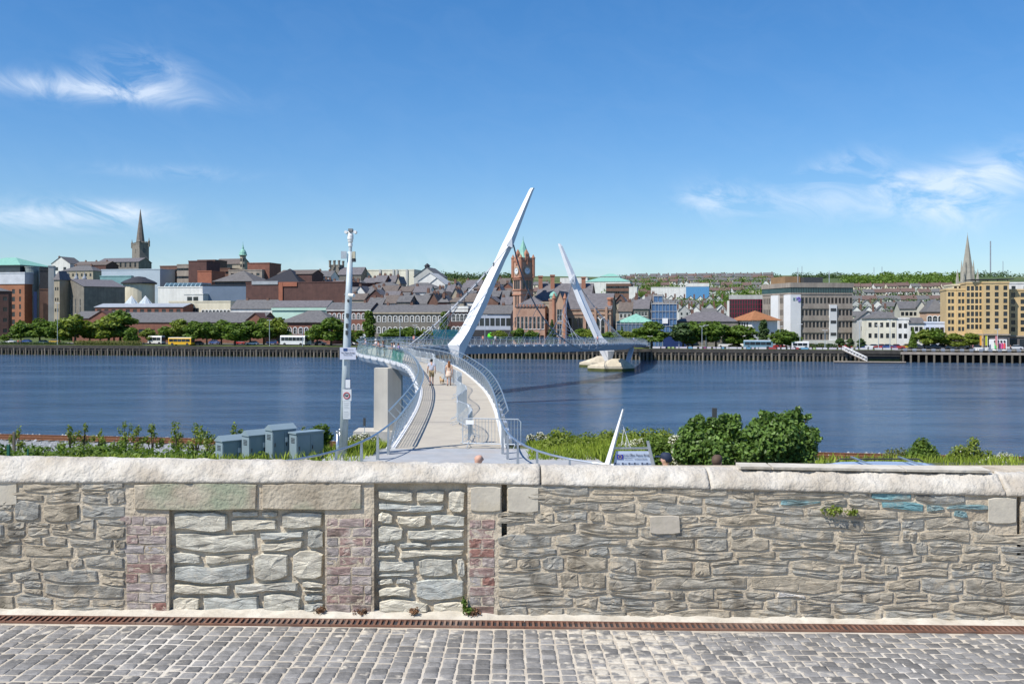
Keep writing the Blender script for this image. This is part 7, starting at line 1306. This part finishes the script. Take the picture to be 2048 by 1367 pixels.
# ------------------------------------------------------------------ people
SKIN = M('skin', (.58, .34, .25), (.50, .29, .21), s=6, rough=.6)
def skinned(name, verts, edges, rad, mat, par, root=0, sub=2):
    me = bpy.data.meshes.new(name); me.from_pydata(verts, edges, []); o = bpy.data.objects.new(name, me); COL.objects.link(o); me.materials.append(mat)
    o.modifiers.new('skin', 'SKIN').use_smooth_shade = True
    for i, r in enumerate(rad): me.skin_vertices[0].data[i].radius = r if isinstance(r, tuple) else (r, r); me.skin_vertices[0].data[i].use_root = (i == root)
    m = o.modifiers.new('sub', 'SUBSURF'); m.levels = m.render_levels = sub; o.parent = par; return o
def person(label, loc, rz, h=1.75, top=(.5, .5, .55), bottom=(.25, .2, .13), style='shorts', hair=(.03, .02, .015), hs='short', pose='walk', group=None, shoe=(.05, .05, .06), look=0):
    t = thing('person', label, 'person', loc, group, rz); t.scale = (h/1.75,)*3; st = .20 if pose == 'walk' else .03; ln = .16 if pose == 'lean' else 0
    J = {'pel': (0, 0, .95), 'sp': (0, ln*.4, 1.15), 'ch': (0, ln, 1.34), 'nk': (0, ln+.02, 1.50), 'hb': (0, ln+.03+look*.03, 1.57), 'hm': (0, ln+.045+look*.05, 1.645), 'ht': (0, ln+.03+look*.06, 1.715), 'nose': (0, ln+.155+look*.05, 1.62)}
    for s, n in ((-1, 'l'), (1, 'r')):
        J['sh'+n] = (s*.185, ln, 1.425); J['hp'+n] = (s*.09, 0, .90); J['kn'+n] = (s*.10, .04+s*st*.5, .50); J['an'+n] = (s*.10, s*st-.03, .09); J['to'+n] = (s*.115, s*st+.13, .035); J['ear'+n] = (s*.092, ln+.03+look*.05, 1.64)
        if pose == 'lean': J['el'+n] = (s*.27, ln+.08, 1.18); J['wr'+n] = (s*.14, ln+.30, 1.14); J['ha'+n] = (s*.08, ln+.36, 1.13)
        else: J['el'+n] = (s*.245, -.03-s*st*.2, 1.15); J['wr'+n] = (s*.255, .08-s*st*.5, .90); J['ha'+n] = (s*.25, .11-s*st*.5, .82)
        hx, hy, hz = J['ha'+n]; dx, dy, dz = [a-b for a, b in zip(J['ha'+n], J['wr'+n])]; k = .09/max(.01, math.sqrt(dx*dx+dy*dy+dz*dz))
        for f in range(4): J['f%d%s' % (f, n)] = (hx+dx*k*(1-.1*abs(f-1)), hy+dy*k+(f-1.5)*.022, hz+dz*k*(1-.08*abs(f-1)))
        J['th'+n] = (hx-s*.02, hy+.05, hz-.02)
    rad = {'pel': (.155, .115), 'sp': (.135, .10), 'ch': (.155, .11), 'nk': .055, 'hb': .07, 'hm': (.082, .098), 'ht': (.062, .075), 'nose': .014}
    for n in 'lr': rad.update({'sh'+n: .062, 'el'+n: .043, 'wr'+n: .03, 'ha'+n: (.022, .038), 'hp'+n: .088, 'kn'+n: .058, 'an'+n: .04, 'to'+n: .038, 'ear'+n: .014, 'th'+n: .010, **{'f%d%s' % (f, n): .009 for f in range(4)}})
    ks = list(J); ix = {k: i for i, k in enumerate(ks)}; E = [('pel', 'sp'), ('sp', 'ch'), ('ch', 'nk'), ('nk', 'hb'), ('hb', 'hm'), ('hm', 'ht'), ('hm', 'nose')]
    for n in 'lr': E += [('ch', 'sh'+n), ('sh'+n, 'el'+n), ('el'+n, 'wr'+n), ('wr'+n, 'ha'+n), ('pel', 'hp'+n), ('hp'+n, 'kn'+n), ('kn'+n, 'an'+n), ('an'+n, 'to'+n), ('hm', 'ear'+n), ('ha'+n, 'th'+n)]+[('ha'+n, 'f%d%s' % (f, n)) for f in range(4)]
    skinned('body', [J[k] for k in ks], [(ix[a], ix[b]) for a, b in E], [rad[k] for k in ks], SKIN, t)
    def sub_(nm, keys, edges, rr, mat): kx = {k: i for i, k in enumerate(keys)}; return skinned(nm, [J[k] if isinstance(k, str) else k for k in keys], [(kx[a], kx[b]) for a, b in edges], rr, mat, t)
    def mid(a, b, f): return tuple(x+(y-x)*f for x, y in zip(J[a], J[b]))
    for n in 'lr': J['m'+n] = mid('sh'+n, 'el'+n, .62); J['k'+n] = mid('hp'+n, 'kn'+n, .92); J['a'+n] = mid('kn'+n, 'an'+n, .9)
    J['wst'] = (0, .0, .93); J['col'] = (0, ln+.01, 1.47)
    TM, BM = flat(top, .85), flat(bottom, .85)
    if top is not None: sub_('shirt', ['wst', 'sp', 'ch', 'col', 'shl', 'shr', 'ml', 'mr'], [('wst', 'sp'), ('sp', 'ch'), ('ch', 'col'), ('ch', 'shl'), ('ch', 'shr'), ('shl', 'ml'), ('shr', 'mr')], [(.18, .135), (.16, .12), (.18, .13), (.085, .075), .078, .078, .07, .07], TM)
    if style in ('shorts', 'trousers'): e = 'k' if style == 'shorts' else 'a'; sub_(style, ['pel', 'hpl', 'hpr', 'knl', 'knr', 'al', 'ar'] if style == 'trousers' else ['pel', 'hpl', 'hpr', 'kl', 'kr'], [('pel', 'hpl'), ('pel', 'hpr')]+([('hpl', 'knl'), ('hpr', 'knr'), ('knl', 'al'), ('knr', 'ar')] if style == 'trousers' else [('hpl', 'kl'), ('hpr', 'kr')]), [(.175, .135), .105, .105]+([.08, .08, .07, .07] if style == 'trousers' else [.095, .095]), BM)
    else:
        b = MB(); b.loft([[(rx*math.cos(j*.4488), ry*math.sin(j*.4488)+.012*math.sin(j*2.7), z) for j in range(14)] for rx, ry, z in ((.27, .24, .60), (.235, .19, .78), (.195, .15, .93), (.165, .125, 1.05))]); o = b.build('skirt', BM, None, smoothf=True); o.parent = t
    hm = J['hm']; b = MB()
    HM = flat(hair, .7)
    if hs in ('short', 'long', 'cap'):
        b.loft([[(rx*math.cos(j*.5236), hm[1]-.012+oy+ry*math.sin(j*.5236), hm[2]+z) for j in range(12)] for rx, ry, z, oy in ((.075, .075, -.06, -.03), (.098, .105, .0, -.02), (.1, .115, .04, -.008), (.09, .10, .085, 0), (.055, .06, .118, 0), (.01, .01, .125, 0))]); o = b.build('hair' if hs != 'cap' else 'cap', HM, None, smoothf=True); o.parent = t
        if hs == 'cap': b = MB(); b.box(-.07, .07, hm[1]+.08, hm[1]+.19, hm[2]+.03, hm[2]+.045); o = b.build('cap_peak', HM); o.parent = t
        if hs == 'long': b = MB(); b.loft([[(rx*math.cos(j*.5236)+ox, hm[1]-.07+oy+ry*math.sin(j*.5236), hm[2]+z) for j in range(12)] for rx, ry, z, ox, oy in ((.085, .06, .07, 0, .02), (.105, .065, -.05, 0, -.01), (.115, .055, -.2, .01, -.03), (.10, .045, -.34, .02, -.045), (.04, .02, -.45, .02, -.05))]); o = b.build('long_hair', HM, None, smoothf=True); o.parent = t
    for n in 'lr': a_ = J['an'+n]; b = MB(); b.loft([[(a_[0]+rx*math.cos(j*.7854), a_[1]+.05+ry*math.sin(j*.7854), z) for j in range(8)] for rx, ry, z in ((.05, .125, 0), (.053, .13, .04), (.045, .09, .085), (.04, .05, .11))]); o = b.build('shoe', flat(shoe), None, smoothf=True); o.parent = t
    return t
def dk(f, s): i = int(f); return off(i, s).lerp(off(i+1, s), f-i)
def on_deck(px, d, extra=0):
    i = min(range(nC-60 if False else nC), key=lambda j: abs(CL[j].y-d)); x = (px-1024)/F*CL[i].y; return Vector((x, CL[i].y, CL[i].z+.005))
person('man in pale grey T shirt and khaki shorts walking away over the bridge', on_deck(863, 69), .12, 1.80, (.52, .53, .60), (.27, .21, .12), 'shorts', (.02, .015, .012), 'short', 'walk', look=1, shoe=(.06, .05, .05))
person('woman with long auburn hair and cream dress walking away over the bridge', on_deck(898, 69), .05, 1.66, (.62, .42, .30), (.68, .53, .42), 'dress', (.20, .08, .03), 'long', 'walk', shoe=(.12, .07, .05))
grp = [(731, 112, (.45, .42, .50), (.3, .3, .34), 'trousers', (.35, .33, .32), 'leaning person in grey at the left end of the group on the bend', 1.72, 'short'), (744, 108, (.72, .72, .72), (.45, .4, .33), 'shorts', (.7, .7, .7), 'person in white top and pale cap leaning on the railing at the bend', 1.82, 'cap'), (749, 106.5, (.55, .22, .14), (.10, .10, .12), 'trousers', (.05, .03, .02), 'person in orange red top in the group on the bend', 1.68, 'short'), (755, 105.5, (.04, .04, .05), (.35, .28, .18), 'shorts', (.12, .05, .02), 'person in black top beside the orange top on the bend', 1.72, 'long'),
       (768, 101.5, (.05, .05, .07), (.12, .12, .14), 'trousers', (.03, .02, .02), 'dark clothed person left of the white shirt on the bend', 1.70, 'short'), (774, 100, (.72, .71, .72), (.10, .11, .08), 'trousers', (.08, .06, .05), 'person in white shirt at the right of the group on the bend', 1.72, 'short'), (779, 98.5, (.25, .22, .45), (.08, .08, .10), 'trousers', (.06, .04, .03), 'person in violet top at the right end of the group on the bend', 1.74, 'short')]
for px, dd, tp_, bt, stl, hr, lab, hh, hs_ in grp:
    i = min(range(nC), key=lambda j: abs(CL[j].y-dd)); n_ = CN[i]; p = off(i, -1.45); p.z += .005; person(lab, p, math.atan2(-n_.y, -n_.x)-math.pi/2, hh, tp_, bt, stl, hr, hs_, 'lean', 'people on the bridge bend')
for px, dd, tp_, lab in ((810, 150, (.6, .2, .15), 'person in red top walking on the far deck behind the cables'), (978, 172, (.6, .22, .15), 'person in red walking on the deck right of the near mast'), (995, 175, (.5, .62, .65), 'person in pale blue walking on the deck right of the near mast'), (1186, 214, (.6, .25, .2), 'person in red beside the farther mast'), (1262, 262, (.15, .3, .65), 'person in blue on the far end of the bridge')):
    i = min(range(nC), key=lambda j: abs(CL[j].y-dd)+abs(CL[j].x-(px-1024)/F*dd)); person(lab, off(i, .3, .005), -.8, 1.74, tp_, (.1, .1, .14), 'trousers', (.05, .03, .02), 'short', 'walk', 'people on the far deck')
def head_person(label, px, ytop, dd, **k): h_ = k.pop('h', 1.75); p = Vector(((px-1024)/F*dd, dd, zy(ytop, dd)-h_*1.01)); p.z = 7.885 if abs(p.z-7.885) > .0 else p.z; return person(label, p, k.pop('rz', 0), zy(ytop, dd)-7.885, **k)
head_person('bald man, only the top of his head showing over the wall', 953, 906, 21.5, hs='bald', top=(.6, .6, .62), pose='stand', rz=-1.2, hair=(.3, .25, .2))
head_person('man in yellow jacket and dark cap showing over the wall by the sign', 1335, 906, 21.2, hs='cap', hair=(.02, .03, .06), top=(.75, .70, .02), pose='stand', rz=1.2)
head_person('dark haired man whose head shows over the wall before the saplings', 1433, 911, 21.0, hs='short', hair=(.10, .065, .045), top=(.5, .5, .5), pose='stand', rz=-.6)
for i, (px, c, lab) in enumerate(((36, (.6, .03, .06), 'person in red on the far quay at left'), (42, (.6, .35, .25), 'person in pink beside the red one on the far quay'), (286, (.4, .1, .08), 'person in dark red by the quay hedge end'), (555, (.4, .08, .06), 'person in red on the quay lawn left of the coaches'), (1946, (.6, .2, .25), 'person in pink before the hotel'), (2021, (.05, .05, .06), 'person in black at the right of the trailer'))):
    person(lab, Qp(px, 3.5, 3.42), i, 1.74, c, (.1, .1, .13), 'trousers', (.06, .04, .03), 'short', 'walk', 'people on the far quay')
# dog
dp = on_deck(884, 70); t = thing('dog', 'small tan dog standing between the walking couple', 'dog', dp, None, .5); DG = M('tan_fur', (.48, .33, .19), (.36, .24, .13), s=25, rough=.95, bump=.6, bs=80)
V = [(0, -.17, .27), (0, 0, .27), (0, .17, .30), (0, .25, .38), (0, .30, .44), (0, .40, .42), (0, -.27, .36), (0, -.30, .46), (-.035, .29, .53), (.035, .29, .53)]; E = [(0, 1), (1, 2), (2, 3), (3, 4), (4, 5), (0, 6), (6, 7), (4, 8), (4, 9)]; Rr = [.075, .085, .09, .06, .062, .03, .028, .02, .022, .022]
for s_ in (-1, 1):
    for y, kz, ky in ((.15, .15, .14), (-.17, .16, -.13)): i0 = len(V); V += [(s_*.06, y, .22), (s_*.062, ky, kz), (s_*.062, y-.03 if y < 0 else y, .07), (s_*.062, y+.02, .015)]; E += [(2 if y > 0 else 0, i0), (i0, i0+1), (i0+1, i0+2), (i0+2, i0+3)]; Rr += [.045, .034, .024, .026]
skinned('body', V, E, Rr, DG, t, 1)
# gulls on the railing end of the bend
i = min(range(nC), key=lambda j: CL[j].x)
for k, (di, dz, lab) in enumerate(((0, .14, 'white gull with raised wings at the left end of the bridge bend'), (-3, .13, 'second white gull on the railing of the bridge bend'))):
    p = off(i+di, -2.2, 1.37+dz); t = thing('gull', lab, 'gull', p, 'gulls on the bridge railing'); WH = flat((.74, .74, .72), .7)
    V = [(-.16, 0, .02), (-.05, 0, .03), (.08, 0, .06), (.15, 0, .13), (.22, 0, .125), (-.02, -.02, -.13), (.0, .02, -.13)]; skinned('body', V, [(0, 1), (1, 2), (2, 3), (3, 4), (1, 5), (1, 6)], [.02, .06, .065, .042, .012, .007, .007], WH, t, 1)
    for s_ in (-1, 1):
        b = MB(); up_ = .34 if k == 0 else .05
        b.loft([[(-.1, s_*.04, .06), (.1, s_*.04, .07), (.1, s_*.04, .085), (-.1, s_*.04, .075)], [(-.14, s_*.30, .08+up_*.7), (.06, s_*.30, .1+up_*.7), (.06, s_*.30, .11+up_*.7), (-.14, s_*.30, .09+up_*.7)], [(-.22, s_*.55, .05+up_), (-.15, s_*.55, .05+up_), (-.15, s_*.55, .055+up_), (-.22, s_*.55, .055+up_)]]); o = b.build('wing', WH); o.parent = t
